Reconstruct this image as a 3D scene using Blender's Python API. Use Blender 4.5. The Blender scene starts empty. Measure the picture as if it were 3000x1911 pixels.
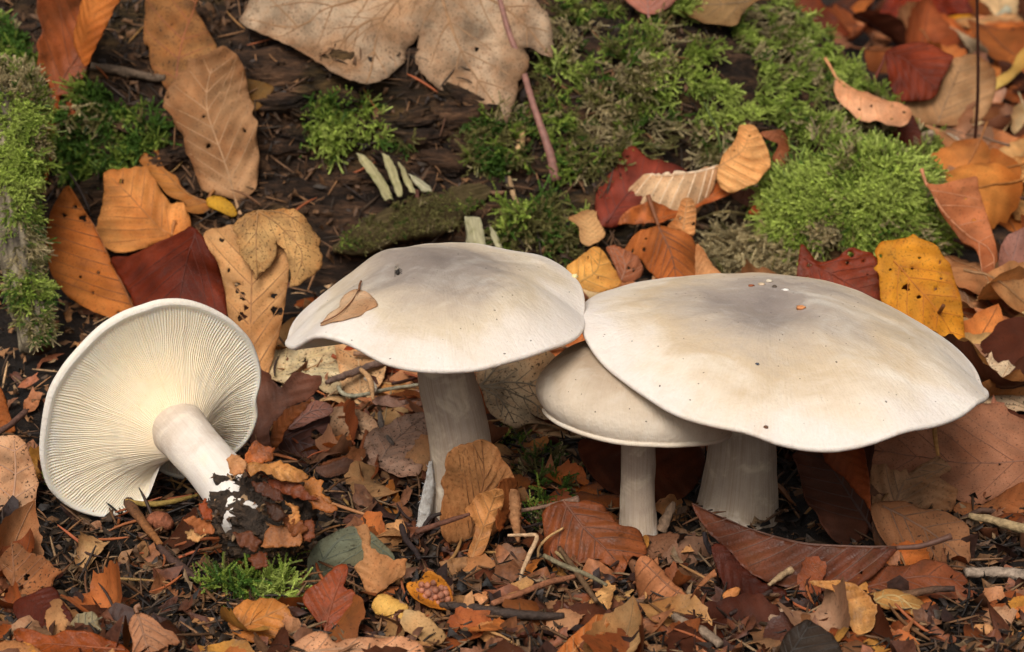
import bpy, math, random
import numpy as np
from mathutils import Vector, Matrix
from mathutils.geometry import delaunay_2d_cdt

random.seed(7)
rng = np.random.default_rng(7)
scene = bpy.context.scene
COL = scene.collection

# ------------------------------------------------------------------ camera
PITCH = math.radians(19.0)
FPX = 6375.0                       # focal length in photograph pixels (3000 wide)
CAM = np.array([0.0, -0.85 * math.cos(PITCH), 0.05 + 0.85 * math.sin(PITCH)])
cam_data = bpy.data.cameras.new("camera")
cam = bpy.data.objects.new("camera", cam_data)
COL.objects.link(cam)
cam.location = CAM
cam.rotation_euler = (math.radians(90) - PITCH, 0, 0)
cam_data.sensor_width = 36.0
cam_data.lens = FPX * 36.0 / 3000.0
cam_data.clip_start = 0.02
cam_data.clip_end = 300.0
cam_data.dof.use_dof = True
cam_data.dof.focus_distance = 0.775
cam_data.dof.aperture_fstop = 23.0
scene.camera = cam

# ------------------------------------------------------------------ light
SUN_EL, SUN_AZ = math.radians(50), math.radians(196)     # azimuth from +Y, clockwise seen from above
world = bpy.data.worlds.new("World")
scene.world = world
world.use_nodes = True
wn = world.node_tree
sky = wn.nodes.new("ShaderNodeTexSky")
sky.sky_type = 'NISHITA'
sky.sun_disc = False
sky.sun_elevation = SUN_EL
sky.sun_rotation = SUN_AZ
sky.air_density = 1.0
sky.dust_density = 6.0
sky.ozone_density = 0.6
hs = wn.nodes.new("ShaderNodeHueSaturation")            # overcast: the sky is nearly white
hs.inputs['Saturation'].default_value = 0.06
wn.links.new(sky.outputs[0], hs.inputs['Color'])
wn.links.new(hs.outputs[0], wn.nodes['Background'].inputs[0])
wn.nodes['Background'].inputs[1].default_value = 0.058
sd = bpy.data.lights.new("sun", 'SUN')
sd.energy = 1.5
sd.angle = math.radians(26)
sd.color = (1.0, 0.95, 0.88)
sun = bpy.data.objects.new("sun", sd)
COL.objects.link(sun)
sdir = Vector((math.sin(SUN_AZ) * math.cos(SUN_EL), math.cos(SUN_AZ) * math.cos(SUN_EL), math.sin(SUN_EL)))
sun.rotation_euler = sdir.to_track_quat('Z', 'Y').to_euler()

scene.view_settings.view_transform = 'Standard'
scene.view_settings.look = 'None'
scene.view_settings.exposure = 0.70
scene.view_settings.gamma = 1.0
scene.view_settings.use_curve_mapping = False
scene.render.engine = 'CYCLES'
scene.cycles.use_denoising = True
scene.cycles.max_bounces = 6
scene.cycles.diffuse_bounces = 3
scene.cycles.glossy_bounces = 2
scene.cycles.transmission_bounces = 3
scene.cycles.caustics_reflective = False
scene.cycles.caustics_refractive = False

# ------------------------------------------------------------------ noise
def _hash(ix, iy, iz):
    h = (ix * 73856093) ^ (iy * 19349663) ^ (iz * 83492791)
    h = ((h ^ (h >> 13)) * 1274126177) & 0xffffffff
    h = ((h ^ (h >> 15)) * 668265263) & 0xffffffff
    return ((h ^ (h >> 16)) & 0xffff) / 32767.5 - 1.0

def vnoise(x, y, z=0.0):
    x, y, z = np.broadcast_arrays(np.asarray(x, float), np.asarray(y, float), np.asarray(z, float))
    ix, iy, iz = np.floor(x).astype(np.int64), np.floor(y).astype(np.int64), np.floor(z).astype(np.int64)
    fx, fy, fz = x - ix, y - iy, z - iz
    fx, fy, fz = fx * fx * (3 - 2 * fx), fy * fy * (3 - 2 * fy), fz * fz * (3 - 2 * fz)
    r = 0
    for dx in (0, 1):
        wx = fx if dx else 1 - fx
        for dy in (0, 1):
            wy = fy if dy else 1 - fy
            for dz in (0, 1):
                wz = fz if dz else 1 - fz
                r = r + wx * wy * wz * _hash(ix + dx, iy + dy, iz + dz)
    return r

def fbm(x, y, z=0.0, octv=3):
    r, a, t = 0, 1.0, 0.0
    for k in range(octv):
        r = r + a * vnoise(np.asarray(x) * 2 ** k + 17.3 * k, np.asarray(y) * 2 ** k - 9.1 * k, np.asarray(z) * 2 ** k + 3.7 * k)
        t += a
        a *= 0.5
    return r / t

def sstep(a, b, x):
    t = np.clip((np.asarray(x, float) - a) / (b - a), 0, 1)
    return t * t * (3 - 2 * t)

def unit(v):
    v = np.asarray(v, float)
    return v / np.linalg.norm(v, axis=-1, keepdims=True)

# ------------------------------------------------------------------ photo pixel -> direction
CP, SP = math.cos(PITCH), math.sin(PITCH)
TILES = {'A': (0, 0), 'B': (1000, 0), 'C': (2000, 0), 'D': (0, 640), 'E': (1000, 640), 'F': (2000, 640),
         'G': (0, 1271), 'H': (1000, 1271), 'I': (2000, 1271)}

def PX(t, pts):
    p = np.array(pts, float).reshape(-1, 2)
    if t == 'P':
        return p
    if t == 'W':
        return p * (3000.0 / 2408.0)
    if t == 'M':
        return p * (700 / 2386.0) + np.array((1650, 380))
    if t == 'N':
        return p * (700 / 2386.0) + np.array((700, 1030))
    if t == 'K':
        return p * (500 / 2397.0) + np.array((2500, 0))
    return p / 2.397 + np.array(TILES[t])

def rays(px):
    px = np.asarray(px, float).reshape(-1, 2)
    a = (px[:, 0] - 1500.0) / FPX
    b = (955.5 - px[:, 1]) / FPX
    return np.stack([a, CP + b * SP, -SP + b * CP], 1)

def at_y(px, y):
    d = rays(px)
    t = (y - CAM[1]) / d[:, 1]
    return CAM + d * t[:, None]

def on_plane(px, A, n):
    d = rays(px)
    t = ((A - CAM) @ n) / (d @ n)
    return CAM + d * t[:, None]

# ------------------------------------------------------------------ terrain height
def ground_h(x, y):
    x, y = np.broadcast_arrays(np.asarray(x, float), np.asarray(y, float))
    z = 0.002 + 0.016 * sstep(-0.12, 0.2, y)
    z = z + 0.004 * fbm(x * 14, y * 14, 1.5, 2) + 0.0022 * fbm(x * 60, y * 60, 4.5, 3)
    z = z + 0.02 * fbm(x * 1.3, y * 1.3, 8.5, 2) * sstep(0.5, 1.6, np.abs(y) + np.abs(x) * 0.6)
    return z

RX = [-3, -0.6, -0.3, -0.1, 0.0, 0.08, 0.115, 0.15, 0.19, 0.23, 0.27]
RZ = [0.125, 0.13, 0.128, 0.125, 0.122, 0.115, 0.103, 0.080, 0.048, 0.018, 0.0]

def log_h(x, y):
    x, y = np.broadcast_arrays(np.asarray(x, float), np.asarray(y, float))
    ridge = np.interp(x, RX, RZ)
    foot = 0.165 + 0.02 * vnoise(x * 9, 0.5, 2.2) + 0.05 * sstep(0.05, 0.2, x)
    p = np.clip((y - foot) / 0.14, 0, 1)
    prof = p ** 0.8 * (1 - 0.12 * np.sin(p * 6.28 * 1.5)) 
    prof = np.clip(prof, 0, 1.05)
    back = 1 - sstep(0.38, 0.62, y)
    on = np.clip(prof * 5, 0, 1)
    lump = 0.016 * fbm(x * 18, y * 34, 3.3, 3) + 0.009 * (1 - 2.2 * np.abs(fbm(x * 26, y * 75, 7.7, 2)))
    dig = 0.0
    for (hx, hy, rx, ry, dz) in ((0.100, 0.222, 0.034, 0.026, 0.034), (-0.098, 0.205, 0.030, 0.022, 0.022), (0.012, 0.255, 0.040, 0.016, 0.018), (-0.045, 0.290, 0.035, 0.014, 0.016), (-0.16, 0.24, 0.03, 0.02, 0.02)):
        dig = dig + dz * np.exp(-((x - hx) / rx) ** 2 - ((y - hy) / ry) ** 2)
    return np.maximum((ridge * prof + lump * on) * back * sstep(0.0, 0.02, ridge) - dig * on, 0)

CUSH = (0.163, 0.205, 0.052, 0.050, 0.050)       # moss cushion: x, y, rx, ry, height
def cush_h(x, y):
    q = 1 - ((x - CUSH[0]) / CUSH[2]) ** 2 - ((y - CUSH[1]) / CUSH[3]) ** 2
    return CUSH[4] * np.sqrt(np.clip(q, 0, 1)) * (1 + 0.18 * fbm(x * 40, y * 40, 5.5, 2))

GX0, GX1, GY0, GY1, GS = -1.3, 1.3, -0.45, 3.2, 0.004
_gx = np.arange(GX0, GX1, GS)
_gy = np.arange(GY0, GY1, GS)
_X, _Y = np.meshgrid(_gx, _gy, indexing='ij')
HG = ground_h(_X, _Y)
HG = HG + np.maximum(np.maximum(log_h(_X, _Y), 0), cush_h(_X, _Y))

def height(x, y):
    i = np.clip((np.asarray(x) - GX0) / GS, 0, len(_gx) - 1.001)
    j = np.clip((np.asarray(y) - GY0) / GS, 0, len(_gy) - 1.001)
    i0, j0 = i.astype(int), j.astype(int)
    a, b = i - i0, j - j0
    return (HG[i0, j0] * (1 - a) * (1 - b) + HG[i0 + 1, j0] * a * (1 - b)
            + HG[i0, j0 + 1] * (1 - a) * b + HG[i0 + 1, j0 + 1] * a * b)

def normal_at(x, y, e=0.004):
    gx = (height(x + e, y) - height(x - e, y)) / (2 * e)
    gy = (height(x, y + e) - height(x, y - e)) / (2 * e)
    return unit(np.stack([-gx, -gy, np.ones_like(gx)], -1))

def hits(px):
    """first point where the sight line through each photo pixel meets the terrain"""
    d = rays(px)
    n = len(d)
    ts = 0.5 * 1.006 ** np.arange(330)
    out = np.zeros((n, 3))
    for c in range(0, n, 4000):
        dd = d[c:c + 4000]
        P = CAM + dd[:, None, :] * ts[None, :, None]
        below = P[:, :, 2] < height(P[:, :, 0], P[:, :, 1])
        below[:, -1] = True
        k = np.maximum(below.argmax(1), 1)
        lo, hi = ts[k - 1], ts[k]
        for _ in range(9):
            m = (lo + hi) / 2
            Q = CAM + dd * m[:, None]
            b = Q[:, 2] < height(Q[:, 0], Q[:, 1])
            hi = np.where(b, m, hi)
            lo = np.where(b, lo, m)
        out[c:c + 4000] = CAM + dd * hi[:, None]
    return out

def hit(p):
    return hits(np.array([p]))[0]

# ------------------------------------------------------------------ object helpers
def S(r, g, b):
    f = lambda c: c / 12.92 if c <= 0.04045 else ((c + 0.055) / 1.055) ** 2.4
    return (f(r / 255), f(g / 255), f(b / 255))

def tag(o, label=None, cat=None, group=None, kind=None):
    if label: o["label"] = label
    if cat: o["category"] = cat
    if group: o["group"] = group
    if kind: o["kind"] = kind
    return o

def empty(name, loc):
    o = bpy.data.objects.new(name, None)
    o.empty_display_size = 0.01
    COL.objects.link(o)
    o.location = loc
    return o

def make_mesh(name, V, F, mat=None, attrs=None, smooth=True):
    V = np.asarray(V, np.float32)
    me = bpy.data.meshes.new(name)
    if isinstance(F, np.ndarray):
        nf, k = F.shape
        me.vertices.add(len(V))
        me.vertices.foreach_set("co", V.ravel())
        me.loops.add(nf * k)
        me.loops.foreach_set("vertex_index", F.astype(np.int32).ravel())
        me.polygons.add(nf)
        me.polygons.foreach_set("loop_start", np.arange(0, nf * k, k, dtype=np.int32))
        me.update(calc_edges=True)
    else:
        me.from_pydata(V.tolist(), [], F)
    me.polygons.foreach_set("use_smooth", np.full(len(me.polygons), smooth, dtype=bool))
    for an, av in (attrs or {}).items():
        av = np.asarray(av, np.float32)
        if av.ndim == 1:
            a = me.attributes.new(an, 'FLOAT', 'POINT'); a.data.foreach_set("value", av)
        elif av.shape[1] == 3 and an == 'flat':
            a = me.attributes.new(an, 'FLOAT_VECTOR', 'POINT'); a.data.foreach_set("vector", av.ravel())
        else:
            if av.shape[1] == 3:
                av = np.concatenate([av, np.ones((len(av), 1), np.float32)], 1)
            a = me.attributes.new(an, 'FLOAT_COLOR', 'POINT'); a.data.foreach_set("color", av.ravel())
    if mat: me.materials.append(mat)
    me.update()
    return me

def obj(name, V, F, mat, parent=None, attrs=None, smooth=True, color=None, origin=None):
    """one mesh object from world-space points; under a parent the points become local to it"""
    V = np.asarray(V, float)
    o0 = np.array(parent.matrix_world.translation) if parent is not None else (np.zeros(3) if origin is None else np.asarray(origin, float))
    if parent is not None:
        o0 = np.array(parent["_w"]) if "_w" in parent else np.array(parent.location)
    me = make_mesh(name, V - o0, F, mat, attrs, smooth)
    o = bpy.data.objects.new(name, me)
    COL.objects.link(o)
    if parent is not None:
        o.parent = parent
    else:
        o.location = o0
    if color is not None:
        o.color = (*color, 1.0)
    return o

def grid_faces(nu, nv, wrap=False):
    """quads for a (nu rows x nv columns) point grid; wrap closes the columns"""
    i = np.arange(nu - 1)[:, None]
    j = np.arange(nv if wrap else nv - 1)[None, :]
    j2 = (j + 1) % nv
    return np.stack([i * nv + j, i * nv + j2, (i + 1) * nv + j2, (i + 1) * nv + j], -1).reshape(-1, 4)

def resample(P, n):
    P = np.asarray(P, float)
    d = np.r_[0, np.cumsum(np.linalg.norm(np.diff(P, axis=0), axis=1))]
    t = np.linspace(0, d[-1], n)
    return np.stack([np.interp(t, d, P[:, k]) for k in range(P.shape[1])], 1)

def catmull(P, n, closed=False):
    P = np.asarray(P, float)
    if closed:
        Q = np.concatenate([P[-1:], P, P[:2]])
        segs = len(P)
    else:
        Q = np.concatenate([2 * P[:1] - P[1:2], P, 2 * P[-1:] - P[-2:-1]])
        segs = len(P) - 1
    out = []
    m = max(3, int(4 * n / segs))
    for i in range(segs):
        p0, p1, p2, p3 = Q[i:i + 4]
        t = np.linspace(0, 1, m, endpoint=False)[:, None]
        out.append(0.5 * (2 * p1 + (p2 - p0) * t + (2 * p0 - 5 * p1 + 4 * p2 - p3) * t * t + (3 * p1 - p0 - 3 * p2 + p3) * t ** 3))
    out.append((P[:1] if closed else P[-1:]))
    C = np.concatenate(out)
    R = resample(C, n + 1 if closed else n)
    return R[:-1] if closed else R

def tube(P, R, nseg=10, cap=True, bump=0.0, seed=0.0, flat=1.0):
    """round bar along the points P with radii R -> V, F(list)"""
    P = np.asarray(P, float)
    n = len(P)
    R = np.interp(np.linspace(0, 1, n), np.linspace(0, 1, len(R)), R) if len(R) != n else np.asarray(R, float)
    T = unit(np.gradient(P, axis=0))
    ref = np.array([0.0, 0.0, 1.0]) if abs(T[0, 2]) < 0.8 else np.array([0.0, 1.0, 0.0])
    A = unit(np.cross(T, ref))
    B = np.cross(T, A)
    a = np.linspace(0, 2 * np.pi, nseg, endpoint=False)
    rad = R[:, None] * np.ones(nseg)[None, :]
    if bump:
        s = np.r_[0, np.cumsum(np.linalg.norm(np.diff(P, axis=0), axis=1))]
        k = 1.0 / max(R.mean(), 1e-5)
        rad = rad * (1 + bump * fbm(np.cos(a)[None, :] * 1.3 + seed, np.sin(a)[None, :] * 1.3, s[:, None] * k * 0.5, 3))
    V = P[:, None, :] + (A[:, None, :] * np.cos(a)[None, :, None] + B[:, None, :] * np.sin(a)[None, :, None] * flat) * rad[:, :, None]
    V = V.reshape(-1, 3)
    F = grid_faces(n, nseg, True).tolist()
    if cap:
        F.append(list(range(nseg))[::-1])
        F.append(list(range((n - 1) * nseg, n * nseg)))
    return V, F

# ------------------------------------------------------------------ material helpers
class NT:
    def __init__(s, name):
        s.m = bpy.data.materials.new(name)
        s.m.use_nodes = True
        s.t = s.m.node_tree
        s.bsdf = s.t.nodes['Principled BSDF']
        s.out = s.t.nodes['Material Output']
    def n(s, typ, ins=None, **kw):
        nd = s.t.nodes.new(typ)
        for k, v in kw.items():
            setattr(nd, k, v)
        for k, v in (ins or {}).items():
            if hasattr(v, 'is_output') or isinstance(v, bpy.types.NodeSocket):
                s.t.links.new(v, nd.inputs[k])
            else:
                nd.inputs[k].default_value = v
        return nd
    def link(s, a, b):
        s.t.links.new(a, b)
    def attr(s, name):
        return s.n('ShaderNodeAttribute', attribute_name=name)
    def noise(s, vec, scale, detail=3, rough=0.55, dist=0.0):
        return s.n('ShaderNodeTexNoise', {'Vector': vec, 'Scale': scale, 'Detail': detail, 'Roughness': rough, 'Distortion': dist}).outputs['Fac']
    def rng(s, v, a, b, c=0.0, d=1.0):
        return s.n('ShaderNodeMapRange', {'Value': v, 'From Min': a, 'From Max': b, 'To Min': c, 'To Max': d}).outputs[0]
    def math(s, op, a, b=0.0):
        return s.n('ShaderNodeMath', {0: a, 1: b}, operation=op).outputs[0]
    def mix(s, f, a, b, mode='MIX'):
        nd = s.n('ShaderNodeMix', data_type='RGBA', blend_type=mode)
        for k, v in ((0, f), (6, a), (7, b)):
            if isinstance(v, bpy.types.NodeSocket):
                s.t.links.new(v, nd.inputs[k])
            elif k == 0:
                nd.inputs[0].default_value = v
            else:
                nd.inputs[k].default_value = (*v[:3], 1.0)
        return nd.outputs[2]
    def ramp(s, f, stops):
        nd = s.n('ShaderNodeValToRGB', {'Fac': f})
        e = nd.color_ramp.elements
        while len(e) < len(stops):
            e.new(0.5)
        for el, (p, c) in zip(e, stops):
            el.position = p
            el.color = (*c[:3], 1.0)
        return nd.outputs[0]
    def bump(s, h, strength=0.5, dist=0.001, normal=None):
        nd = s.n('ShaderNodeBump', {'Height': h, 'Strength': strength, 'Distance': dist})
        if normal is not None:
            s.link(normal, nd.inputs['Normal'])
        return nd.outputs[0]
    def gray(s, v):
        return s.n('ShaderNodeCombineColor', {0: v, 1: v, 2: v}).outputs[0]

def leaf_material(name, rough=0.55, speck=0.35, mottle=0.3, trans=0.18, blotch=0.0, blotch_col=(0.05, 0.02, 0.01)):
    k = NT(name)
    oi = k.n('ShaderNodeObjectInfo')
    off = k.n('ShaderNodeVectorMath', {0: k.n('ShaderNodeCombineXYZ', {0: oi.outputs['Random'], 1: oi.outputs['Random'], 2: oi.outputs['Random']}).outputs[0], 1: (3.1, 7.7, 5.3)}, operation='MULTIPLY').outputs[0]
    vec = k.n('ShaderNodeVectorMath', {0: k.attr('flat').outputs['Vector'], 1: off}, operation='ADD').outputs[0]
    col = k.n('ShaderNodeHueSaturation', {'Saturation': 1.0, 'Color': oi.outputs['Color']}).outputs[0]
    n0 = k.noise(vec, 24, 3, 0.55, 0.3)
    n1 = k.noise(vec, 65, 4, 0.6)
    n2 = k.noise(vec, 260, 4, 0.65)
    n3 = k.noise(vec, 1100, 2, 0.5)
    c = k.mix(1.0, col, k.gray(k.rng(n1, 0.32, 0.68, 1 - mottle * 1.3, 1 + mottle * 1.1)), 'MULTIPLY')
    c = k.mix(k.rng(n0, 0.42, 0.62, 0, 0.85), c, k.mix(1.0, c, (0.70, 0.53, 0.40), 'MULTIPLY'))
    c = k.mix(k.rng(n2, 0.48, 0.68, 0, mottle * 1.3), c, k.mix(1.0, c, (0.62, 0.45, 0.36), 'MULTIPLY'))
    if blotch:
        nb = k.noise(vec, 110, 5, 0.65, 0.4)
        c = k.mix(k.rng(nb, 0.52, 0.62, 0, blotch), c, blotch_col)
    ph = k.attr('vph').outputs['Fac']
    c = k.mix(1.0, c, k.gray(k.rng(ph, -1, 1, 0.92, 1.08)), 'MULTIPLY')
    vor = k.n('ShaderNodeTexVoronoi', {'Vector': vec, 'Scale': 750.0}, feature='DISTANCE_TO_EDGE').outputs['Distance']
    net = k.rng(vor, 0.0, 0.16, 1.0, 0.0)
    c = k.mix(k.math('MULTIPLY', net, 0.16), c, k.mix(1.0, c, (0.55, 0.48, 0.42), 'MULTIPLY'))
    c = k.mix(k.rng(n3, 0.60, 0.67, 0, speck), c, (0.03, 0.017, 0.01))
    ed = k.attr('edge').outputs['Fac']
    c = k.mix(k.rng(ed, 0.0, 0.004, 0.45, 0.0), c, k.mix(1.0, c, (0.6, 0.5, 0.45), 'MULTIPLY'))
    k.link(c, k.bsdf.inputs['Base Color'])
    k.link(k.rng(n2, 0.3, 0.7, rough - 0.12, rough + 0.12), k.bsdf.inputs['Roughness'])
    k.bsdf.inputs['Specular IOR Level'].default_value = 0.09 if rough > 0.5 else 0.16
    h = k.math('ADD', k.math('MULTIPLY', n2, 0.6), k.math('MULTIPLY', net, -0.22))
    h = k.math('ADD', h, k.math('MULTIPLY', n3, 0.2))
    k.link(k.bump(h, 0.38, 0.0006), k.bsdf.inputs['Normal'])
    tr = k.n('ShaderNodeBsdfTranslucent', {'Color': k.mix(1.0, c, (1.0, 0.75, 0.5), 'MULTIPLY')})
    mx = k.n('ShaderNodeMixShader', {0: trans, 1: k.bsdf.outputs[0], 2: tr.outputs[0]})
    k.link(mx.outputs[0], k.out.inputs['Surface'])
    return k.m

def vein_material():
    k = NT('leaf_vein')
    c = k.n('ShaderNodeObjectInfo').outputs['Color']
    n = k.noise(k.n('ShaderNodeTexCoord').outputs['Object'], 300, 3)
    k.link(k.mix(1.0, c, k.gray(k.rng(n, 0.3, 0.7, 0.7, 1.25)), 'MULTIPLY'), k.bsdf.inputs['Base Color'])
    k.bsdf.inputs['Roughness'].default_value = 0.6
    k.bsdf.inputs['Specular IOR Level'].default_value = 0.3
    return k.m

def attr_material(name, rough=0.7, spec=0.25, trans=0.0, nscale=400, bump=0.4, gain=1.0):
    k = NT(name)
    tc = k.n('ShaderNodeTexCoord').outputs['Object']
    n = k.noise(tc, nscale, 4, 0.6)
    c = k.mix(1.0, k.attr('col').outputs['Color'], k.gray(k.rng(n, 0.3, 0.7, 0.6 * gain, 1.3 * gain)), 'MULTIPLY')
    k.link(c, k.bsdf.inputs['Base Color'])
    k.bsdf.inputs['Roughness'].default_value = rough
    k.bsdf.inputs['Specular IOR Level'].default_value = spec
    if bump:
        k.link(k.bump(n, bump, 0.0008), k.bsdf.inputs['Normal'])
    if trans:
        tr = k.n('ShaderNodeBsdfTranslucent', {'Color': c})
        mx = k.n('ShaderNodeMixShader', {0: trans, 1: k.bsdf.outputs[0], 2: tr.outputs[0]})
        k.link(mx.outputs[0], k.out.inputs['Surface'])
    return k.m

def soil_material(name='soil', g=1.0):
    k = NT(name)
    tc = k.n('ShaderNodeTexCoord').outputs['Object']
    n1 = k.noise(tc, 45, 5, 0.6)
    n2 = k.noise(tc, 420, 5, 0.7)
    n3 = k.noise(tc, 1500, 3, 0.6)
    c = k.ramp(k.math('ADD', k.math('MULTIPLY', n1, 0.5), k.math('MULTIPLY', n2, 0.5)),
               [(0.36, (0.004 * g, 0.003 * g, 0.002 * g)), (0.5, (0.014 * g, 0.009 * g, 0.006 * g)), (0.62, (0.035 * g, 0.020 * g, 0.011 * g)), (0.76, (0.08 * g, 0.042 * g, 0.02 * g))])
    k.link(c, k.bsdf.inputs['Base Color'])
    k.link(k.rng(n2, 0.3, 0.7, 0.45, 0.85), k.bsdf.inputs['Roughness'])
    k.bsdf.inputs['Specular IOR Level'].default_value = 0.3
    h = k.math('ADD', k.math('MULTIPLY', n2, 1.0), k.math('MULTIPLY', n3, 0.4))
    k.link(k.bump(h, 1.0, 0.0025), k.bsdf.inputs['Normal'])
    return k.m

def rot_material():
    """crumbly red-brown rotten wood with fibrous streaks"""
    k = NT('rotten_wood')
    tc = k.n('ShaderNodeTexCoord').outputs['Object']
    st = k.n('ShaderNodeVectorMath', {0: tc, 1: (0.35, 1.0, 2.2)}, operation='MULTIPLY').outputs[0]
    n1 = k.noise(st, 70, 5, 0.65, 0.5)
    n2 = k.noise(st, 330, 5, 0.7)
    n4 = k.noise(tc, 22, 3, 0.5)
    c = k.ramp(k.math('ADD', k.math('MULTIPLY', n1, 0.6), k.math('MULTIPLY', n2, 0.4)),
               [(0.36, (0.006, 0.004, 0.003)), (0.48, (0.026, 0.014, 0.008)), (0.58, (0.085, 0.042, 0.021)), (0.70, (0.24, 0.12, 0.06))])
    c = k.mix(k.rng(n4, 0.52, 0.66, 0, 0.55), c, k.mix(1.0, c, (0.85, 1.1, 0.5), 'MULTIPLY'))
    k.link(c, k.bsdf.inputs['Base Color'])
    k.bsdf.inputs['Roughness'].default_value = 0.85
    k.bsdf.inputs['Specular IOR Level'].default_value = 0.2
    h = k.math('ADD', n1, k.math('MULTIPLY', n2, 0.6))
    k.link(k.bump(h, 1.0, 0.004), k.bsdf.inputs['Normal'])
    return k.m

def plank_material():
    """weathered splinter wood, grain along the first leaf axis"""
    k = NT('weathered_wood')
    oi = k.n('ShaderNodeObjectInfo')
    st = k.n('ShaderNodeVectorMath', {0: k.attr('flat').outputs['Vector'], 1: (60.0, 900.0, 1.0)}, operation='MULTIPLY').outputs[0]
    n1 = k.noise(st, 1.0, 5, 0.7)
    n2 = k.noise(k.attr('flat').outputs['Vector'], 300, 4, 0.6)
    c = k.mix(1.0, oi.outputs['Color'], k.gray(k.rng(n1, 0.3, 0.7, 0.35, 1.35)), 'MULTIPLY')
    c = k.mix(k.rng(n2, 0.5, 0.7, 0, 0.6), c, k.mix(1.0, c, (0.5, 0.55, 0.3), 'MULTIPLY'))
    k.link(c, k.bsdf.inputs['Base Color'])
    k.bsdf.inputs['Roughness'].default_value = 0.85
    k.bsdf.inputs['Specular IOR Level'].default_value = 0.15
    k.link(k.bump(n1, 1.0, 0.0015), k.bsdf.inputs['Normal'])
    return k.m

MAT = {
    'leaf': leaf_material('dry_leaf'),
    'matte': leaf_material('matte_leaf', rough=0.7, speck=0.5, mottle=0.25, trans=0.12),
    'speck': leaf_material('speckled_leaf', rough=0.65, speck=0.9, mottle=0.4, trans=0.12, blotch=0.35, blotch_col=(0.09, 0.04, 0.02)),
    'gloss': leaf_material('damp_leaf', rough=0.46, speck=0.35, mottle=0.35, trans=0.15, blotch=0.4, blotch_col=(0.085, 0.034, 0.013)),
    'dark': leaf_material('dark_leaf', rough=0.52, speck=0.3, mottle=0.4, trans=0.06),
    'yellow': leaf_material('yellow_leaf', rough=0.55, speck=0.45, mottle=0.22, trans=0.2, blotch=0.4, blotch_col=(0.45, 0.12, 0.012)),
    'vein': vein_material(),
    'moss': attr_material('moss', 0.5, 0.3, 0.3, 900, 0.0),
    'litter': attr_material('litter', 0.6, 0.3, 0.0, 500, 0.5),
    'wood': attr_material('twig_bark', 0.7, 0.25, 0.0, 700, 0.8),
    'soil': soil_material(),
    'clod': soil_material('clod_soil', 4.5),
    'plank': plank_material(),
    'rot': rot_material(),
}

# ------------------------------------------------------------------ ground and log
def spread(a, b, step, far, grow=1.25):
    c = list(np.arange(a, b + step / 2, step))
    lo, hi, s = [], [], step
    x = a
    while x > -far:
        s *= grow; x -= s; lo.append(x)
    s = step; x = b
    while x < far:
        s *= grow; x += s; hi.append(x)
    return np.array(lo[::-1] + c + hi)

gx, gy = spread(-0.42, 0.42, 0.0035, 40), spread(-0.26, 0.45, 0.0035, 40)
Xg, Yg = np.meshgrid(gx, gy, indexing='ij')
Zg = ground_h(Xg, Yg)
fine = (np.abs(Xg) < 0.45) & (Yg < 0.5) & (Yg > -0.3)
Zg = Zg + np.where(fine, 0.0014 * fbm(Xg * 190, Yg * 190, 2.5, 2), 0) - 0.001
o = obj('forest_floor', np.stack([Xg, Yg, Zg], -1).reshape(-1, 3), grid_faces(len(gx), len(gy)), MAT['soil'])
tag(o, 'dark brown crumbly forest soil under the litter', 'ground', kind='structure')

lx, ly = np.arange(-0.62, 0.285, 0.0026), np.arange(0.13, 0.64, 0.0026)
Xl, Yl = np.meshgrid(lx, ly, indexing='ij')
hl = log_h(Xl, Yl)
Zl = np.where(hl > 0.001, ground_h(Xl, Yl) + hl + 0.0028 * fbm(Xl * 120, Yl * 260, hl * 120, 3), ground_h(Xl, Yl) - 0.012)
log_root = empty('rotten_log', (0, 0.3, 0.02))
tag(log_root, 'crumbling dark rotten log with moss behind the mushrooms', 'log')
obj('rotten_wood', np.stack([Xl, Yl, Zl], -1).reshape(-1, 3), grid_faces(len(lx), len(ly)), MAT['rot'], log_root)
# mound at the end of the log that carries the moss cushion
mx_, my_ = np.arange(CUSH[0] - 0.062, CUSH[0] + 0.062, 0.003), np.arange(CUSH[1] - 0.062, CUSH[1] + 0.062, 0.003)
Xm, Ym = np.meshgrid(mx_, my_, indexing='ij')
hm = cush_h(Xm, Ym)
Zm = ground_h(Xm, Ym) + np.where(hm > 0.001, hm * 0.93 - 0.002 + 0.002 * fbm(Xm * 150, Ym * 150, 3, 3), -0.01)
obj('root_stub', np.stack([Xm, Ym, Zm], -1).reshape(-1, 3), grid_faces(len(mx_), len(my_)), MAT['rot'], log_root)

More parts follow.
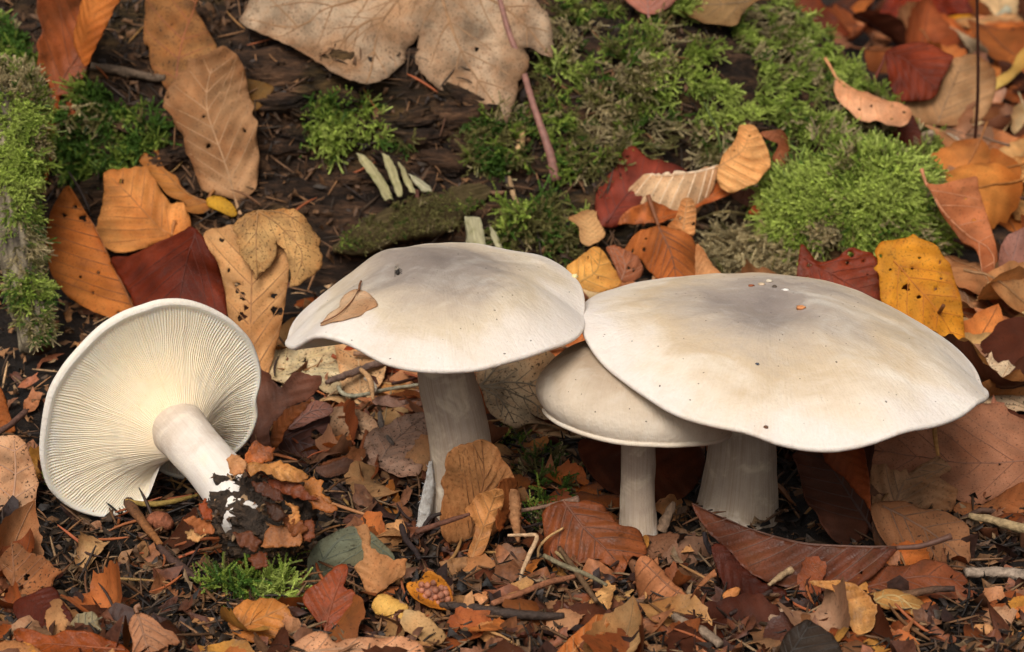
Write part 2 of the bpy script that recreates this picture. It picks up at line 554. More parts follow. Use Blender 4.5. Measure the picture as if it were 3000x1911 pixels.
# ------------------------------------------------------------------ mushrooms
def mushroom_cap_material(name, stops, patch=0.0, pscale=40):
    """cap skin: colour follows the pigment of the cap, grey-brown in the middle, whitish at the margin"""
    k = NT(name)
    rad = k.attr('rad').outputs['Fac']
    flat = k.attr('flat').outputs['Vector']
    tc = k.n('ShaderNodeTexCoord').outputs['Object']
    n1 = k.noise(tc, 28, 4, 0.6, 0.6)
    n2 = k.noise(flat, 7.0, 4, 0.6)          # radial fibrils: (angle * k, radius, 0)
    n3 = k.noise(tc, 900, 2, 0.5)
    f = k.math('ADD', rad, k.rng(n1, 0.25, 0.75, -0.2, 0.2))
    f = k.math('ADD', f, k.rng(n2, 0.25, 0.75, -0.03, 0.03))
    c = k.ramp(f, stops)
    if patch:
        n4 = k.noise(tc, pscale, 3, 0.55, 0.8)
        c = k.mix(k.rng(n4, 0.54, 0.74, 0, patch), c, (0.80, 0.74, 0.64))
    c = k.mix(k.rng(n3, 0.35, 0.65, 0.0, 0.10), c, k.mix(1.0, c, (0.72, 0.66, 0.6), 'MULTIPLY'))
    n6 = k.noise(tc, 75, 6, 0.7, 1.2)
    c = k.mix(k.rng(n6, 0.52, 0.66, 0, 0.22), c, k.mix(0.5, c, (0.82, 0.78, 0.72)))
    c = k.mix(k.rng(n6, 0.47, 0.36, 0, 0.18), c, k.mix(1.0, c, (0.80, 0.72, 0.62), 'MULTIPLY'))
    n7 = k.noise(flat, 26.0, 5, 0.7)
    c = k.mix(k.rng(n7, 0.5, 0.7, 0, 0.22), c, k.mix(1.0, c, (0.78, 0.72, 0.66), 'MULTIPLY'))
    sp = k.noise(tc, 620, 1, 0.4)
    c = k.mix(k.rng(sp, 0.775, 0.80, 0, 0.85), c, (0.05, 0.035, 0.025))
    k.link(c, k.bsdf.inputs['Base Color'])
    k.bsdf.inputs['Roughness'].default_value = 0.75
    k.bsdf.inputs['Specular IOR Level'].default_value = 0.14
    k.bsdf.inputs['Subsurface Weight'].default_value = 0.12
    k.bsdf.inputs['Subsurface Radius'].default_value = (0.004, 0.0028, 0.0018)
    k.bsdf.inputs['Subsurface Scale'].default_value = 1.0
    h = k.math('ADD', k.math('MULTIPLY', n3, 0.35), k.math('MULTIPLY', n2, 0.35))
    n5 = k.noise(tc, 130, 4, 0.6)
    h = k.math('ADD', h, k.math('MULTIPLY', n5, 1.2))
    k.link(k.bump(h, 0.75, 0.0008), k.bsdf.inputs['Normal'])
    return k.m

def stem_material(name='mushroom_stem', pale=False):
    k = NT(name)
    t = k.attr('rad').outputs['Fac']                        # 0 at the cap, 1 at the foot
    flat = k.attr('flat').outputs['Vector']
    tc = k.n('ShaderNodeTexCoord').outputs['Object']
    n1 = k.noise(flat, 3.2, 6, 0.72, 0.6)
    n2 = k.noise(tc, 90, 4, 0.6, 0.5)
    n3 = k.noise(tc, 1300, 2, 0.5)
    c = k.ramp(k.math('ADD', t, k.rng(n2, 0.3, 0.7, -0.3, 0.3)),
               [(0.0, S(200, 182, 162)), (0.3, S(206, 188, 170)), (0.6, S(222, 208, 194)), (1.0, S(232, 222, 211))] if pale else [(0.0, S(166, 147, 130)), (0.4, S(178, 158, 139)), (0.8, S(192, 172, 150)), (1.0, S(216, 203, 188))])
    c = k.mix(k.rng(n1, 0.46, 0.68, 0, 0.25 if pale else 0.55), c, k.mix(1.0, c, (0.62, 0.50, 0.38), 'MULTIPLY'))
    c = k.mix(k.rng(n2, 0.54, 0.70, 0, 0.6), c, S(224, 206, 178))
    k.link(c, k.bsdf.inputs['Base Color'])
    k.bsdf.inputs['Roughness'].default_value = 0.75
    k.bsdf.inputs['Specular IOR Level'].default_value = 0.2
    k.bsdf.inputs['Subsurface Weight'].default_value = 0.1
    k.bsdf.inputs['Subsurface Radius'].default_value = (0.004, 0.0028, 0.0018)
    k.bsdf.inputs['Subsurface Scale'].default_value = 1.0
    h = k.math('ADD', k.math('MULTIPLY', n1, 0.3), k.math('MULTIPLY', n3, 0.7))
    k.link(k.bump(h, 0.5, 0.0006), k.bsdf.inputs['Normal'])
    return k.m

def gill_material():
    k = NT('mushroom_gill')
    rad = k.attr('rad').outputs['Fac']
    tc = k.n('ShaderNodeTexCoord').outputs['Object']
    n1 = k.noise(tc, 55, 3, 0.5)
    c = k.ramp(k.math('ADD', rad, k.rng(n1, 0.3, 0.7, -0.12, 0.12)),
               [(0.0, S(226, 208, 186)), (0.15, S(236, 214, 180)), (0.6, S(242, 224, 192)), (0.9, S(240, 226, 200)), (1.0, S(234, 224, 206))])
    k.link(c, k.bsdf.inputs['Base Color'])
    k.bsdf.inputs['Roughness'].default_value = 0.7
    k.bsdf.inputs['Specular IOR Level'].default_value = 0.2
    k.bsdf.inputs['Subsurface Weight'].default_value = 0.45
    k.bsdf.inputs['Subsurface Radius'].default_value = (0.003, 0.0022, 0.0014)
    k.bsdf.inputs['Subsurface Scale'].default_value = 0.8
    return k.m

def fuzz_material():
    k = NT('white_mycelium')
    n = k.noise(k.n('ShaderNodeTexCoord').outputs['Object'], 500, 4, 0.6)
    k.link(k.ramp(n, [(0.3, (0.28, 0.24, 0.20)), (0.62, (0.50, 0.47, 0.43))]), k.bsdf.inputs['Base Color'])
    k.bsdf.inputs['Roughness'].default_value = 0.9
    k.bsdf.inputs['Subsurface Weight'].default_value = 0.3
    k.bsdf.inputs['Subsurface Radius'].default_value = (0.004, 0.004, 0.004)
    k.link(k.bump(n, 0.8, 0.001), k.bsdf.inputs['Normal'])
    return k.m

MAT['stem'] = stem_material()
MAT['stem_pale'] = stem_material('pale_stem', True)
MAT['gill'] = gill_material()
MAT['fuzz'] = fuzz_material()
WH, CR, TA, GB, DG = S(222, 209, 197), S(216, 201, 185), S(216, 198, 174), S(190, 172, 152), S(158, 144, 132)
MAT['cap_mid'] = mushroom_cap_material('cap_skin_broad', [(0.0, S(134, 121, 112)), (0.34, S(150, 136, 124)), (0.54, S(184, 166, 146)), (0.72, S(204, 185, 160)), (0.85, CR), (1.0, WH)], 0.3, 34)
MAT['cap_big'] = mushroom_cap_material('cap_skin_large', [(0.0, S(138, 125, 117)), (0.22, S(154, 140, 129)), (0.42, S(182, 165, 147)), (0.64, S(198, 175, 146)), (0.8, S(216, 198, 176)), (1.0, WH)], 0.55, 26)
MAT['cap_small'] = mushroom_cap_material('cap_skin_small', [(0.0, S(150, 130, 108)), (0.4, S(172, 150, 126)), (0.75, S(208, 190, 168)), (0.98, S(212, 195, 174))], 0.2, 50)
MAT['cap_pale'] = mushroom_cap_material('cap_skin_pale', [(0.0, GB), (0.5, CR), (0.8, WH), (1.0, S(230, 219, 203))])

def cyl_points(px, cx, cy, Rx, Ry, far):
    """where each sight line crosses the upright elliptic cylinder under the rim (near or far side)"""
    d = rays(px)
    ox, oy = (CAM[0] - cx) / Rx, (CAM[1] - cy) / Ry
    dx, dy = d[:, 0] / Rx, d[:, 1] / Ry
    a, b, c = dx * dx + dy * dy, 2 * (ox * dx + oy * dy), ox * ox + oy * oy - 1
    disc = np.maximum(b * b - 4 * a * c, 0)
    t = (-b + (1 if far else -1) * np.sqrt(disc)) / (2 * a)
    return CAM + d * t[:, None]

def rim_curve(pts, cx, cy, n):
    th = np.arctan2(pts[:, 1] - cy, pts[:, 0] - cx)
    o = np.argsort(th)
    th, p = th[o], pts[o]
    r = np.hypot(p[:, 0] - cx, p[:, 1] - cy)
    T = np.linspace(-np.pi, np.pi, n, endpoint=False)
    e = lambda v: np.interp(T, np.r_[th - 2 * np.pi, th, th + 2 * np.pi], np.r_[v, v, v])
    R, Z = e(r), e(p[:, 2])
    ker = np.array([1, 2, 3, 2, 1]) / 9.0
    for _ in range(2):
        R = np.convolve(np.r_[R[-2:], R, R[:2]], ker, 'valid')
        Z = np.convolve(np.r_[Z[-2:], Z, Z[:2]], ker, 'valid')
    return T, R, Z

FOOT = []
def standing_mushroom(name, label, rim, c, crown, z0, p, lip, stem_px, stem_y, stem_r, capmat, seed=0.0, wob=0.0015, nth=220, dent=None, foot=None):
    """c: plan centre of the rim; crown: plan position of the cap's middle; z0: its height"""
    T, R, Z = rim_curve(rim, c[0], c[1], nth)
    R = R - lip * 0.8
    base = at_y(stem_px[-1:], stem_y[-1])[0]
    root = empty(name, base)
    tag(root, label, 'mushroom', 'mushrooms')
    rimxy = np.stack([c[0] + R * np.cos(T), c[1] + R * np.sin(T)], 1)
    s = np.r_[0.0, np.linspace(0.02, 1, 60) ** 0.85]
    cr = np.array(crown)
    if p > 0:
        g = s ** p
        rho = s
    else:                                   # domed cap whose margin rolls under
        ph_ = s * math.radians(-p)
        g = (1 - np.cos(ph_)) / (1 - math.cos(math.radians(-p)))
        rho = np.sin(ph_) / math.sin(math.radians(-p))
    cc_ = cr[None] + (np.array(c) - cr)[None] * (s ** 2)[:, None] if p < 0 else np.repeat(cr[None], len(s), 0)
    xy = (cc_[:, None] + rho[:, None, None] * (rimxy[None] - np.array(c)[None, None])) if p < 0 else cr[None, None] + s[:, None, None] * (rimxy[None] - cr[None, None])
    z = z0 + (Z[None] - z0) * g[:, None]
    z = z + wob * fbm(xy[..., 0] * 55 + seed, xy[..., 1] * 55, seed, 3) * np.minimum(1, 3 * (1 - s[:, None]) + 0.35)
    if dent:
        for (dx, dy, dr, dz) in dent:
            z = z + dz * np.exp(-((xy[..., 0] - dx) ** 2 + (xy[..., 1] - dy) ** 2) / dr ** 2)
    top = np.concatenate([xy, z[..., None]], -1)
    # rounded margin
    out = unit(rimxy - np.array(c)[None])
    a = np.radians([30, 60, 90, 120, 150, 180])
    lipp = [np.concatenate([rimxy + out * (lip * np.sin(k)), (z[-1] - lip * (1 - np.cos(k)))[:, None]], 1) for k in a]
    skin = np.concatenate([top, np.stack(lipp)], 0)
    rad = np.r_[s, np.full(len(a), 1.0)]
    rr = np.repeat(rad, nth)
    ang = np.tile(T, len(rad))
    flat = np.stack([np.cos(ang) * 9, np.sin(ang) * 9, rr * 0.8], 1)
    obj('cap', skin.reshape(-1, 3), grid_faces(len(rad), nth, True), MAT[capmat], root, {'rad': rr, 'flat': flat})
    # gills below
    ng = 720
    Tg = np.linspace(-np.pi, np.pi, ng, endpoint=False)
    ip = lambda v: np.interp(Tg, np.r_[T, T[0] + 2 * np.pi], np.r_[v, v[0]])
    rx, ry, rz = ip(rimxy[:, 0]), ip(rimxy[:, 1]), ip(z[-1]) - 2 * lip
    stop = at_y(stem_px[:1], stem_y[0])[0]
    sg = np.linspace(1, 0.12, 16)
    gxy = np.stack([stop[0] + sg[:, None] * (rx - stop[0])[None], stop[1] + sg[:, None] * (ry - stop[1])[None]], -1)
    zin = min(z0, float(Z.mean()) + 0.006) - 0.016
    gz = rz[None] + (zin - rz[None]) * ((1 - sg) ** 1.3)[:, None]
    gz = gz + np.where(np.arange(ng) % 4 < 2, 0.0, 0.0014)[None] * ((sg < 0.97) & (sg > 0.13))[:, None]
    obj('gill_disc', np.concatenate([gxy, gz[..., None]], -1).reshape(-1, 3), grid_faces(16, ng, True), MAT['gill'], root, {'rad': np.repeat(sg, ng)})
    # stem
    P = np.concatenate([at_y(stem_px[i:i + 1], stem_y[i]) for i in range(len(stem_px))])
    up = P[0] + np.array([0, 0, 0.03])
    up[2] = zin + 0.004
    P = np.concatenate([up[None], P]) if zin + 0.004 > P[0, 2] else P
    rs = list(stem_r)
    if len(P) > len(rs): rs = [rs[0]] + rs
    d = np.r_[0, np.cumsum(np.linalg.norm(np.diff(P, axis=0), axis=1))]
    n = 46
    Pc = catmull(P, n)
    Rc = np.interp(np.linspace(0, d[-1], n), d, rs)
    V, F = tube(Pc, Rc, 64, True, 0.10, seed)
    tt = np.repeat(np.linspace(0, 1, n), 64)
    aa = np.tile(np.linspace(0, 2 * np.pi, 64, endpoint=False), n)
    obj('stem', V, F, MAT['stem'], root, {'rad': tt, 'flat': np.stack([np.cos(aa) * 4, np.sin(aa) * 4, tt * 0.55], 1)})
    if foot:
        for fp, fy, fr in foot:
            Pf = np.concatenate([at_y(np.array([fp[i]]), fy[i]) for i in range(len(fp))])
            V, F = tube(catmull(Pf, 60), fr, 40, True, 0.12, seed + 2)
            obj('mycelium_foot', V, F, MAT['fuzz'], root)
            FOOT.append((root, V))
    return root

# --- broad mushroom in the middle
Y1 = -0.08
f1 = PX('W', [(690, 813), (735, 784), (775, 785), (830, 805), (900, 845), (960, 860), (1050, 866), (1120, 862), (1200, 840), (1290, 812), (1350, 790)])
b1 = PX('W', [(720, 722), (760, 690), (830, 640), (900, 605), (980, 584), (1060, 579), (1150, 575), (1200, 585), (1280, 599), (1330, 628), (1365, 663)])
sd1 = PX('W', [(677, 795), (1372, 740)])
c1 = at_y(PX('W', [(1027, 760)]), Y1)[0]
R1 = 0.0545
rim1 = np.concatenate([cyl_points(f1, c1[0], Y1, R1, R1, False), cyl_points(b1, c1[0], Y1, R1, R1, True), at_y(sd1, Y1)])
cr1 = at_y(PX('W', [(1040, 640)]), Y1)[0]
m1 = standing_mushroom('broad_mushroom', 'broad wavy pale mushroom with a small dry leaf on its cap', rim1, (c1[0], Y1), (cr1[0], Y1 + 0.004), 0.1015, 2.1, 0.0011,
    PX('W', [(1044, 868), (1066, 960), (1080, 1040), (1088, 1150), (1092, 1262)]), [-0.078, -0.079, -0.080, -0.081, -0.082],
    [0.0100, 0.0108, 0.0112, 0.0114, 0.0122], 'cap_mid', 3.1, 0.0012,
    dent=[(cr1[0] - 0.02, Y1 - 0.01, 0.012, -0.003), (cr1[0] + 0.02, Y1 + 0.02, 0.016, -0.003), (cr1[0] - 0.022, Y1 + 0.018, 0.01, 0.003)],
    foot=[([p for p in PX('W', [(1012, 1085), (1010, 1140), (1000, 1200), (985, 1262)])], [-0.086, -0.088, -0.09, -0.094], [0.0006, 0.0019, 0.0025, 0.0012])])

# --- largest mushroom
Y2 = -0.078
f2 = PX('W', [(1378, 790), (1400, 830), (1460, 885), (1510, 920), (1560, 955), (1620, 980), (1700, 998), (1760, 1006), (1830, 1035), (1900, 1050), (1980, 1050), (2060, 1030), (2130, 1002), (2200, 993), (2260, 970), (2298, 940)])
b2 = PX('W', [(2285, 850), (2230, 798), (2150, 752), (2080, 714), (2000, 685), (1900, 664), (1780, 651), (1640, 652), (1500, 662), (1440, 678)])
sd2 = PX('W', [(1366, 735), (2308, 905)])
c2 = at_y(PX('W', [(1837, 860)]), Y2)[0]
R2 = 0.0735
rim2 = np.concatenate([cyl_points(f2, c2[0], Y2, R2, R2, False), cyl_points(b2, c2[0], Y2, R2, R2, True), at_y(sd2, Y2)])
cr2 = at_y(PX('W', [(1810, 700)]), Y2)[0]
m2 = standing_mushroom('large_mushroom', 'largest mushroom with wide cream cap, crumbs in its greyish middle', rim2, (c2[0], Y2), (cr2[0], Y2 + 0.006), 0.0858, 2.3, 0.0012,
    PX('W', [(1748, 1010), (1742, 1100), (1732, 1200), (1718, 1305)]), [-0.070, -0.071, -0.072, -0.074],
    [0.0118, 0.0129, 0.0152, 0.0205], 'cap_big', 8.7, 0.0013,
    dent=[(cr2[0] + 0.002, Y2 - 0.004, 0.013, -0.004), (cr2[0] - 0.03, Y2 - 0.03, 0.02, 0.002)])

# --- small mushroom under the large cap
Y3 = -0.098
f3 = PX('W', [(1274, 955), (1300, 985), (1340, 1005), (1380, 1020), (1450, 1037), (1530, 1042), (1620, 1042), (1690, 1034), (1722, 1015)])
c3 = at_y(PX('W', [(1498, 985)]), Y3)[0]
R3 = 0.0324
ft = cyl_points(f3, c3[0], Y3, R3, R3, False)
th3 = np.radians(np.arange(5, 176, 10))
bk = np.stack([c3[0] + R3 * np.cos(th3), Y3 + R3 * np.sin(th3), np.full(len(th3), ft[:, 2].mean() - 0.001)], 1)
m3 = standing_mushroom('small_mushroom', 'small domed beige mushroom under the edge of the largest cap', np.concatenate([ft, bk]), (c3[0], Y3), (c3[0] - 0.003, Y3 + 0.004), float(ft[:, 2].mean()) + 0.0235, -109, 0.0008,
    PX('W', [(1501, 1040), (1500, 1130), (1501, 1200), (1504, 1275)]), [-0.097, -0.097, -0.097, -0.098],
    [0.0060, 0.0060, 0.0063, 0.0072], 'cap_small', 5.2, 0.0008)

# --- fallen mushroom, gills towards us
def fallen_mushroom():
    axis = unit(np.array([0.40, -0.90, -0.12]))             # from the cap down its stem
    A0 = at_y(PX('W', [(415, 1008)]), -0.066)[0]
    e1 = unit(np.cross(axis, [0, 0, 1.0])); e2 = np.cross(e1, axis)
    rimW = [(103, 1040), (106, 1100), (122, 1148), (160, 1185), (200, 1203), (240, 1210), (280, 1203), (316, 1183), (340, 1160), (349, 1140),
            (362, 1100), (378, 1062), (383, 1085), (380, 1122), (400, 1146), (440, 1158), (480, 1154), (525, 1120), (565, 1075), (592, 1035), (606, 985), (602, 945), (611, 900), (608, 858),
            (590, 812), (566, 782), (530, 752), (480, 727), (430, 715), (380, 717), (340, 729), (290, 748), (240, 780), (190, 830), (150, 880), (120, 940)]
    px = PX('W', rimW)
    n = 2000
    loop = catmull(px, n, True)
    ang = np.unwrap(np.arctan2(loop[:, 1] - 1256, loop[:, 0] - 517))
    P = on_plane(loop, A0, axis)
    q = P - A0
    u, v = q @ e1, q @ e2
    # how far each stretch of the margin stands forward (+) or back (-)
    W = PX('W', [(360, 1090)])[0]
    arc = np.arange(n) / n
    i_notch = int(np.argmin(np.hypot(loop[:, 0] - PX('W', [(378, 1062)])[0, 0], loop[:, 1] - PX('W', [(378, 1062)])[0, 1])))
    rel = ((np.arange(n) - i_notch) / n + 0.5) % 1 - 0.5       # >0: lower right lobe, <0: left lobe
    drim = np.where(rel > 0, -0.016 * np.exp(-(rel / 0.16) ** 2), 0.004 * np.exp(-(rel / 0.1) ** 2))
    drim = np.convolve(np.r_[drim[-14:], drim, drim[:14]], np.ones(29) / 29, 'valid')
    root = empty('fallen_mushroom', hit(PX('W', [(240, 1210)])[0]))
    tag(root, 'uprooted mushroom lying on its side with its cream gills showing', 'mushroom', 'mushrooms')
    # gill surface
    s = np.r_[np.linspace(0.10, 0.2, 8)[:-1], np.linspace(0.2, 0.97, 40), 0.985, 1.0]
    ng = 122
    ph = arc * ng
    wig = 0.8 * fbm(np.cos(ang)[None] * 2.5 + 5, np.sin(ang)[None] * 2.5, s[:, None] * 5, 2) + 0.7 * (s[:, None] - 0.5)
    ph = ph[None] + wig
    saw = lambda t: np.abs((t % 1) - 0.5) * 2
    main = (1 - saw(ph)) ** 1.0
    part = (1 - saw(ph + 0.5)) ** 1.0
    third = np.maximum((1 - saw(ph * 2 + 0.5)), 0)
    st = s[:, None]
    ridge = np.maximum(np.maximum(main * 1.9 - 0.9, (part * 1.9 - 0.9) * sstep(0.25, 0.5, st)), (third * 1.6 - 0.6) * sstep(0.6, 0.8, st) * 0.8)
    ridge = np.clip(ridge, 0, 1)
    amp = (0.75 + 0.5 * vnoise(arc * 2 * ng, 0.5, 3.3)) * np.clip(np.abs(rel) / 0.06, 0.1, 1)
    win = sstep(0.12, 0.22, st) * (1 - sstep(0.94, 0.985, st))
    depth = 0.021 * (1 - st) ** 2.6 - 0.002 * np.sin(np.pi * np.clip(st, 0, 1)) + drim[None] * st ** 1.5
    depth = depth + 0.0005 * ridge * win * amp[None] + 0.0008 * sstep(0.95, 0.99, st)
    rim_u, rim_v = u, v
    GU, GV = st * rim_u[None], st * rim_v[None]
    G = A0 + GU[..., None] * e1 + GV[..., None] * e2 + depth[..., None] * axis
    obj('gill_disc', G.reshape(-1, 3), grid_faces(len(s), n, True), MAT['gill'], root, {'rad': np.repeat(s, n)})
    # skin of the cap: margin roll and dome on the far side
    ns = 300
    idx = np.linspace(0, n, ns, endpoint=False).astype(int)
    rim = G[-1][idx]
    outd = unit((rim_u[idx])[:, None] * e1 + (rim_v[idx])[:, None] * e2)
    rows = []
    lr = (0.0007 + 0.0012 * np.clip(outd @ unit(np.array([-0.6, 0.0, 0.8])), 0, 1))[:, None]
    for k in np.radians([0, 30, 60, 90, 120, 150]):
        rows.append(rim + outd * lr * np.sin(k) - axis * lr * (1 - np.cos(k)))
    sc = np.linspace(0.985, 0.0, 24)
    cu, cv = rim_u.mean(), rim_v.mean()
    dd = drim[idx]
    for q_ in sc:
        U = cu + q_ * (rim_u[idx] - cu); Vv = cv + q_ * (rim_v[idx] - cv)
        dep = dd * q_ ** 1.5 - 0.003 - 0.024 * (1 - q_ ** 2.2)
        rows.append(A0 + U[:, None] * e1 + Vv[:, None] * e2 + dep[:, None] * axis)
    SK = np.stack(rows)
    rad = np.r_[np.ones(6), sc]
    an = np.tile(np.linspace(0, 6.28, ns), len(rad))
    rr = np.repeat(rad, ns)
    obj('cap', SK.reshape(-1, 3), grid_faces(len(rad), ns, True), MAT['cap_pale'], root, {'rad': rr, 'flat': np.stack([np.cos(an) * 9, np.sin(an) * 9, rr * .8], 1)})
    # stem
    pw = PX('W', [(432, 1022), (462, 1058), (500, 1100), (535, 1142), (562, 1185), (578, 1228)])
    ys = np.linspace(-0.082, -0.131, 6)
    Pc = catmull(np.concatenate([A0[None] - axis * 0.004, np.concatenate([at_y(pw[i:i + 1], ys[i]) for i in range(6)])]), 50)
    Rr = np.interp(np.linspace(0, 1, 50), [0, 0.16, 0.3, 0.6, 0.85, 1], [0.0122, 0.0102, 0.0094, 0.0092, 0.0098, 0.0078])
    V, F = tube(Pc, Rr, 64, True, 0.06, 1.7)
    tt = np.repeat(np.linspace(0, 1.15, 50), 64)
    aa = np.tile(np.linspace(0, 2 * np.pi, 64, endpoint=False), 50)
    obj('stem', V, F, MAT['stem_pale'], root, {'rad': np.clip(tt, 0, 1), 'flat': np.stack([np.cos(aa) * 4, np.sin(aa) * 4, tt * 0.55], 1)})
    # clod of soil round the foot
    cc = at_y(PX('W', [(614, 1212)]), -0.122)[0]
    nu, nv = 90, 130
    a, b = np.meshgrid(np.linspace(0.02, np.pi - 0.02, nu), np.linspace(0, 2 * np.pi, nv, endpoint=False), indexing='ij')
    D = np.stack([np.sin(a) * np.cos(b), np.sin(a) * np.sin(b), np.cos(a)], -1)
    r = 1 + 0.28 * fbm(D[..., 0] * 2.3, D[..., 1] * 2.3, D[..., 2] * 2.3 + 3, 3) + 0.22 * fbm(D[..., 0] * 7, D[..., 1] * 7, D[..., 2] * 7, 3) + 0.10 * fbm(D[..., 0] * 22, D[..., 1] * 22, D[..., 2] * 22, 2)
    C = cc + D * r[..., None] * np.array([0.0185, 0.0135, 0.0165])
    obj('soil_clod', C.reshape(-1, 3), grid_faces(nu, nv, True), MAT['clod'], root)
    return root, C.reshape(-1, 3), cc
m4, CLOD, CLOD_C = fallen_mushroom()
# ------------------------------------------------------------------ leaves
def inside(P, poly):
    x, y = P[:, 0][:, None], P[:, 1][:, None]
    x0, y0 = poly[:, 0][None], poly[:, 1][None]
    x1, y1 = np.roll(poly[:, 0], -1)[None], np.roll(poly[:, 1], -1)[None]
    c = ((y0 > y) != (y1 > y)) & (x < (x1 - x0) * (y - y0) / (y1 - y0 + 1e-12) + x0)
    return c.sum(1) % 2 == 1

def dist_pts(P, Q):
    return np.sqrt(((P[:, None, :] - Q[None, :, :]) ** 2).sum(-1)).min(1)

def along(P, rib):
    """coordinate along a midrib polyline, signed distance from it"""
    A, B = rib[:-1], rib[1:]
    d = B - A
    L = np.linalg.norm(d, axis=1)
    s0 = np.r_[0, np.cumsum(L)][:-1]
    t = ((P[:, None] - A[None]) * d[None]).sum(-1) / (L ** 2)[None]
    lo = np.where(np.arange(len(A)) == 0, -9, 0); hi = np.where(np.arange(len(A)) == len(A) - 1, 9, 1)
    t = np.clip(t, lo, hi)
    C = A[None] + t[..., None] * d[None]
    v = P[:, None] - C
    dd = np.linalg.norm(v, axis=2)
    k = dd.argmin(1)
    i = np.arange(len(P))
    sg = np.sign(d[k, 0] * v[i, k, 1] - d[k, 1] * v[i, k, 0])
    return s0[k] + t[i, k] * L[k], dd[i, k] * sg

def triangulate(out, holes, sp, seed=0):
    """flat triangle mesh inside an outline (metres), cut round its holes"""
    lo, hi = out.min(0), out.max(0)
    gxx = np.arange(lo[0], hi[0] + sp, sp)
    gyy = np.arange(lo[1], hi[1] + sp, sp * 0.866)
    G = np.stack(np.meshgrid(gxx, gyy, indexing='ij'), -1)
    G[:, 1::2, 0] += sp / 2
    G = G.reshape(-1, 2)
    r = np.random.default_rng(seed)
    G = G + r.uniform(-0.12, 0.12, G.shape) * sp
    G = G[inside(G, out)]
    if len(G):
        G = G[dist_pts(G, out) > sp * 0.45]
    for h in holes:
        if len(G):
            G = G[~inside(G, h)]
            G = G[dist_pts(G, h) > sp * 0.3]
    pts = [out] + list(holes) + [G]
    E, k = [], 0
    for q in pts[:-1]:
        m = len(q)
        E += [(k + i, k + (i + 1) % m) for i in range(m)]
        k += m
    P = np.concatenate(pts) * 1000.0
    vs, _, fs, _, _, _ = delaunay_2d_cdt([Vector(p) for p in P], E, [], 0, 1e-5)
    V = np.array([(v.x, v.y) for v in vs]) / 1000.0
    T = np.array([f for f in fs if len(f) == 3])
    c = V[T].mean(1)
    keep = inside(c, out)
    for h in holes:
        keep &= ~inside(c, h)
    return V, T[keep]

def ridge_strip(P2, w, disp, to3, n3, lift):
    """thin raised strip along a flat polyline lying on a warped leaf"""
    k = len(P2)
    t = np.gradient(P2, axis=0)
    t = t / (np.linalg.norm(t, axis=1, keepdims=True) + 1e-9)
    pr = np.stack([-t[:, 1], t[:, 0]], 1)
    w = np.asarray(w).reshape(-1, 1)
    rows = []
    for off, h in ((-0.5, 0.0), (0.0, 0.55), (0.5, 0.0)):
        Q = P2 + pr * w * off
        rows.append(to3(Q, disp(Q) + lift + h * w[:, 0]))
    V = np.stack(rows, 1).reshape(-1, 3)
    return V, grid_faces(k, 3)

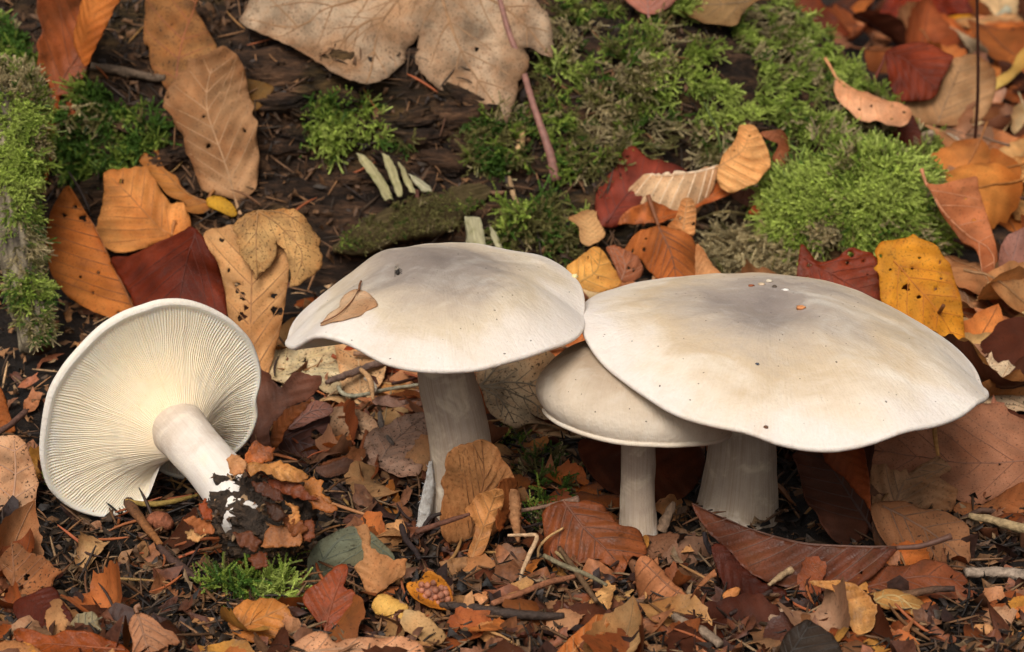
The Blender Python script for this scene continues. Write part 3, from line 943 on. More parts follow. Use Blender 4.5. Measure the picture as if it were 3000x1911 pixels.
LEAVES = []
def leaf(name, label, t, px, col, n, rib=None, anchor=None, lift=0.002, y=None, stalk=None, stalk_r=0.0008, nv=7, vang=46,
         bend=0.0, cup=0.0, corr=0.0007, nz=0.0012, curl=0.0, holes=(), jag=0.00015, mat='leaf', vcol=None, vw=0.0006,
         parent=None, part='blade', group=None, cat='leaf', warp=None, palm=None, seed=None, sharp=False, at=None, thick=0.00028, clear=88):
    """leaf whose outline, veins and holes come from the photograph's directions; its plane passes
    through the terrain (or the given depth) at the anchor pixel and has its own tilt n."""
    seed = seed if seed is not None else len(LEAVES) + 1
    LEAVES.append(name)
    corr = corr * (0.5 if corr < 0.0018 else 1.3); vw = vw * 0.9; nz = nz * 1.4
    px = PX(t, px)
    n = unit(np.array(n, float))
    an = PX(t, [anchor])[0] if anchor is not None else px[px[:, 1].argmax()]
    if at is not None:
        A = np.asarray(at, float)
    elif y is not None:
        A = at_y([an], y)[0]
    else:
        A = hit(an) + np.array([0, 0, lift])
        nn_ = n if (CAM - A) @ n > 0 else -n
        qx = catmull(px, 60, True)
        qx = qx[(qx[:, 0] > -200) & (qx[:, 0] < 3200) & (qx[:, 1] > -150)]
        if len(qx) > 8:                                   # keep the blade above the uneven ground it lies on
            th_ = np.linalg.norm(hits(qx) - CAM, axis=1); tp_ = np.linalg.norm(on_plane(qx, A, nn_) - CAM, axis=1)
            over = np.percentile(tp_ - th_, clear) + 0.003
            A = A + unit(CAM - A) * float(np.clip(over, 0, 0.05))
    if (CAM - A) @ n < 0: n = -n
    P3 = on_plane(px, A, n)
    ribp = on_plane(PX(t, rib), A, n) if rib is not None else None
    o3 = ribp[0] if ribp is not None else P3.mean(0)
    if ribp is not None:
        e1 = unit(ribp[-1] - ribp[0])
    else:
        q = P3 - P3.mean(0)
        e1 = unit(np.linalg.svd(q)[2][0])
    e1 = unit(e1 - n * (e1 @ n))
    e2 = np.cross(n, e1)
    f2 = lambda P: np.stack([(P - o3) @ e1, (P - o3) @ e2], 1)
    O = f2(P3)
    per = np.linalg.norm(O - np.roll(O, -1, 0), axis=1).sum()
    no = int(np.clip(per / 0.0013, 40, 190))
    if sharp:
        O = resample(np.concatenate([O, O[:1]]), no + 1)[:-1]
    else:
        O = catmull(O, no, True)
    a = np.arange(no)
    nn = unit(np.stack([-(np.roll(O, -1, 0) - np.roll(O, 1, 0))[:, 1], (np.roll(O, -1, 0) - np.roll(O, 1, 0))[:, 0]], 1) + 1e-12)
    O = O + nn * (jag * (1.4 * vnoise(a * 0.9, seed * 3.3, 0.5) + 0.9 * vnoise(a * 0.31, seed, 1.5)))[:, None]
    area = 0.5 * abs((O[:, 0] * np.roll(O[:, 1], -1) - O[:, 1] * np.roll(O[:, 0], -1)).sum())
    sp = max(math.sqrt(area / 620.0), 0.0009)
    H2 = []
    for (hx, hy, hr) in holes:
        c = PX(t, [(hx, hy)])[0]
        sc = {'W': 3000 / 2408.0, 'P': 1.0, 'M': 700 / 2386., 'N': 700 / 2386., 'K': 500 / 2397.}.get(t, 1 / 2.397)
        m = 9
        th = np.linspace(0, 2 * np.pi, m, endpoint=False)
        rr = hr * sc * (1 + 0.6 * np.array([vnoise(k * 1.3, hx, hy) for k in range(m)]))
        H2.append(f2(on_plane(c + np.stack([np.cos(th) * rr, np.sin(th) * rr], 1), A, n)))
    H2 = [h for h in H2 if inside(h, O).all()]
    V2, T = triangulate(O, H2, sp, seed)
    R2 = f2(ribp) if ribp is not None else np.array([[O[:, 0].min(), 0], [O[:, 0].max(), 0]])
    if len(R2) > 2: R2 = catmull(R2, 14)
    L = max(np.linalg.norm(np.diff(R2, axis=0), axis=1).sum(), 1e-3)
    Wm = np.abs(along(O, R2)[1]).max()
    cot = 1 / math.tan(math.radians(vang))
    lam = L / (nv + 0.5)
    def disp(Q, withcorr=True):
        x, yy = along(Q, R2)
        de = dist_pts(Q, O)
        z = bend * (x / L) ** 2 * np.sign(L) + cup * (yy / Wm) ** 2
        if palm is None and corr:
            ph = (x - np.abs(yy) * cot) / lam
            z = z + corr * np.cos(2 * np.pi * ph) * np.minimum(1, np.abs(yy) / (0.25 * Wm + 1e-6))
        if 'plank' != mat:
            z = z + 0.075 * L * fbm(Q[:, 0] / L * 1.7 + seed * 5.1, Q[:, 1] / L * 1.7, seed * 2.3, 2)
            z = z + 0.11 * Wm * vnoise(x / L * 5 + seed, 0.5 + np.sign(yy) * 3, seed) * np.exp(-de / (0.25 * Wm))
        z = z + nz * fbm(Q[:, 0] * 45 + seed * 3.1, Q[:, 1] * 45, seed * 1.7, 3)
        if curl:
            z = z + curl * np.exp(-de / 0.0035) * (0.55 + 0.9 * vnoise(Q[:, 0] * 50 + seed, Q[:, 1] * 50, 2.2))
        if warp is not None:
            z = z + warp(x / L, yy / Wm)
        return z
    to3 = lambda Q, z: o3 + Q[:, :1] * e1 + Q[:, 1:2] * e2 + z[:, None] * n
    V3 = to3(V2, disp(V2))
    tri = V3[T]
    if (np.cross(tri[:, 1] - tri[:, 0], tri[:, 2] - tri[:, 0]) @ n).sum() < 0:
        T = T[:, ::-1]
    x, yy = along(V2, R2)
    ph = np.cos(2 * np.pi * (x - np.abs(yy) * cot) / lam) if palm is None else np.zeros(len(V2))
    root = parent
    if root is None:
        root = empty(name, A)
        tag(root, label, cat, group)
    b = obj(part, V3, T.copy(), MAT[mat], root, {'flat': np.concatenate([V2 + seed * 0.37, np.zeros((len(V2), 1))], 1), 'edge': dist_pts(V2, O), 'vph': ph}, True, col)
    md = b.modifiers.new('thickness', 'SOLIDIFY'); md.thickness = thick; md.offset = 0.0
    # veins
    VV, FF, nvrt = [], [], 0
    vcol = vcol if vcol is not None else tuple(c * 0.55 for c in col)
    if parent is None or True: vcol = tuple(0.7 * a + 0.3 * b * 0.7 for a, b in zip(vcol, col))
    def add(V, F):
        nonlocal nvrt
        VV.append(V); FF.append(F + nvrt); nvrt += len(V)
    if palm is not None:
        for pl in palm:
            Q = f2(on_plane(PX(t, pl), A, n))
            Q = catmull(Q, 16)
            Q = Q[inside(Q, O)] if inside(Q, O).sum() > 3 else Q
            add(*ridge_strip(Q, np.linspace(vw * 1.3, vw * 0.5, len(Q)), disp, to3, n, 0.00025))
            Lq = np.linalg.norm(np.diff(Q, axis=0), axis=1).sum()
            for kk in range(2, len(Q) - 3, 3):
                for sgn in (-1, 1):
                    tg = unit(Q[kk + 1] - Q[kk])
                    ca, sa = math.cos(sgn * 0.75), math.sin(sgn * 0.75)
                    dr = np.array([tg[0] * ca - tg[1] * sa, tg[0] * sa + tg[1] * ca])
                    q = Q[kk] + dr[None] * np.linspace(0, 0.26 * Lq, 9)[:, None] + tg[None] * (np.linspace(0, 1, 9) ** 2 * 0.06 * Lq)[:, None]
                    q = q[inside(q, O)]
                    if len(q) > 3:
                        add(*ridge_strip(q, np.linspace(vw * 0.6, vw * 0.3, len(q)), disp, to3, n, 0.00025))
    elif rib is not None and nv > 0:
        Rr = resample(R2, 24)
        ok = inside(Rr, O) | (dist_pts(Rr, O) < 0.002)
        if ok.sum() > 4:
            Rr = Rr[ok]
            add(*ridge_strip(Rr, np.linspace(vw * 1.9, vw * 0.7, len(Rr)), disp, to3, n, 0.00025))
        cum = np.r_[0, np.cumsum(np.linalg.norm(np.diff(R2, axis=0), axis=1))]
        for kk in range(0, nv + 1):
            s0 = lam * (kk + 0.0) if kk else lam * 0.35
            b0 = np.array([np.interp(s0, cum, R2[:, 0]), np.interp(s0, cum, R2[:, 1])])
            j = min(int(np.searchsorted(cum, s0)), len(R2) - 1); j = max(j, 1)
            tg = unit(R2[j] - R2[j - 1])
            for sgn in (-1, 1):
                an_ = math.radians(vang) * sgn
                dr = np.array([tg[0] * math.cos(an_) - tg[1] * math.sin(an_), tg[0] * math.sin(an_) + tg[1] * math.cos(an_)])
                ls = np.linspace(0, 1.6 * Wm / math.sin(math.radians(vang)), 30)
                q = b0 + dr[None] * ls[:, None] + tg[None] * (0.10 * ls ** 2 / Wm)[:, None]
                ins = inside(q, O)
                ins[0] = True
                e = np.argmin(ins) if not ins.all() else len(q)
                q = q[:e]
                if len(q) > 4:
                    for h in H2:
                        q = q[~inside(q, h)]
                    q = resample(q, 12)
                    add(*ridge_strip(q, np.linspace(vw, vw * 0.45, 12), disp, to3, n, 0.00025))
    if VV:
        obj('vein_network', np.concatenate(VV), np.concatenate(FF), MAT['vein'], root, None, True, vcol)
    if stalk is not None:
        Q = on_plane(PX(t, stalk), A, n)
        Q = catmull(Q, 14) + n * 0.0004
        V, F = tube(Q, np.linspace(stalk_r * 0.8, stalk_r * 1.2, 14), 8, True, 0.15, seed)
        obj('stalk', V, F, MAT['vein'], root, None, True, tuple(c * 0.45 for c in col) if vcol is None else vcol)
    return root

UP = (0.0, -0.80, 0.60)          # standing leaf facing the viewer
FL = (0.0, -0.35, 0.94)          # lying leaf

# --- on the log, far left
r_ = leaf('curled_beech_leaf', 'rusty wavy-edged leaf standing upright in the moss, one side folded over', 'A',
     [(330, -60), (265, 90), (300, 230), (262, 330), (275, 400), (258, 500), (290, 565), (335, 580), (360, 640), (385, 690), (430, 672), (490, 682), (540, 600), (590, 540), (620, 440), (640, 300), (660, 150), (690, 0), (690, -60)],
     S(150, 80, 42), (0.15, -0.9, 0.4), rib=[(392, 680), (470, 500), (545, 385), (640, 100)], nv=5, mat='gloss', cup=0.006, corr=0.0009, curl=0.002)
leaf('x', '', 'A', [(570, -60), (520, 60), (502, 180), (520, 310), (560, 385), (600, 470), (640, 400), (700, 250), (770, 60), (800, -60)],
     S(196, 118, 56), (-0.5, -0.8, 0.3), parent=r_, part='folded_edge', anchor=(560, 300), at=np.array(r_.location) + np.array([0.016, -0.006, 0.028]), nz=0.001, cup=-0.004, mat='leaf')
leaf('shrivelled_leaf', 'thin shrivelled rust leaf with crinkled edge hanging below the upright leaf', 'A',
     [(350, 680), (400, 690), (395, 760), (412, 850), (380, 1060), (355, 1180), (345, 1260), (305, 1275), (315, 1180), (350, 1100), (335, 1050), (305, 1000), (312, 950), (335, 830), (358, 740)],
     S(176, 96, 54), (0.5, -0.8, 0.3), cup=-0.003, corr=0, nz=0.002, curl=0.002, mat='leaf')
leaf('shrivelled_leaf', 'short curled rust leaf scrap beside the shrivelled leaf', 'A',
     [(440, 710), (515, 750), (500, 880), (430, 980), (392, 1030), (428, 900), (455, 800)], S(166, 88, 50), (-0.4, -0.8, 0.3), cup=-0.003, corr=0, nz=0.0015, holes=[(480, 790, 9)])
leaf('speckled_leaf', 'finely black-speckled brown leaf propped on the log', 'A',
     [(1060, -40), (1020, 120), (1010, 300), (1045, 330), (1050, 430), (1090, 530), (1115, 545), (1180, 640), (1300, 700), (1420, 580), (1530, 390), (1450, 200), (1370, 60), (1395, -40)],
     S(160, 112, 66), (0.1, -0.8, 0.6), rib=[(1270, 690), (1240, 530), (1290, 260), (1360, 80), (1390, -40)], nv=5, vang=60, mat='speck', vcol=S(140, 70, 40), anchor=(1250, 690), cup=0.003, nz=0.002)
leaf('ribbed_beech_leaf', 'large tan leaf with deep ribs standing on its stalk', 'A',
     [(1650, 1400), (1500, 1360), (1420, 1330), (1380, 1240), (1340, 1130), (1305, 1080), (1290, 960), (1235, 900), (1215, 830), (1170, 770), (1142, 740), (1155, 660), (1200, 600), (1245, 540), (1310, 500), (1315, 450), (1360, 440), (1440, 430), (1530, 400), (1590, 385), (1650, 410), (1690, 450), (1720, 510), (1735, 590), (1755, 690), (1785, 740), (1770, 800), (1810, 860), (1800, 960), (1820, 1100), (1812, 1180), (1805, 1270), (1790, 1330), (1720, 1390), (1680, 1415)],
     S(168, 126, 88), (0.05, -0.82, 0.57), rib=[(1655, 1405), (1590, 1180), (1500, 930), (1460, 800), (1455, 640), (1500, 480)], stalk=[(1655, 1405), (1670, 1460), (1692, 1515)], anchor=(1692, 1515), nv=7, vang=42,
     corr=0.0016, cup=-0.004, curl=0.003, nz=0.002, holes=[(1435, 830, 12), (1718, 918, 16), (1470, 1035, 17), (1178, 675, 6)], vcol=S(180, 138, 98), mat='matte', vw=0.0005,
     warp=lambda x, y: 0.012 * np.clip(x - 0.75, 0, 1) ** 1.0 * 4 * np.clip(x - 0.75, 0, 1))
leaf('leaf_scrap', 'yellowish scrap of leaf showing behind the ribbed tan leaf', 'A', [(1700, 560), (1920, 610), (1860, 710), (1800, 780), (1720, 760)], S(128, 92, 44), UP, anchor=(1800, 780), nz=0.002)
leaf('beech_leaf', 'bright orange leaf with one punched hole leaning above the dark red leaf', 'W',
     [(248, 408), (285, 402), (328, 398), (345, 400), (365, 430), (385, 460), (405, 480), (430, 478), (448, 520), (445, 545), (430, 553), (405, 556), (375, 570), (340, 585), (305, 600), (270, 600), (245, 585), (228, 555), (232, 520), (240, 490), (245, 450)],
     S(222, 150, 82), (0.1, -0.75, 0.66), rib=[(408, 556), (370, 530), (310, 470), (250, 410)], stalk=[(404, 556), (407, 535), (411, 520)], nv=6, vang=50, corr=0.0015, cup=0.004, nz=0.0018, anchor=(300, 600), lift=0.012, mat='leaf', vcol=S(150, 88, 40), vw=0.0005,
     holes=[(286, 433, 6)])
leaf('beech_leaf', 'orange half-folded leaf with scattered holes standing beside the mossy root', 'W',
     [(155, 440), (140, 460), (122, 490), (110, 530), (108, 580), (120, 640), (150, 690), (190, 720), (240, 742), (280, 750), (318, 728), (300, 690), (270, 630), (240, 570), (215, 520), (190, 480), (168, 446)],
     S(206, 126, 60), (0.15, -0.86, 0.48), rib=[(316, 728), (270, 632), (215, 520), (160, 444)], nv=8, vang=52, corr=0.0006, cup=0.003, anchor=(280, 750), lift=0.004, vcol=S(120, 66, 30), vw=0.0006,
     holes=[(196, 510, 9), (175, 487, 6), (152, 504, 5), (278, 735, 3), (231, 640, 4), (190, 652, 4), (305, 690, 3), (218, 690, 5), (180, 456, 6)])
leaf('beech_leaf', 'dark red-brown leaf standing behind the fallen mushroom', 'W',
     [(245, 600), (300, 595), (370, 570), (430, 550), (455, 538), (480, 560), (505, 600), (520, 650), (530, 700), (532, 760), (500, 800), (430, 820), (380, 800), (330, 775), (300, 690)],
     S(108, 44, 24), (-0.1, -0.86, 0.5), rib=[(470, 545), (440, 620), (420, 720), (400, 800)], nv=6, vang=40, corr=0.0007, cup=-0.006, anchor=(420, 800), mat='dark', vw=0.0005)
leaf('curled_leaf', 'small ochre leaf with a curled dark tip behind the orange leaf', 'A',
     [(990, 1090), (1060, 1080), (1120, 1060), (1130, 1120), (1160, 1190), (1240, 1240), (1280, 1320), (1360, 1380), (1470, 1420), (1440, 1500), (1390, 1520), (1330, 1500), (1300, 1430), (1200, 1390), (1150, 1340), (1090, 1260), (1040, 1200), (990, 1150)],
     S(178, 116, 58), (-0.2, -0.75, 0.6), rib=[(1470, 1430), (1300, 1350), (1100, 1150), (1000, 1090)], nv=6, cup=0.005, anchor=(1390, 1520), stalk=[(1460, 1430), (1475, 1380), (1505, 1335)])
leaf('yellow_leaf', 'narrow bright yellow leaf tip behind the ribbed leaf stalk', 'W', [(486, 468), (515, 463), (540, 474), (558, 500), (545, 510), (515, 497), (490, 486)], S(196, 146, 40), UP, mat='yellow', nz=0.0006)
r_ = leaf('spotted_leaf', 'tall tan leaf riddled with dark holes behind the fallen cap', 'W',
     [(480, 552), (520, 537), (560, 530), (600, 540), (650, 560), (685, 600), (680, 650), (674, 700), (660, 780), (640, 850), (625, 900), (605, 920), (600, 850), (570, 790), (540, 760), (530, 690), (512, 620), (492, 590)],
     S(204, 152, 98), (0.08, -0.8, 0.6), rib=[(610, 915), (590, 800), (592, 690), (592, 560)], nv=7, vang=45, corr=0.0014, cup=0.003, anchor=(610, 900), vcol=S(140, 92, 52), mat='leaf',
     holes=[(522, 570, 6), (559, 674, 7), (572, 706, 10), (579, 730, 6), (570, 750, 10), (645, 702, 8), (650, 740, 13), (663, 722, 12), (637, 860, 5), (560, 690, 6), (540, 640, 4)])
leaf('maple_leaf', 'pale brown lobed leaf with saw-toothed edges draped over the spotted leaf', 'W',
     [(596, 492), (625, 494), (650, 488), (690, 487), (712, 500), (722, 515), (738, 528), (750, 545), (748, 565), (758, 590), (757, 615), (742, 638), (722, 655), (700, 670), (682, 678), (684, 650), (680, 618), (672, 598), (658, 582), (648, 558), (652, 585), (645, 610), (630, 630), (612, 640), (604, 662), (596, 640), (584, 628), (574, 610), (562, 596), (563, 578), (552, 562), (560, 548), (546, 536), (556, 515), (575, 500)],
     S(196, 152, 96), (0.08, -0.8, 0.6), rib=[(605, 492), (605, 660)], palm=[[(605, 494), (602, 560), (604, 655)], [(605, 494), (660, 530), (710, 590), (690, 665)], [(605, 494), (575, 520), (555, 540)], [(605, 494), (670, 500), (745, 545)]],
     nz=0.003, cup=-0.006, curl=-0.002, anchor=(604, 662), at=np.array(r_.location) + np.array([0.08, -0.8, 0.6]) * 0.009, mat='speck', vcol=S(140, 96, 54), sharp=True, cat='leaf', jag=0.0006)
leaf('pale_leaf', 'large cream bleached leaf lying flat behind the fallen mushroom', 'W',
     [(600, 870), (650, 820), (700, 790), (760, 782), (815, 792), (840, 830), (835, 870), (800, 935), (765, 935), (720, 905), (660, 900)], S(226, 204, 160), FL, rib=[(640, 890), (720, 840), (820, 800)], nv=5, anchor=(720, 880), lift=0.004, mat='speck', vcol=S(190, 160, 110))
leaf('pale_leaf', 'peach and cream stained leaf lying beside the bleached leaf', 'W', [(790, 795), (850, 800), (900, 830), (905, 880), (870, 930), (845, 960), (815, 930), (800, 880)], S(216, 172, 124), FL, rib=[(850, 950), (840, 800)], nv=4, anchor=(840, 930), lift=0.006, mat='speck')
leaf('beech_leaf', 'glossy orange-red leaf half hidden under the left rim of the broad cap', 'N',
     [(1020, 60), (1060, -30), (1140, -60), (1300, -20), (1480, 60), (1700, 140), (1860, 180), (1780, 230), (1500, 230), (1260, 240), (1180, 285), (1120, 240), (1060, 170)],
     S(180, 82, 34), (0.1, -0.75, 0.66), rib=[(1020, 80), (1300, 90), (1760, 150)], stalk=[(1030, 82), (975, 68), (930, 42)], nv=5, anchor=(1180, 285), lift=0.003, mat='gloss', cup=0.006, curl=0.002, holes=[(1470, 72, 16)])
# purple-brown torn leaf right of the fallen cap
leaf('torn_leaf', 'torn purplish brown leaf standing against the fallen cap', 'N',
     [(190, 140), (250, 165), (310, 200), (340, 300), (420, 350), (490, 300), (560, 210), (630, 205), (720, 240), (830, 240), (835, 300), (780, 400), (700, 480), (560, 540), (480, 570), (440, 640), (330, 720), (310, 860), (370, 970), (200, 1000), (100, 960), (120, 700), (160, 400)],
     S(124, 84, 68), (-0.25, -0.85, 0.45), anchor=(250, 980), lift=0.004, nz=0.003, cup=0.004, jag=0.0007, mat='dark', sharp=True)
leaf('torn_leaf', 'chestnut folded flap of torn leaf before the purplish leaf', 'N',
     [(330, 720), (430, 640), (470, 570), (590, 535), (700, 480), (640, 580), (560, 680), (480, 770), (400, 920), (350, 980), (300, 920), (310, 800)], S(136, 78, 42), (-0.6, -0.7, 0.35), anchor=(350, 980), y=-0.032, nz=0.0015, jag=0.0005, mat='gloss')
leaf('beech_leaf', 'mauve brown leaf with long straight veins leaning on the torn leaf', 'N',
     [(490, 770), (560, 650), (650, 540), (760, 495), (860, 510), (945, 575), (900, 640), (760, 680), (620, 740)], S(150, 106, 92), (-0.1, -0.75, 0.66), rib=[(480, 765), (700, 600), (930, 575)], nv=5, anchor=(560, 740), y=-0.02, mat='matte', nz=0.0012)
leaf('dark_leaf', 'dark plum brown leaf with ragged corner under the mauve leaf', 'N',
     [(380, 970), (430, 820), (560, 730), (760, 670), (905, 640), (895, 800), (880, 840), (830, 850), (800, 790), (730, 770), (720, 860), (820, 930), (760, 1030), (690, 1080), (560, 1040)], S(92, 64, 58), (0.1, -0.75, 0.66), rib=[(400, 850), (840, 960)], nv=4, anchor=(690, 1080), lift=0.002, mat='dark', sharp=True, jag=0.0006)
leaf('flat_leaf', 'broad greyish pink leaf lying flat beside the stem of the broad mushroom', 'N',
     [(1250, 900), (1300, 820), (1380, 770), (1480, 700), (1600, 640), (1750, 600), (1860, 580), (1900, 700), (1910, 900), (1905, 1000), (1870, 1100), (1830, 1200), (1780, 1280), (1600, 1260), (1450, 1190), (1300, 1110), (1260, 1000)],
     S(196, 158, 134), (0.05, -0.25, 0.97), rib=[(1400, 1100), (1560, 900), (1860, 620)], nv=5, anchor=(1560, 1240), lift=0.005, nz=0.0025, mat='speck', vw=0.0004, holes=[(1790, 790, 16)])
leaf('flat_leaf', 'second pinkish leaf layer lying under needles behind the flat leaf', 'N',
     [(1330, 490), (1450, 440), (1600, 420), (1800, 400), (1900, 480), (1880, 560), (1650, 560), (1450, 540), (1370, 540)], S(176, 140, 122), (0, -0.3, 0.95), anchor=(1450, 530), lift=0.006, mat='matte', nz=0.001)
leaf('flat_leaf', 'beige flat leaf under needles between fallen cap and broad mushroom', 'N',
     [(880, 600), (1000, 560), (1200, 560), (1350, 640), (1400, 760), (1250, 860), (1100, 880), (920, 880), (760, 860), (720, 820), (890, 780)], S(196, 158, 124), FL, anchor=(1000, 860), lift=0.004, mat='speck', nz=0.002, sharp=True, jag=0.0006)
leaf('rolled_leaf', 'brown leaf rolled into a tube beside the flat pink leaf', 'N', [(1240, 790), (1290, 790), (1300, 860), (1260, 980), (1220, 1100), (1180, 1145), (1120, 1120), (1170, 1010), (1220, 900)], S(150, 92, 60), (-0.3, -0.6, 0.7), anchor=(1170, 1130), cup=-0.006, mat='leaf', lift=0.004)
leaf('rolled_leaf', 'short brown rolled leaf lying on dark litter', 'N', [(780, 1110), (900, 1060), (1020, 1010), (1095, 1010), (1090, 1060), (980, 1110), (850, 1160)], S(142, 86, 54), (0, -0.5, 0.85), cup=-0.005, lift=0.004)
leaf('grey_leaf', 'grey brown wet leaf curled upward in front of the rolled leaves', 'N', [(760, 1190), (900, 1150), (1060, 1110), (1150, 1110), (1130, 1180), (1060, 1260), (980, 1300), (880, 1260)], S(120, 92, 80), (0, -0.5, 0.85), mat='dark', cup=0.004, lift=0.003)
# --- leaf leaning on the stem of the broad mushroom
r_ = leaf('beech_leaf', 'brown ribbed leaf leaning against the foot of the broad mushroom', 'H',
     [(725, 200), (745, 130), (820, 80), (900, 65), (970, 40), (1040, 60), (1110, 110), (1125, 170), (1180, 230), (1215, 310), (1235, 370), (1180, 470), (1130, 600), (1080, 700), (900, 745), (740, 745), (690, 620), (700, 480), (720, 400), (695, 330), (730, 260)],
     S(184, 128, 80), (0.1, -0.985, 0.12), rib=[(900, 760), (960, 500), (1000, 300), (985, 45)], nv=6, vang=24, corr=0.0016, cup=0.004, anchor=(900, 745), y=-0.104, nz=0.001, mat='leaf', vcol=S(110, 66, 34), vw=0.0005)
leaf('x', '', 'H', [(1115, 340), (1215, 310), (1240, 380), (1230, 470), (1160, 600), (1110, 690), (1080, 620), (1110, 500)], S(146, 84, 44), (0.8, -0.6, 0.2), parent=r_, part='folded_edge', at=at_y(PX('H', [(1150, 450)]), -0.112)[0], anchor=(1150, 450), nz=0.001)
leaf('curled_leaf', 'golden brown crumpled leaf curling in front of the leaning leaf', 'H',
     [(850, 550), (900, 500), (950, 430), (1040, 392), (1110, 372), (1150, 400), (1130, 520), (1065, 640), (1045, 740), (1010, 820), (960, 860), (895, 850), (920, 760), (945, 680), (920, 600)],
     S(204, 142, 84), (-0.2, -0.96, 0.15), rib=[(930, 850), (1000, 650), (1100, 390)], nv=4, anchor=(930, 850), y=-0.116, cup=-0.005, nz=0.003, curl=0.002, mat='gloss', vw=0.0005)
leaf('curled_leaf', 'narrow pale pod-shaped leaf roll hanging beside the leaning leaf', 'H', [(1190, 390), (1240, 400), (1268, 450), (1270, 540), (1262, 660), (1255, 770), (1215, 720), (1190, 620), (1150, 560), (1175, 470)], S(206, 150, 104), (0.2, -0.96, 0.1), anchor=(1250, 765), y=-0.112, cup=-0.005, nz=0.001, mat='leaf')
leaf('crumpled_leaf', 'crumpled grey-tan leaf with dark radiating veins behind the small mushroom', 'W',
     [(1120, 880), (1160, 842), (1220, 838), (1270, 850), (1320, 880), (1320, 930), (1330, 975), (1350, 1000), (1392, 1022), (1370, 1042), (1340, 1040), (1290, 1010), (1240, 1000), (1215, 1015), (1180, 1000), (1150, 970), (1135, 925)],
     S(196, 168, 132), (0, -0.6, 0.8), rib=[(1128, 905), (1390, 1020)], palm=[[(1128, 908), (1180, 905), (1232, 905), (1280, 925)], [(1128, 908), (1190, 920), (1250, 945), (1300, 990)], [(1128, 908), (1180, 945), (1210, 1000)], [(1128, 908), (1180, 865), (1230, 842)]],
     vcol=S(84, 72, 58), vw=0.0008, nz=0.005, curl=0.003, anchor=(1215, 1012), lift=0.003, mat='speck', cup=0.004)
leaf('beech_leaf', 'plain orange leaf between the broad cap and the small dome', 'W', [(1225, 835), (1290, 812), (1370, 780), (1420, 790), (1440, 830), (1380, 870), (1300, 860), (1260, 850)], S(204, 122, 68), (0.05, -0.7, 0.7), rib=[(1240, 840), (1420, 800)], nv=4, anchor=(1300, 860), y=0.04)
# --- big lobed leaf across the top of the log
leaf('sycamore_leaf', 'huge pale grey-brown lobed leaf draped over the top of the log', 'W',
     [(557, 20), (572, 46), (620, 75), (680, 110), (740, 150), (790, 180), (862, 207), (885, 190), (905, 178), (925, 158), (954, 132), (953, 112), (972, 88), (984, 72), (982, 100), (975, 140), (1005, 180), (1060, 210), (1110, 235), (1165, 258), (1194, 263), (1200, 240), (1214, 215), (1219, 180), (1239, 160), (1243, 132), (1230, 100), (1240, 86), (1275, 108), (1303, 121), (1301, 60), (1294, 24), (1262, -10), (1200, -60), (1000, -110), (750, -80), (600, -30)],
     S(176, 150, 122), (0.0, -0.74, 0.67), rib=[(1010, -80), (860, 207)], palm=[[(1020, -80), (960, -30), (905, 40), (880, 110), (862, 200)], [(1020, -80), (1045, 0), (1075, 90), (1120, 170), (1190, 258)], [(1020, -80), (900, -40), (760, 30), (700, 60), (575, 25)], [(1020, -80), (1120, -30), (1220, 30), (1300, 115)], [(905, 40), (870, 50), (800, 100), (770, 165)]],
     vcol=S(136, 92, 50), vw=0.0014, nz=0.003, cup=-0.006, anchor=(1190, 262), lift=0.006, clear=100, mat='speck', sharp=True, jag=0.0008, holes=[(1120, 103, 6)])
q_ = hits(PX('W', [(1165, -40), (1195, 70), (1225, 150), (1255, 250), (1290, 350), (1308, 425)]))
q_ = q_ + unit(CAM - q_) * np.array([0.040, 0.034, 0.026, 0.018, 0.011, 0.005])[:, None]
V, F = tube(catmull(q_, 40), [0.0013, 0.0013, 0.0014, 0.0015, 0.0016, 0.0019, 0.0027], 12, True, 0.12, 4.4)
o = obj('leaf_stalk', V, F, MAT['vein'], None, None, True, S(136, 94, 82), origin=V.mean(0))
tag(o, 'long reddish leaf stalk resting slantwise on the log', 'leaf stalk')
leaf('pink_leaf', 'small dull pink leaf hanging by its stalk over the moss crest', 'B', [(1990, -60), (2010, 20), (2060, 60), (2110, 90), (2160, 108), (2220, 96), (2290, 60), (2330, 20), (2350, -60)], S(186, 128, 112), (0, -0.8, 0.6), rib=[(2155, 108), (2150, -60)], stalk=[(2155, 105), (2165, 140), (2175, 185)], nv=3, anchor=(2175, 185), lift=0.01)
leaf('drooping_leaf', 'olive brown leaf drooping over the moss crest', 'C', [(-60, -40), (-40, 90), (40, 150), (160, 210), (300, 212), (380, 190), (420, 110), (520, 50), (640, 10), (640, -60)], S(140, 108, 70), (0, -0.7, 0.7), rib=[(640, 0), (300, 60), (-40, 20)], nv=5, anchor=(300, 212), lift=0.004, nz=0.003, cup=0.005, mat='matte')
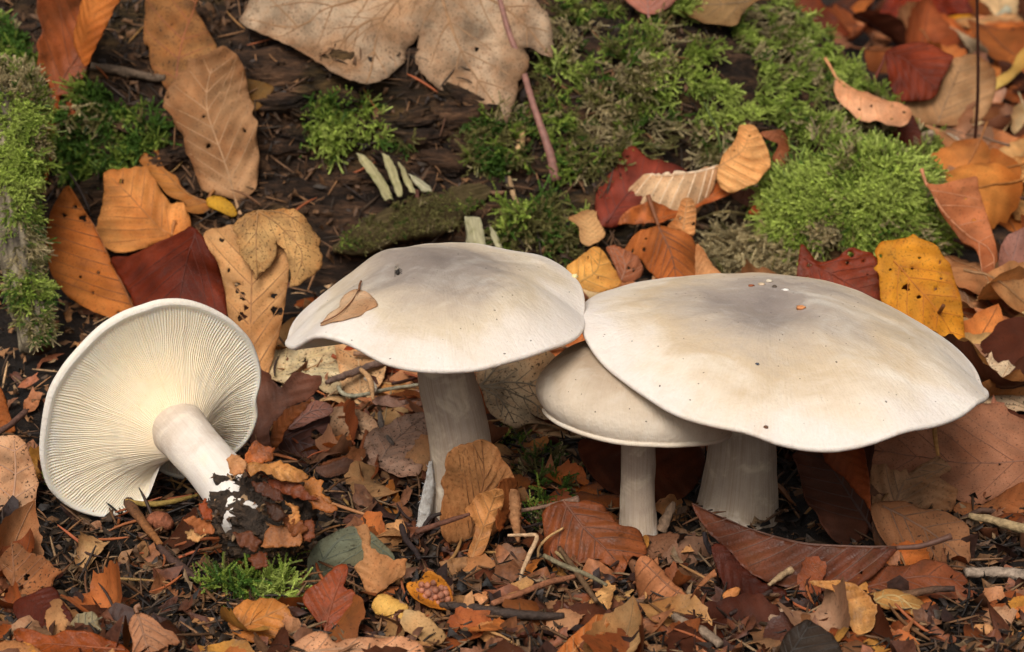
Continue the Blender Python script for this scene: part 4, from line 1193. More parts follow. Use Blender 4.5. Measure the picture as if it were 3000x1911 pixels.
# --- cluster of leaves at the foot of the mossy log
leaf('beech_leaf', 'large wine-red leaf at the back of the cluster below the moss', 'M',
     [(345, 980), (318, 850), (318, 720), (350, 580), (430, 460), (500, 390), (550, 330), (570, 220), (630, 160), (690, 135), (760, 180), (850, 280), (950, 290), (1080, 320), (1180, 360), (1250, 420), (1250, 560), (1100, 700), (900, 780), (650, 900), (540, 980), (430, 985)],
     S(128, 58, 44), (0.1, -0.75, 0.66), rib=[(420, 960), (700, 600), (1150, 380)], nv=5, anchor=(430, 985), lift=0.006, mat='dark', cup=-0.004, nz=0.002, holes=[(650, 258, 16), (955, 318, 12)])
leaf('ribbed_leaf', 'buff half-rolled leaf with curved ribs lying across the red leaf', 'M',
     [(648, 580), (700, 530), (760, 480), (830, 432), (1000, 445), (1150, 440), (1300, 420), (1450, 370), (1520, 375), (1540, 430), (1500, 560), (1420, 660), (1320, 740), (1200, 800), (1060, 800), (960, 760), (850, 740), (800, 690), (720, 640)],
     S(204, 166, 126), (0, -0.6, 0.8), rib=[(1540, 380), (1300, 425), (1000, 445), (830, 432)], nv=6, vang=62, corr=0.0012, anchor=(1060, 800), y=0.172, cup=-0.012, vcol=S(236, 206, 172), mat='matte', vw=0.0006)
leaf('beech_leaf', 'apricot fluted leaf standing upright in the cluster below the moss', 'M',
     [(1540, 420), (1600, 250), (1690, 150), (1740, 30), (1760, -40), (1900, -50), (1980, 60), (2020, 140), (2060, 260), (2070, 360), (2010, 430), (1960, 520), (1900, 560), (1800, 600), (1690, 640), (1560, 560)],
     S(230, 172, 108), (-0.15, -0.85, 0.5), rib=[(1520, 380), (1620, 330), (1800, 200), (1860, -20)], nv=6, vang=62, corr=0.0016, anchor=(1690, 640), y=0.176, nz=0.0015, vcol=S(180, 118, 60), holes=[(1710, 210, 9), (1860, 55, 9)])
leaf('beech_leaf', 'orange brown leaf lying under the buff half-rolled leaf', 'M',
     [(540, 970), (600, 900), (760, 830), (900, 790), (1150, 800), (1300, 760), (1450, 640), (1560, 500), (1640, 440), (1740, 500), (1760, 560), (1690, 650), (1540, 690), (1400, 730), (1290, 800), (1160, 870), (1050, 920), (960, 960), (800, 965), (650, 965)],
     S(186, 102, 48), (0.05, -0.55, 0.83), rib=[(800, 965), (1100, 850), (1740, 520)], nv=5, anchor=(800, 965), y=0.165, mat='gloss', cup=0.004, stalk=[(810, 960), (745, 905), (690, 870)])
leaf('curled_leaf', 'pink-brown curled strip of leaf behind the apricot leaf', 'M', [(1980, 25), (2120, 0), (2210, 5), (2270, 90), (2280, 180), (2240, 300), (2250, 370), (2220, 410), (2130, 330), (2100, 270), (2150, 150), (2070, 110)], S(168, 106, 72), (0.2, -0.85, 0.4), anchor=(2220, 410), y=0.2, cup=-0.003, nz=0.002, sharp=False)
leaf('dull_leaf', 'dull mauve leaves edge in shade beside the moss cushion', 'M', [(1700, 620), (1900, 560), (2100, 520), (2300, 400), (2386, 380), (2386, 560), (2300, 640), (2150, 640), (2020, 800), (1850, 760), (1700, 690)], S(126, 84, 66), (0, -0.6, 0.8), anchor=(1850, 760), y=0.19, nz=0.003)
leaf('red_leaf', 'small red-brown curled leaf tip touching the moss cushion', 'M', [(1850, 830), (1900, 760), (1970, 730), (2040, 790), (2050, 850), (1960, 860)], S(150, 62, 30), UP, y=0.18, anchor=(1950, 850), nz=0.001)
leaf('beech_leaf', 'russet and yellow leaf with a dark stalk in front of the cluster', 'M',
     [(620, 1200), (680, 1080), (760, 1010), (860, 990), (950, 960), (1060, 970), (1180, 1010), (1280, 1070), (1330, 1160), (1345, 1300), (1350, 1470), (1200, 1560), (1000, 1540), (860, 1400), (780, 1280)],
     S(190, 112, 56), (0.05, -0.8, 0.6), rib=[(950, 965), (1010, 1100), (1090, 1290), (1130, 1540)], stalk=[(955, 970), (900, 820), (845, 660)], stalk_r=0.0010, nv=5, vang=40, corr=0.0012, cup=-0.006, anchor=(1100, 1560), lift=0.004, vcol=S(96, 58, 38), holes=[(825, 1100, 13), (808, 1195, 16), (700, 1190, 15)])
leaf('curled_leaf', 'light orange twisted leaf tip above the russet leaf', 'M', [(1040, 970), (1120, 880), (1160, 760), (1190, 690), (1260, 680), (1310, 720), (1330, 830), (1320, 960), (1300, 1060), (1180, 1010)], S(222, 156, 96), (0, -0.85, 0.5), rib=[(1200, 1000), (1240, 690)], nv=5, vang=70, corr=0.0015, anchor=(1180, 1010), y=0.13, holes=[(1168, 888, 13), (1300, 938, 16)])
leaf('beech_leaf', 'light tan leaf side showing right of the russet leaf', 'M', [(1330, 1150), (1400, 1210), (1460, 1300), (1520, 1380), (1600, 1470), (1500, 1540), (1340, 1540)], S(220, 164, 112), (0.3, -0.8, 0.5), anchor=(1400, 1540), y=0.115, nz=0.001)
leaf('golden_leaf', 'golden leaf with a grey patch behind the seam of the two caps', 'M', [(30, 1380), (120, 1300), (220, 1230), (300, 1175), (380, 1190), (440, 1260), (500, 1350), (540, 1430), (580, 1540), (450, 1600), (250, 1600), (100, 1500)], S(222, 162, 82), (0, -0.75, 0.66), rib=[(120, 1540), (330, 1400), (380, 1200)], nv=4, vang=60, anchor=(300, 1590), y=0.10, corr=0.001, holes=[(250, 1275, 11), (350, 1465, 13)])
leaf('brown_leaf', 'pinkish brown leaf with an oblong hole beside the golden leaf', 'M', [(430, 1190), (520, 1160), (600, 1190), (700, 1240), (770, 1300), (800, 1400), (760, 1480), (620, 1530), (560, 1500), (520, 1380), (470, 1280)], S(186, 124, 92), (0.1, -0.7, 0.7), rib=[(580, 1510), (620, 1350), (520, 1180)], nv=4, anchor=(620, 1530), y=0.115, corr=0.001, holes=[(660, 1380, 18), (700, 1400, 14)])
leaf('pale_leaf', 'pale tan curled leaf pieces left of the wine-red leaf', 'M', [(50, 900), (130, 850), (250, 790), (330, 830), (340, 900), (420, 1060), (330, 1140), (180, 1130), (150, 980)], S(196, 150, 100), FL, y=0.15, anchor=(300, 1140), nz=0.004, curl=0.004, mat='matte')
# --- right side, behind the largest cap
leaf('red_leaf', 'deep red-orange leaf with small holes behind the largest cap', 'F',
     [(790, 520), (800, 400), (812, 300), (830, 180), (880, 225), (950, 300), (1080, 290), (1120, 250), (1180, 220), (1260, 245), (1335, 275), (1370, 380), (1395, 600), (1350, 760), (1100, 800), (900, 700)],
     S(150, 64, 34), (0.05, -0.8, 0.6), rib=[(850, 280), (1080, 420), (1360, 580)], nv=5, anchor=(1100, 780), y=0.06, mat='gloss', holes=[(1170, 262, 22), (885, 330, 14), (1150, 322, 12), (875, 420, 8), (1290, 410, 8), (1262, 312, 7)], vcol=S(96, 36, 18))
leaf('yellow_leaf', 'bright yellow-orange leaf with dark holes standing behind the largest cap', 'F',
     [(1400, 160), (1500, 147), (1580, 138), (1612, 118), (1650, 142), (1720, 170), (1780, 205), (1825, 270), (1880, 340), (1905, 430), (1940, 520), (1960, 620), (1982, 750), (2000, 860), (2070, 1040), (1900, 1100), (1700, 1000), (1500, 800), (1400, 600), (1385, 470), (1378, 390), (1340, 345), (1372, 320), (1368, 270), (1355, 220)],
     S(212, 142, 42), (-0.05, -0.85, 0.5), rib=[(1480, 300), (1620, 460), (1830, 700), (2000, 1000)], nv=5, anchor=(1900, 1090), y=0.035, mat='yellow', nz=0.0016, vcol=S(176, 96, 24), vw=0.0004,
     holes=[(1570, 485, 30), (1660, 282, 10), (1608, 355, 11), (1802, 318, 11), (1812, 424, 9), (1776, 496, 14), (1658, 552, 12), (1395, 258, 10), (1460, 360, 9), (1545, 375, 12)])
leaf('beech_leaf', 'long drooping brown leaf with pale midrib right of the moss cushion', 'W',
     [(2178, 440), (2195, 470), (2215, 510), (2245, 548), (2262, 570), (2290, 585), (2302, 610), (2308, 660), (2312, 700), (2330, 712), (2342, 680), (2345, 600), (2330, 540), (2312, 480), (2300, 440), (2296, 416), (2250, 428), (2210, 440)],
     S(186, 114, 72), (-0.1, -0.85, 0.5), rib=[(2178, 435), (2215, 500), (2280, 560), (2335, 600), (2330, 710)], nv=5, vang=60, stalk=[(2180, 440), (2170, 410), (2167, 398)], anchor=(2330, 712), lift=0.006, vcol=S(190, 126, 88), mat='leaf', holes=[(2290, 520, 4), (2270, 470, 3)])
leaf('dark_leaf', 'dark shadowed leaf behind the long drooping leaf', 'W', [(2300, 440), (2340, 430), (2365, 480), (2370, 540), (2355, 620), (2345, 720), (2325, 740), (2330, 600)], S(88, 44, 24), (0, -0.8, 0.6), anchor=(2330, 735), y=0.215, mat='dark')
leaf('apricot_leaf', 'pale apricot leaf dotted with holes lying on the slope of moss', 'C',
     [(1085, 562), (1065, 620), (1075, 690), (1110, 740), (1170, 790), (1230, 850), (1300, 868), (1345, 850), (1400, 862), (1450, 885), (1560, 890), (1600, 840), (1605, 785), (1545, 732), (1400, 702), (1300, 660), (1180, 600)],
     S(226, 168, 126), (-0.15, -0.55, 0.82), rib=[(1085, 565), (1300, 690), (1600, 800)], stalk=[(1085, 565), (1040, 480), (1000, 415)], nv=5, vang=55, anchor=(1300, 868), lift=0.018, vcol=S(190, 124, 76), holes=[(1242, 778, 12), (1325, 748, 10), (1470, 750, 10), (1555, 793, 11), (1470, 845, 10)])
leaf('dark_leaf', 'dark brown leaf underside below the apricot leaf on the moss', 'C', [(1430, 880), (1560, 890), (1605, 800), (1650, 880), (1680, 960), (1695, 1065), (1640, 1080), (1560, 1010), (1480, 950)], S(92, 40, 22), (-0.2, -0.8, 0.5), anchor=(1640, 1075), lift=0.004, mat='dark', nz=0.001)
leaf('grey_leaf', 'greyish cream ribbed leaf lying beyond the mossy log', 'W', [(2165, 320), (2200, 306), (2235, 312), (2270, 338), (2310, 350), (2340, 365), (2320, 385), (2275, 410), (2230, 425), (2195, 405), (2175, 370)], S(198, 178, 152), (0.0, -0.5, 0.85), rib=[(2225, 425), (2260, 380), (2275, 340)], nv=4, anchor=(2230, 425), lift=0.01, mat='matte', vcol=S(226, 206, 182))
leaf('orange_leaf', 'light orange leaf beyond the cream ribbed leaf', 'W', [(2242, 318), (2275, 292), (2320, 296), (2370, 312), (2430, 335), (2450, 390), (2390, 385), (2340, 370), (2290, 345)], S(222, 150, 100), (0, -0.45, 0.9), rib=[(2250, 320), (2440, 370)], nv=4, anchor=(2390, 385), lift=0.015)
leaf('lobed_leaf', 'sandy yellow lobed leaf in front of the orange leaf', 'W', [(2225, 430), (2280, 408), (2320, 385), (2350, 378), (2370, 370), (2430, 372), (2450, 440), (2440, 500), (2390, 520), (2370, 470), (2340, 440), (2300, 425)], S(214, 156, 92), (0, -0.6, 0.8), rib=[(2300, 425), (2440, 400)], nv=4, anchor=(2390, 520), lift=0.006, mat='speck', nz=0.003)
leaf('mauve_leaf', 'mauve brown ribbed leaf beside the long drooping leaf', 'W', [(2350, 600), (2365, 560), (2395, 540), (2450, 530), (2460, 700), (2440, 760), (2390, 745), (2360, 720), (2350, 660)], S(158, 112, 98), (-0.2, -0.8, 0.55), rib=[(2460, 740), (2350, 570)], nv=5, anchor=(2390, 745), lift=0.004, mat='matte')
leaf('beech_leaf', 'light peach leaf with dark gap below, behind the largest cap rim', 'F', [(1962, 612), (2040, 605), (2110, 612), (2200, 662), (2300, 690), (2480, 730), (2490, 800), (2400, 828), (2290, 812), (2210, 735), (2110, 692), (2010, 672)], S(224, 158, 112), (0, -0.5, 0.86), rib=[(1965, 625), (2480, 770)], nv=4, anchor=(2290, 812), lift=0.010, holes=[(2315, 740, 8)])
leaf('plum_leaf', 'plum coloured small leaf tip under the peach leaf', 'F', [(2200, 870), (2290, 812), (2400, 840), (2490, 860), (2490, 960), (2350, 950), (2270, 910)], S(146, 92, 88), (0, -0.6, 0.8), anchor=(2350, 950), lift=0.004)
leaf('cream_leaf', 'ragged cream leaf with brown veins right of the largest cap', 'F',
     [(1980, 1060), (2060, 1025), (2110, 990), (2165, 925), (2180, 985), (2225, 1020), (2290, 985), (2335, 1035), (2360, 1060), (2480, 1070), (2500, 1340), (2300, 1350), (2110, 1330), (1950, 1250)], S(218, 190, 154), (-0.1, -0.55, 0.83), rib=[(2000, 1330), (2200, 1230), (2480, 1180)], nv=4, anchor=(2200, 1340), lift=0.006, mat='speck', sharp=True, jag=0.0007, vcol=S(146, 104, 66), nz=0.003)
leaf('broad_leaf', 'broad pinkish brown leaf lying right of the largest stem', 'I',
     [(1230, 150), (1400, -60), (1760, -120), (2080, -212), (2250, -207), (2310, -150), (2500, -60), (2580, 200), (2420, 350), (2300, 430), (2150, 450), (2080, 500), (1990, 490), (1900, 440), (1700, 380), (1400, 330)],
     S(160, 108, 80), (-0.1, -0.55, 0.83), rib=[(2560, 160), (2100, 180), (1300, 150)], nv=5, anchor=(2040, 498), lift=0.006, mat='matte', nz=0.002, corr=0.001, vw=0.0004, vcol=S(120, 76, 54), holes=[(2228, 185, 10)])
leaf('brown_leaf', 'brown flat leaf tip under the broad pinkish leaf', 'I', [(1900, 540), (1960, 470), (2080, 490), (2200, 440), (2400, 350), (2500, 400), (2480, 560), (2250, 575), (2050, 570)], S(156, 100, 62), (0, -0.4, 0.9), anchor=(2200, 570), lift=0.004, mat='matte')
r_ = leaf('hanging_leaf', 'dark cupped leaf with hooked stalk hanging beside the largest stem', 'I',
     [(750, 145), (830, 110), (990, 95), (1200, 40), (1290, 60), (1300, 200), (1310, 400), (1330, 560), (1320, 640), (1280, 720), (1200, 770), (1080, 772), (1000, 730), (930, 640), (890, 540), (815, 470), (800, 300), (780, 210)],
     S(84, 54, 42), (0.15, -0.92, 0.35), rib=[(1310, 640), (1150, 400), (950, 120)], nv=5, anchor=(1100, 775), lift=0.001, mat='dark', cup=0.009, stalk=[(1310, 640), (1345, 685), (1385, 712), (1422, 690)], stalk_r=0.0012)
leaf('x', '', 'I', [(980, 90), (1100, 60), (1270, 40), (1300, 200), (1322, 540), (1285, 480), (1200, 405), (1130, 305), (1060, 245)], S(140, 74, 40), (-0.55, -0.8, 0.2), parent=r_, part='folded_edge', at=np.array(r_.location) + np.array([0.010, -0.010, 0.03]), anchor=(1250, 300), cup=0.003)
leaf('ribbed_leaf', 'torn buff leaf fragment with fan of ribs beside the hanging leaf', 'I',
     [(1308, 210), (1430, 208), (1450, 250), (1540, 265), (1570, 238), (1590, 280), (1680, 210), (1790, 155), (1850, 190), (1896, 240), (1800, 310), (1870, 350), (1926, 390), (1920, 490), (1890, 552), (1800, 540), (1680, 560), (1540, 540), (1330, 520), (1318, 350)],
     S(184, 144, 108), (0.05, -0.82, 0.55), rib=[(1480, 520), (1590, 300), (1800, 180)], nv=4, vang=40, anchor=(1540, 540), lift=0.004, sharp=True, jag=0.0004, vcol=S(120, 84, 56), mat='leaf', corr=0.0012)
leaf('brown_leaf', 'dull brown curving leaf below the torn buff fragment', 'I',
     [(1330, 500), (1500, 480), (1700, 525), (1880, 555), (2000, 640), (2012, 800), (2010, 900), (1960, 952), (1860, 930), (1780, 910), (1600, 900), (1450, 800), (1340, 650)], S(134, 92, 62), (0.05, -0.6, 0.8), rib=[(1400, 520), (1800, 720), (1990, 920)], nv=4, anchor=(1900, 950), lift=0.003, mat='matte', vcol=S(90, 60, 40))
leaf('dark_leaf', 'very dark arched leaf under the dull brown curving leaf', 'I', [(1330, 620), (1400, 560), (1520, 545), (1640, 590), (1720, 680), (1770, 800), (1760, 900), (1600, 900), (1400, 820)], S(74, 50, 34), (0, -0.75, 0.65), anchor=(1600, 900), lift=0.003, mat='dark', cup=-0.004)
leaf('folded_leaf', 'long rust leaf folded along its midrib in front of the largest stem', 'I',
     [(62, 490), (160, 530), (280, 585), (420, 645), (600, 715), (760, 755), (950, 780), (1130, 795), (1300, 800), (1500, 803), (1480, 850), (1420, 920), (1340, 1000), (1250, 1062), (1150, 1110), (900, 1115), (740, 1092), (600, 1052), (480, 990), (390, 920), (340, 850), (270, 780), (200, 720), (140, 640), (100, 575)],
     S(106, 60, 40), (-0.02, -0.80, 0.60), rib=[(1520, 800), (1130, 792), (760, 752), (420, 642), (66, 492)], nv=8, vang=42, corr=0.0010, cup=0.004, anchor=(900, 1115), lift=0.003, stalk=[(1500, 802), (1640, 795), (1760, 765), (1885, 722)], stalk_r=0.0010, vcol=S(92, 66, 54), mat='gloss', vw=0.0005, holes=[(1250, 978, 14)])
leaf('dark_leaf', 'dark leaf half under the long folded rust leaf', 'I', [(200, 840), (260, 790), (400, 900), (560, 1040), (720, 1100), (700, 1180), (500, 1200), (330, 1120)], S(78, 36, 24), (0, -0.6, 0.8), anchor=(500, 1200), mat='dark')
leaf('rust_leaf', 'dull rust leaf lying flat to the right of the folded leaf', 'I',
     [(1160, 1090), (1300, 1010), (1450, 940), (1600, 940), (1700, 902), (1840, 920), (1950, 980), (2005, 1040), (1960, 1085), (2070, 1120), (2000, 1165), (1800, 1170), (1600, 1140), (1400, 1140), (1260, 1130)], S(130, 72, 44), (0, -0.45, 0.9), rib=[(1200, 1100), (1600, 1020), (1990, 1040)], nv=4, anchor=(1600, 1150), lift=0.003, mat='gloss')
leaf('beech_leaf', 'wide chestnut leaf resting against the small stem', 'H',
     [(1410, 560), (1480, 490), (1560, 470), (1660, 482), (1720, 455), (1820, 480), (1900, 560), (1950, 640), (2080, 650), (2130, 720), (2145, 830), (2090, 880), (2040, 870), (1990, 980), (1935, 1060), (1890, 945), (1780, 912), (1700, 912), (1560, 970), (1480, 920), (1420, 830), (1430, 700)],
     S(146, 82, 46), (0.0, -0.72, 0.7), rib=[(1560, 470), (1700, 660), (1840, 800), (1970, 970)], nv=5, vang=50, anchor=(1600, 960), lift=0.004, mat='gloss', corr=0.0012, nz=0.002, cup=-0.004, vcol=S(88, 54, 38))
leaf('dull_leaf', 'greyish brown leaf lying behind the chestnut leaf', 'H', [(2060, 740), (2200, 700), (2330, 690), (2397, 720), (2450, 800), (2397, 900), (2250, 880), (2140, 860)], S(124, 88, 66), FL, anchor=(2250, 880), lift=0.003, mat='matte')
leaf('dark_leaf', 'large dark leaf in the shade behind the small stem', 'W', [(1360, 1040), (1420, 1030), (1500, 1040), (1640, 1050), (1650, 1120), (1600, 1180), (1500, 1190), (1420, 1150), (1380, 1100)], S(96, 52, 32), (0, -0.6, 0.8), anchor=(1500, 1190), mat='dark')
leaf('curled_leaf', 'pinkish curled leaf edge between small and largest stems', 'W', [(1600, 1055), (1660, 1040), (1670, 1070), (1655, 1110), (1610, 1100)], S(176, 122, 96), (0, -0.6, 0.8), y=-0.03, anchor=(1620, 1100))
# --- foreground
leaf('cream_leaf', 'cream pink leaf with long curved vein lying left of the fallen cap', 'G',
     [(-60, 60), (0, 25), (100, 20), (160, 50), (205, 130), (240, 230), (272, 345), (265, 390), (252, 450), (242, 540), (175, 610), (60, 600), (-60, 600)], S(222, 182, 146), (0.1, -0.6, 0.8), rib=[(60, 600), (110, 300), (100, 60)], nv=3, vang=60, anchor=(120, 605), lift=0.004, mat='speck', nz=0.0015, vcol=S(150, 106, 80), holes=[(95, 468, 11)])
leaf('orange_leaf', 'orange leaf edge standing above the cream pink leaf', 'D', [(-60, 1180), (0, 1180), (40, 1270), (70, 1380), (110, 1495), (0, 1500), (-60, 1500)], S(186, 116, 62), (0.2, -0.8, 0.5), anchor=(60, 1500), lift=0.002)
leaf('toothed_leaf', 'brown leaf with straight veins and torn corner lying on needles', 'G',
     [(-20, 880), (40, 810), (90, 768), (150, 775), (200, 840), (300, 865), (360, 920), (400, 960), (445, 980), (380, 1030), (365, 1085), (260, 1120), (170, 1182), (130, 1170), (70, 1060), (20, 960)], S(168, 114, 74), (0.1, -0.6, 0.8), rib=[(95, 1150), (95, 960), (80, 760)], nv=4, vang=48, anchor=(130, 1175), lift=0.005, mat='speck', vcol=S(116, 72, 44), sharp=True, jag=0.0004, holes=[(180, 1010, 20), (200, 1000, 10)])
leaf('dark_leaf', 'blackish red leaf sloping below the torn-cornered leaf', 'G', [(100, 1190), (240, 1125), (370, 1080), (440, 1180), (512, 1290), (470, 1370), (400, 1390), (290, 1380), (150, 1330)], S(84, 36, 22), (-0.1, -0.6, 0.8), anchor=(400, 1390), lift=0.002, mat='dark')
leaf('grey_leaf', 'small grey-green ribbed leaf curled in the litter', 'G', [(498, 1320), (540, 1270), (640, 1250), (680, 1280), (695, 1340), (735, 1402), (620, 1412), (498, 1396)], S(150, 136, 104), (0, -0.7, 0.7), rib=[(500, 1390), (720, 1290)], nv=4, vang=70, corr=0.0009, anchor=(600, 1410), lift=0.002, mat='matte')
leaf('beech_leaf', 'brown leaf with hooked stalk and pale scar standing at the front', 'G',
     [(905, 1360), (920, 1300), (960, 1258), (1010, 1260), (1090, 1310), (1150, 1370), (1220, 1400), (1262, 1462), (1240, 1482), (1180, 1482), (1170, 1600), (950, 1600), (930, 1450)], S(174, 122, 88), (0.1, -0.75, 0.66), rib=[(965, 1258), (1000, 1380), (1060, 1590)], stalk=[(965, 1262), (955, 1225), (985, 1208)], nv=4, anchor=(1000, 1600), lift=0.003, mat='matte', corr=0.001)
leaf('wet_leaf', 'wet orange leaf glowing at its edge in the front corner', 'G', [(100, 1400), (220, 1390), (350, 1425), (450, 1398), (640, 1408), (760, 1450), (880, 1500), (900, 1600), (300, 1600), (140, 1480)], S(158, 78, 30), (0, -0.6, 0.8), rib=[(880, 1520), (300, 1480)], nv=3, anchor=(500, 1600), lift=0.003, mat='gloss', cup=0.003)
leaf('beech_leaf', 'tan leaf fragment in the very front corner', 'G', [(-60, 1480), (60, 1440), (180, 1480), (300, 1540), (260, 1620), (-60, 1620)], S(196, 146, 100), FL, anchor=(100, 1600), lift=0.006)
leaf('amber_leaf', 'amber stained leaf piece with pale middle below the soil clod', 'G', [(1600, 1330), (1680, 1210), (1850, 1160), (1990, 1190), (2060, 1290), (2010, 1400), (1920, 1470), (1800, 1482), (1660, 1420)], S(204, 134, 66), (0, -0.5, 0.86), anchor=(1800, 1480), lift=0.003, mat='gloss', jag=0.0008, rib=[(1640, 1380), (2030, 1220)], nv=3)
leaf('russet_leaf', 'russet leaf with peeled pale patches leaning at the front', 'G', [(2120, 1150), (2230, 1050), (2300, 980), (2400, 910), (2450, 950), (2430, 1080), (2480, 1120), (2520, 1220), (2440, 1290), (2380, 1420), (2280, 1380), (2190, 1280)], S(156, 78, 42), (-0.1, -0.75, 0.66), rib=[(2280, 1400), (2330, 1200), (2420, 940)], nv=4, anchor=(2300, 1400), lift=0.002, mat='gloss', jag=0.0005)
leaf('beech_leaf', 'pale pinkish leaf lying flat along the bottom edge', 'G', [(1980, 1560), (2100, 1470), (2250, 1390), (2350, 1480), (2440, 1440), (2600, 1405), (2780, 1400), (2930, 1440), (3000, 1534), (2980, 1640), (2000, 1640)], S(204, 152, 114), FL, rib=[(2020, 1600), (2500, 1500), (2960, 1520)], nv=4, anchor=(2400, 1600), lift=0.006, mat='speck')
leaf('holly_leaf', 'thick grey-green leaf arched over the litter', 'G', [(2160, 1052), (2155, 900), (2200, 790), (2290, 720), (2397, 672), (2480, 652), (2600, 690), (2700, 780), (2775, 880), (2740, 960), (2640, 1000), (2500, 990), (2380, 960), (2330, 990), (2250, 1030)], S(126, 128, 104), (0.05, -0.75, 0.66), rib=[(2200, 1040), (2290, 850), (2480, 700), (2760, 870)], nv=4, anchor=(2160, 1050), lift=0.002, mat='matte', nz=0.002, cup=-0.003)
leaf('torn_leaf', 'upright torn tan leaf strip rising from the litter', 'H', [(100, 652), (185, 630), (205, 720), (200, 800), (260, 832), (370, 892), (470, 872), (445, 1000), (310, 1080), (250, 1140), (210, 1190), (180, 1110), (120, 1000), (88, 940), (162, 870), (132, 720)], S(210, 152, 100), (-0.2, -0.85, 0.45), anchor=(220, 1190), lift=0.004, nz=0.003, mat='leaf', sharp=True, jag=0.0005)
leaf('rust_leaf', 'rust scrap standing beside the upright torn strip', 'H', [(30, 740), (130, 728), (200, 790), (160, 860), (120, 880), (60, 840)], S(166, 90, 48), UP, anchor=(120, 880), y=-0.122, nz=0.001)
leaf('yellow_leaf', 'pale yellow curled leaf piece below the upright torn strip', 'H', [(212, 1190), (290, 1110), (420, 1160), (468, 1205), (432, 1300), (420, 1352), (330, 1290), (240, 1252)], S(226, 176, 92), (-0.1, -0.7, 0.7), anchor=(420, 1352), lift=0.004, nz=0.002, mat='leaf', cup=-0.003)
leaf('cream_leaf', 'cream torn leaf piece lying below the pale yellow curl', 'H', [(415, 1335), (440, 1232), (540, 1240), (640, 1310), (700, 1370), (752, 1412), (710, 1470), (600, 1512), (530, 1440), (430, 1390)], S(230, 198, 146), (0, -0.6, 0.8), anchor=(600, 1510), lift=0.004, nz=0.003, mat='leaf', sharp=True, jag=0.0005)
leaf('mustard_leaf', 'mustard leaf cupped behind the knobbly cone', 'H', [(460, 1050), (540, 1030), (600, 985), (680, 1020), (750, 1080), (785, 1170), (765, 1240), (640, 1250), (520, 1200), (470, 1120)], S(200, 128, 44), (0.1, -0.75, 0.66), anchor=(640, 1250), lift=0.001, y=None, cup=0.006, mat='speck')
leaf('orange_leaf', 'orange leaf tip pointing up at the bottom edge', 'H', [(1480, 1600), (1600, 1440), (1720, 1335), (1790, 1270), (1870, 1285), (1902, 1312), (1850, 1385), (1820, 1440), (1740, 1534), (1700, 1620)], S(208, 134, 74), (0.2, -0.75, 0.6), rib=[(1560, 1600), (1720, 1440), (1890, 1310)], nv=4, anchor=(1580, 1600), lift=0.004)
leaf('golden_leaf', 'golden curled leaf with dark freckles in front of the folded leaf', 'I', [(890, 1066), (1010, 1058), (1110, 1048), (1200, 1068), (1255, 1110), (1295, 1150), (1335, 1215), (1365, 1215), (1350, 1300), (1320, 1400), (1220, 1432), (1150, 1330), (1120, 1300), (1160, 1240), (1130, 1200), (1080, 1180), (1070, 1130), (960, 1095)], S(214, 158, 92), (-0.1, -0.75, 0.66), anchor=(1220, 1430), lift=0.003, nz=0.003, curl=0.003, mat='gloss', jag=0.0005)
leaf('golden_leaf', 'straw coloured ribbed leaf arched over a twig', 'I', [(1300, 1140), (1390, 1095), (1470, 1072), (1620, 1100), (1735, 1170), (1742, 1260), (1755, 1375), (1640, 1290), (1560, 1230), (1400, 1222)], S(206, 166, 104), (0, -0.7, 0.7), rib=[(1300, 1200), (1500, 1130), (1740, 1350)], nv=4, anchor=(1640, 1290), lift=0.006, nz=0.002, mat='leaf', cup=-0.004)
leaf('pale_leaf', 'mouldy pale leaf scrap with white fluff in the litter', 'I', [(600, 1290), (680, 1220), (760, 1215), (850, 1270), (840, 1320), (790, 1350), (730, 1400), (660, 1360)], S(190, 160, 132), FL, anchor=(730, 1400), lift=0.004, nz=0.002, mat='matte')
leaf('black_leaf', 'blackened wet leaf folded at the front edge', 'I', [(680, 1520), (730, 1400), (820, 1330), (880, 1310), (1000, 1370), (1080, 1440), (1110, 1560), (1000, 1640), (720, 1640)], S(62, 52, 44), (0, -0.65, 0.75), anchor=(900, 1620), lift=0.004, mat='dark', nz=0.002, rib=[(720, 1600), (900, 1330)], nv=3)
leaf('orange_leaf', 'orange torn triangle of leaf with a long tail near the big folded leaf', 'I', [(60, 1150), (110, 1060), (200, 970), (300, 902), (308, 960), (270, 1010), (210, 1010), (140, 1070)], S(192, 128, 84), (0.1, -0.8, 0.6), anchor=(60, 1150), lift=0.004, nz=0.001)
leaf('orange_leaf', 'small orange two-pointed leaf scrap beside a mossy twig', 'I', [(280, 1160), (300, 1110), (390, 1080), (400, 1120), (370, 1180), (500, 1190), (545, 1220), (420, 1200), (300, 1220)], S(206, 138, 80), (0, -0.75, 0.6), anchor=(300, 1220), lift=0.003, nz=0.001)
leaf('rolled_leaf', 'cinnamon leaf rolled into a fat tube with ring-like veins', 'H',
     [(2060, 960), (2075, 905), (2120, 862), (2180, 870), (2260, 960), (2340, 1050), (2420, 1130), (2440, 1190), (2380, 1220), (2300, 1190), (2200, 1170), (2100, 1120), (2070, 1050)], S(184, 122, 82), (-0.1, -0.7, 0.7), rib=[(2430, 1180), (2260, 1030), (2110, 900)], nv=4, vang=86, anchor=(2300, 1200), lift=0.007, cup=-0.011, corr=0.0005, vcol=S(110, 66, 40), mat='leaf', nz=0.0006)
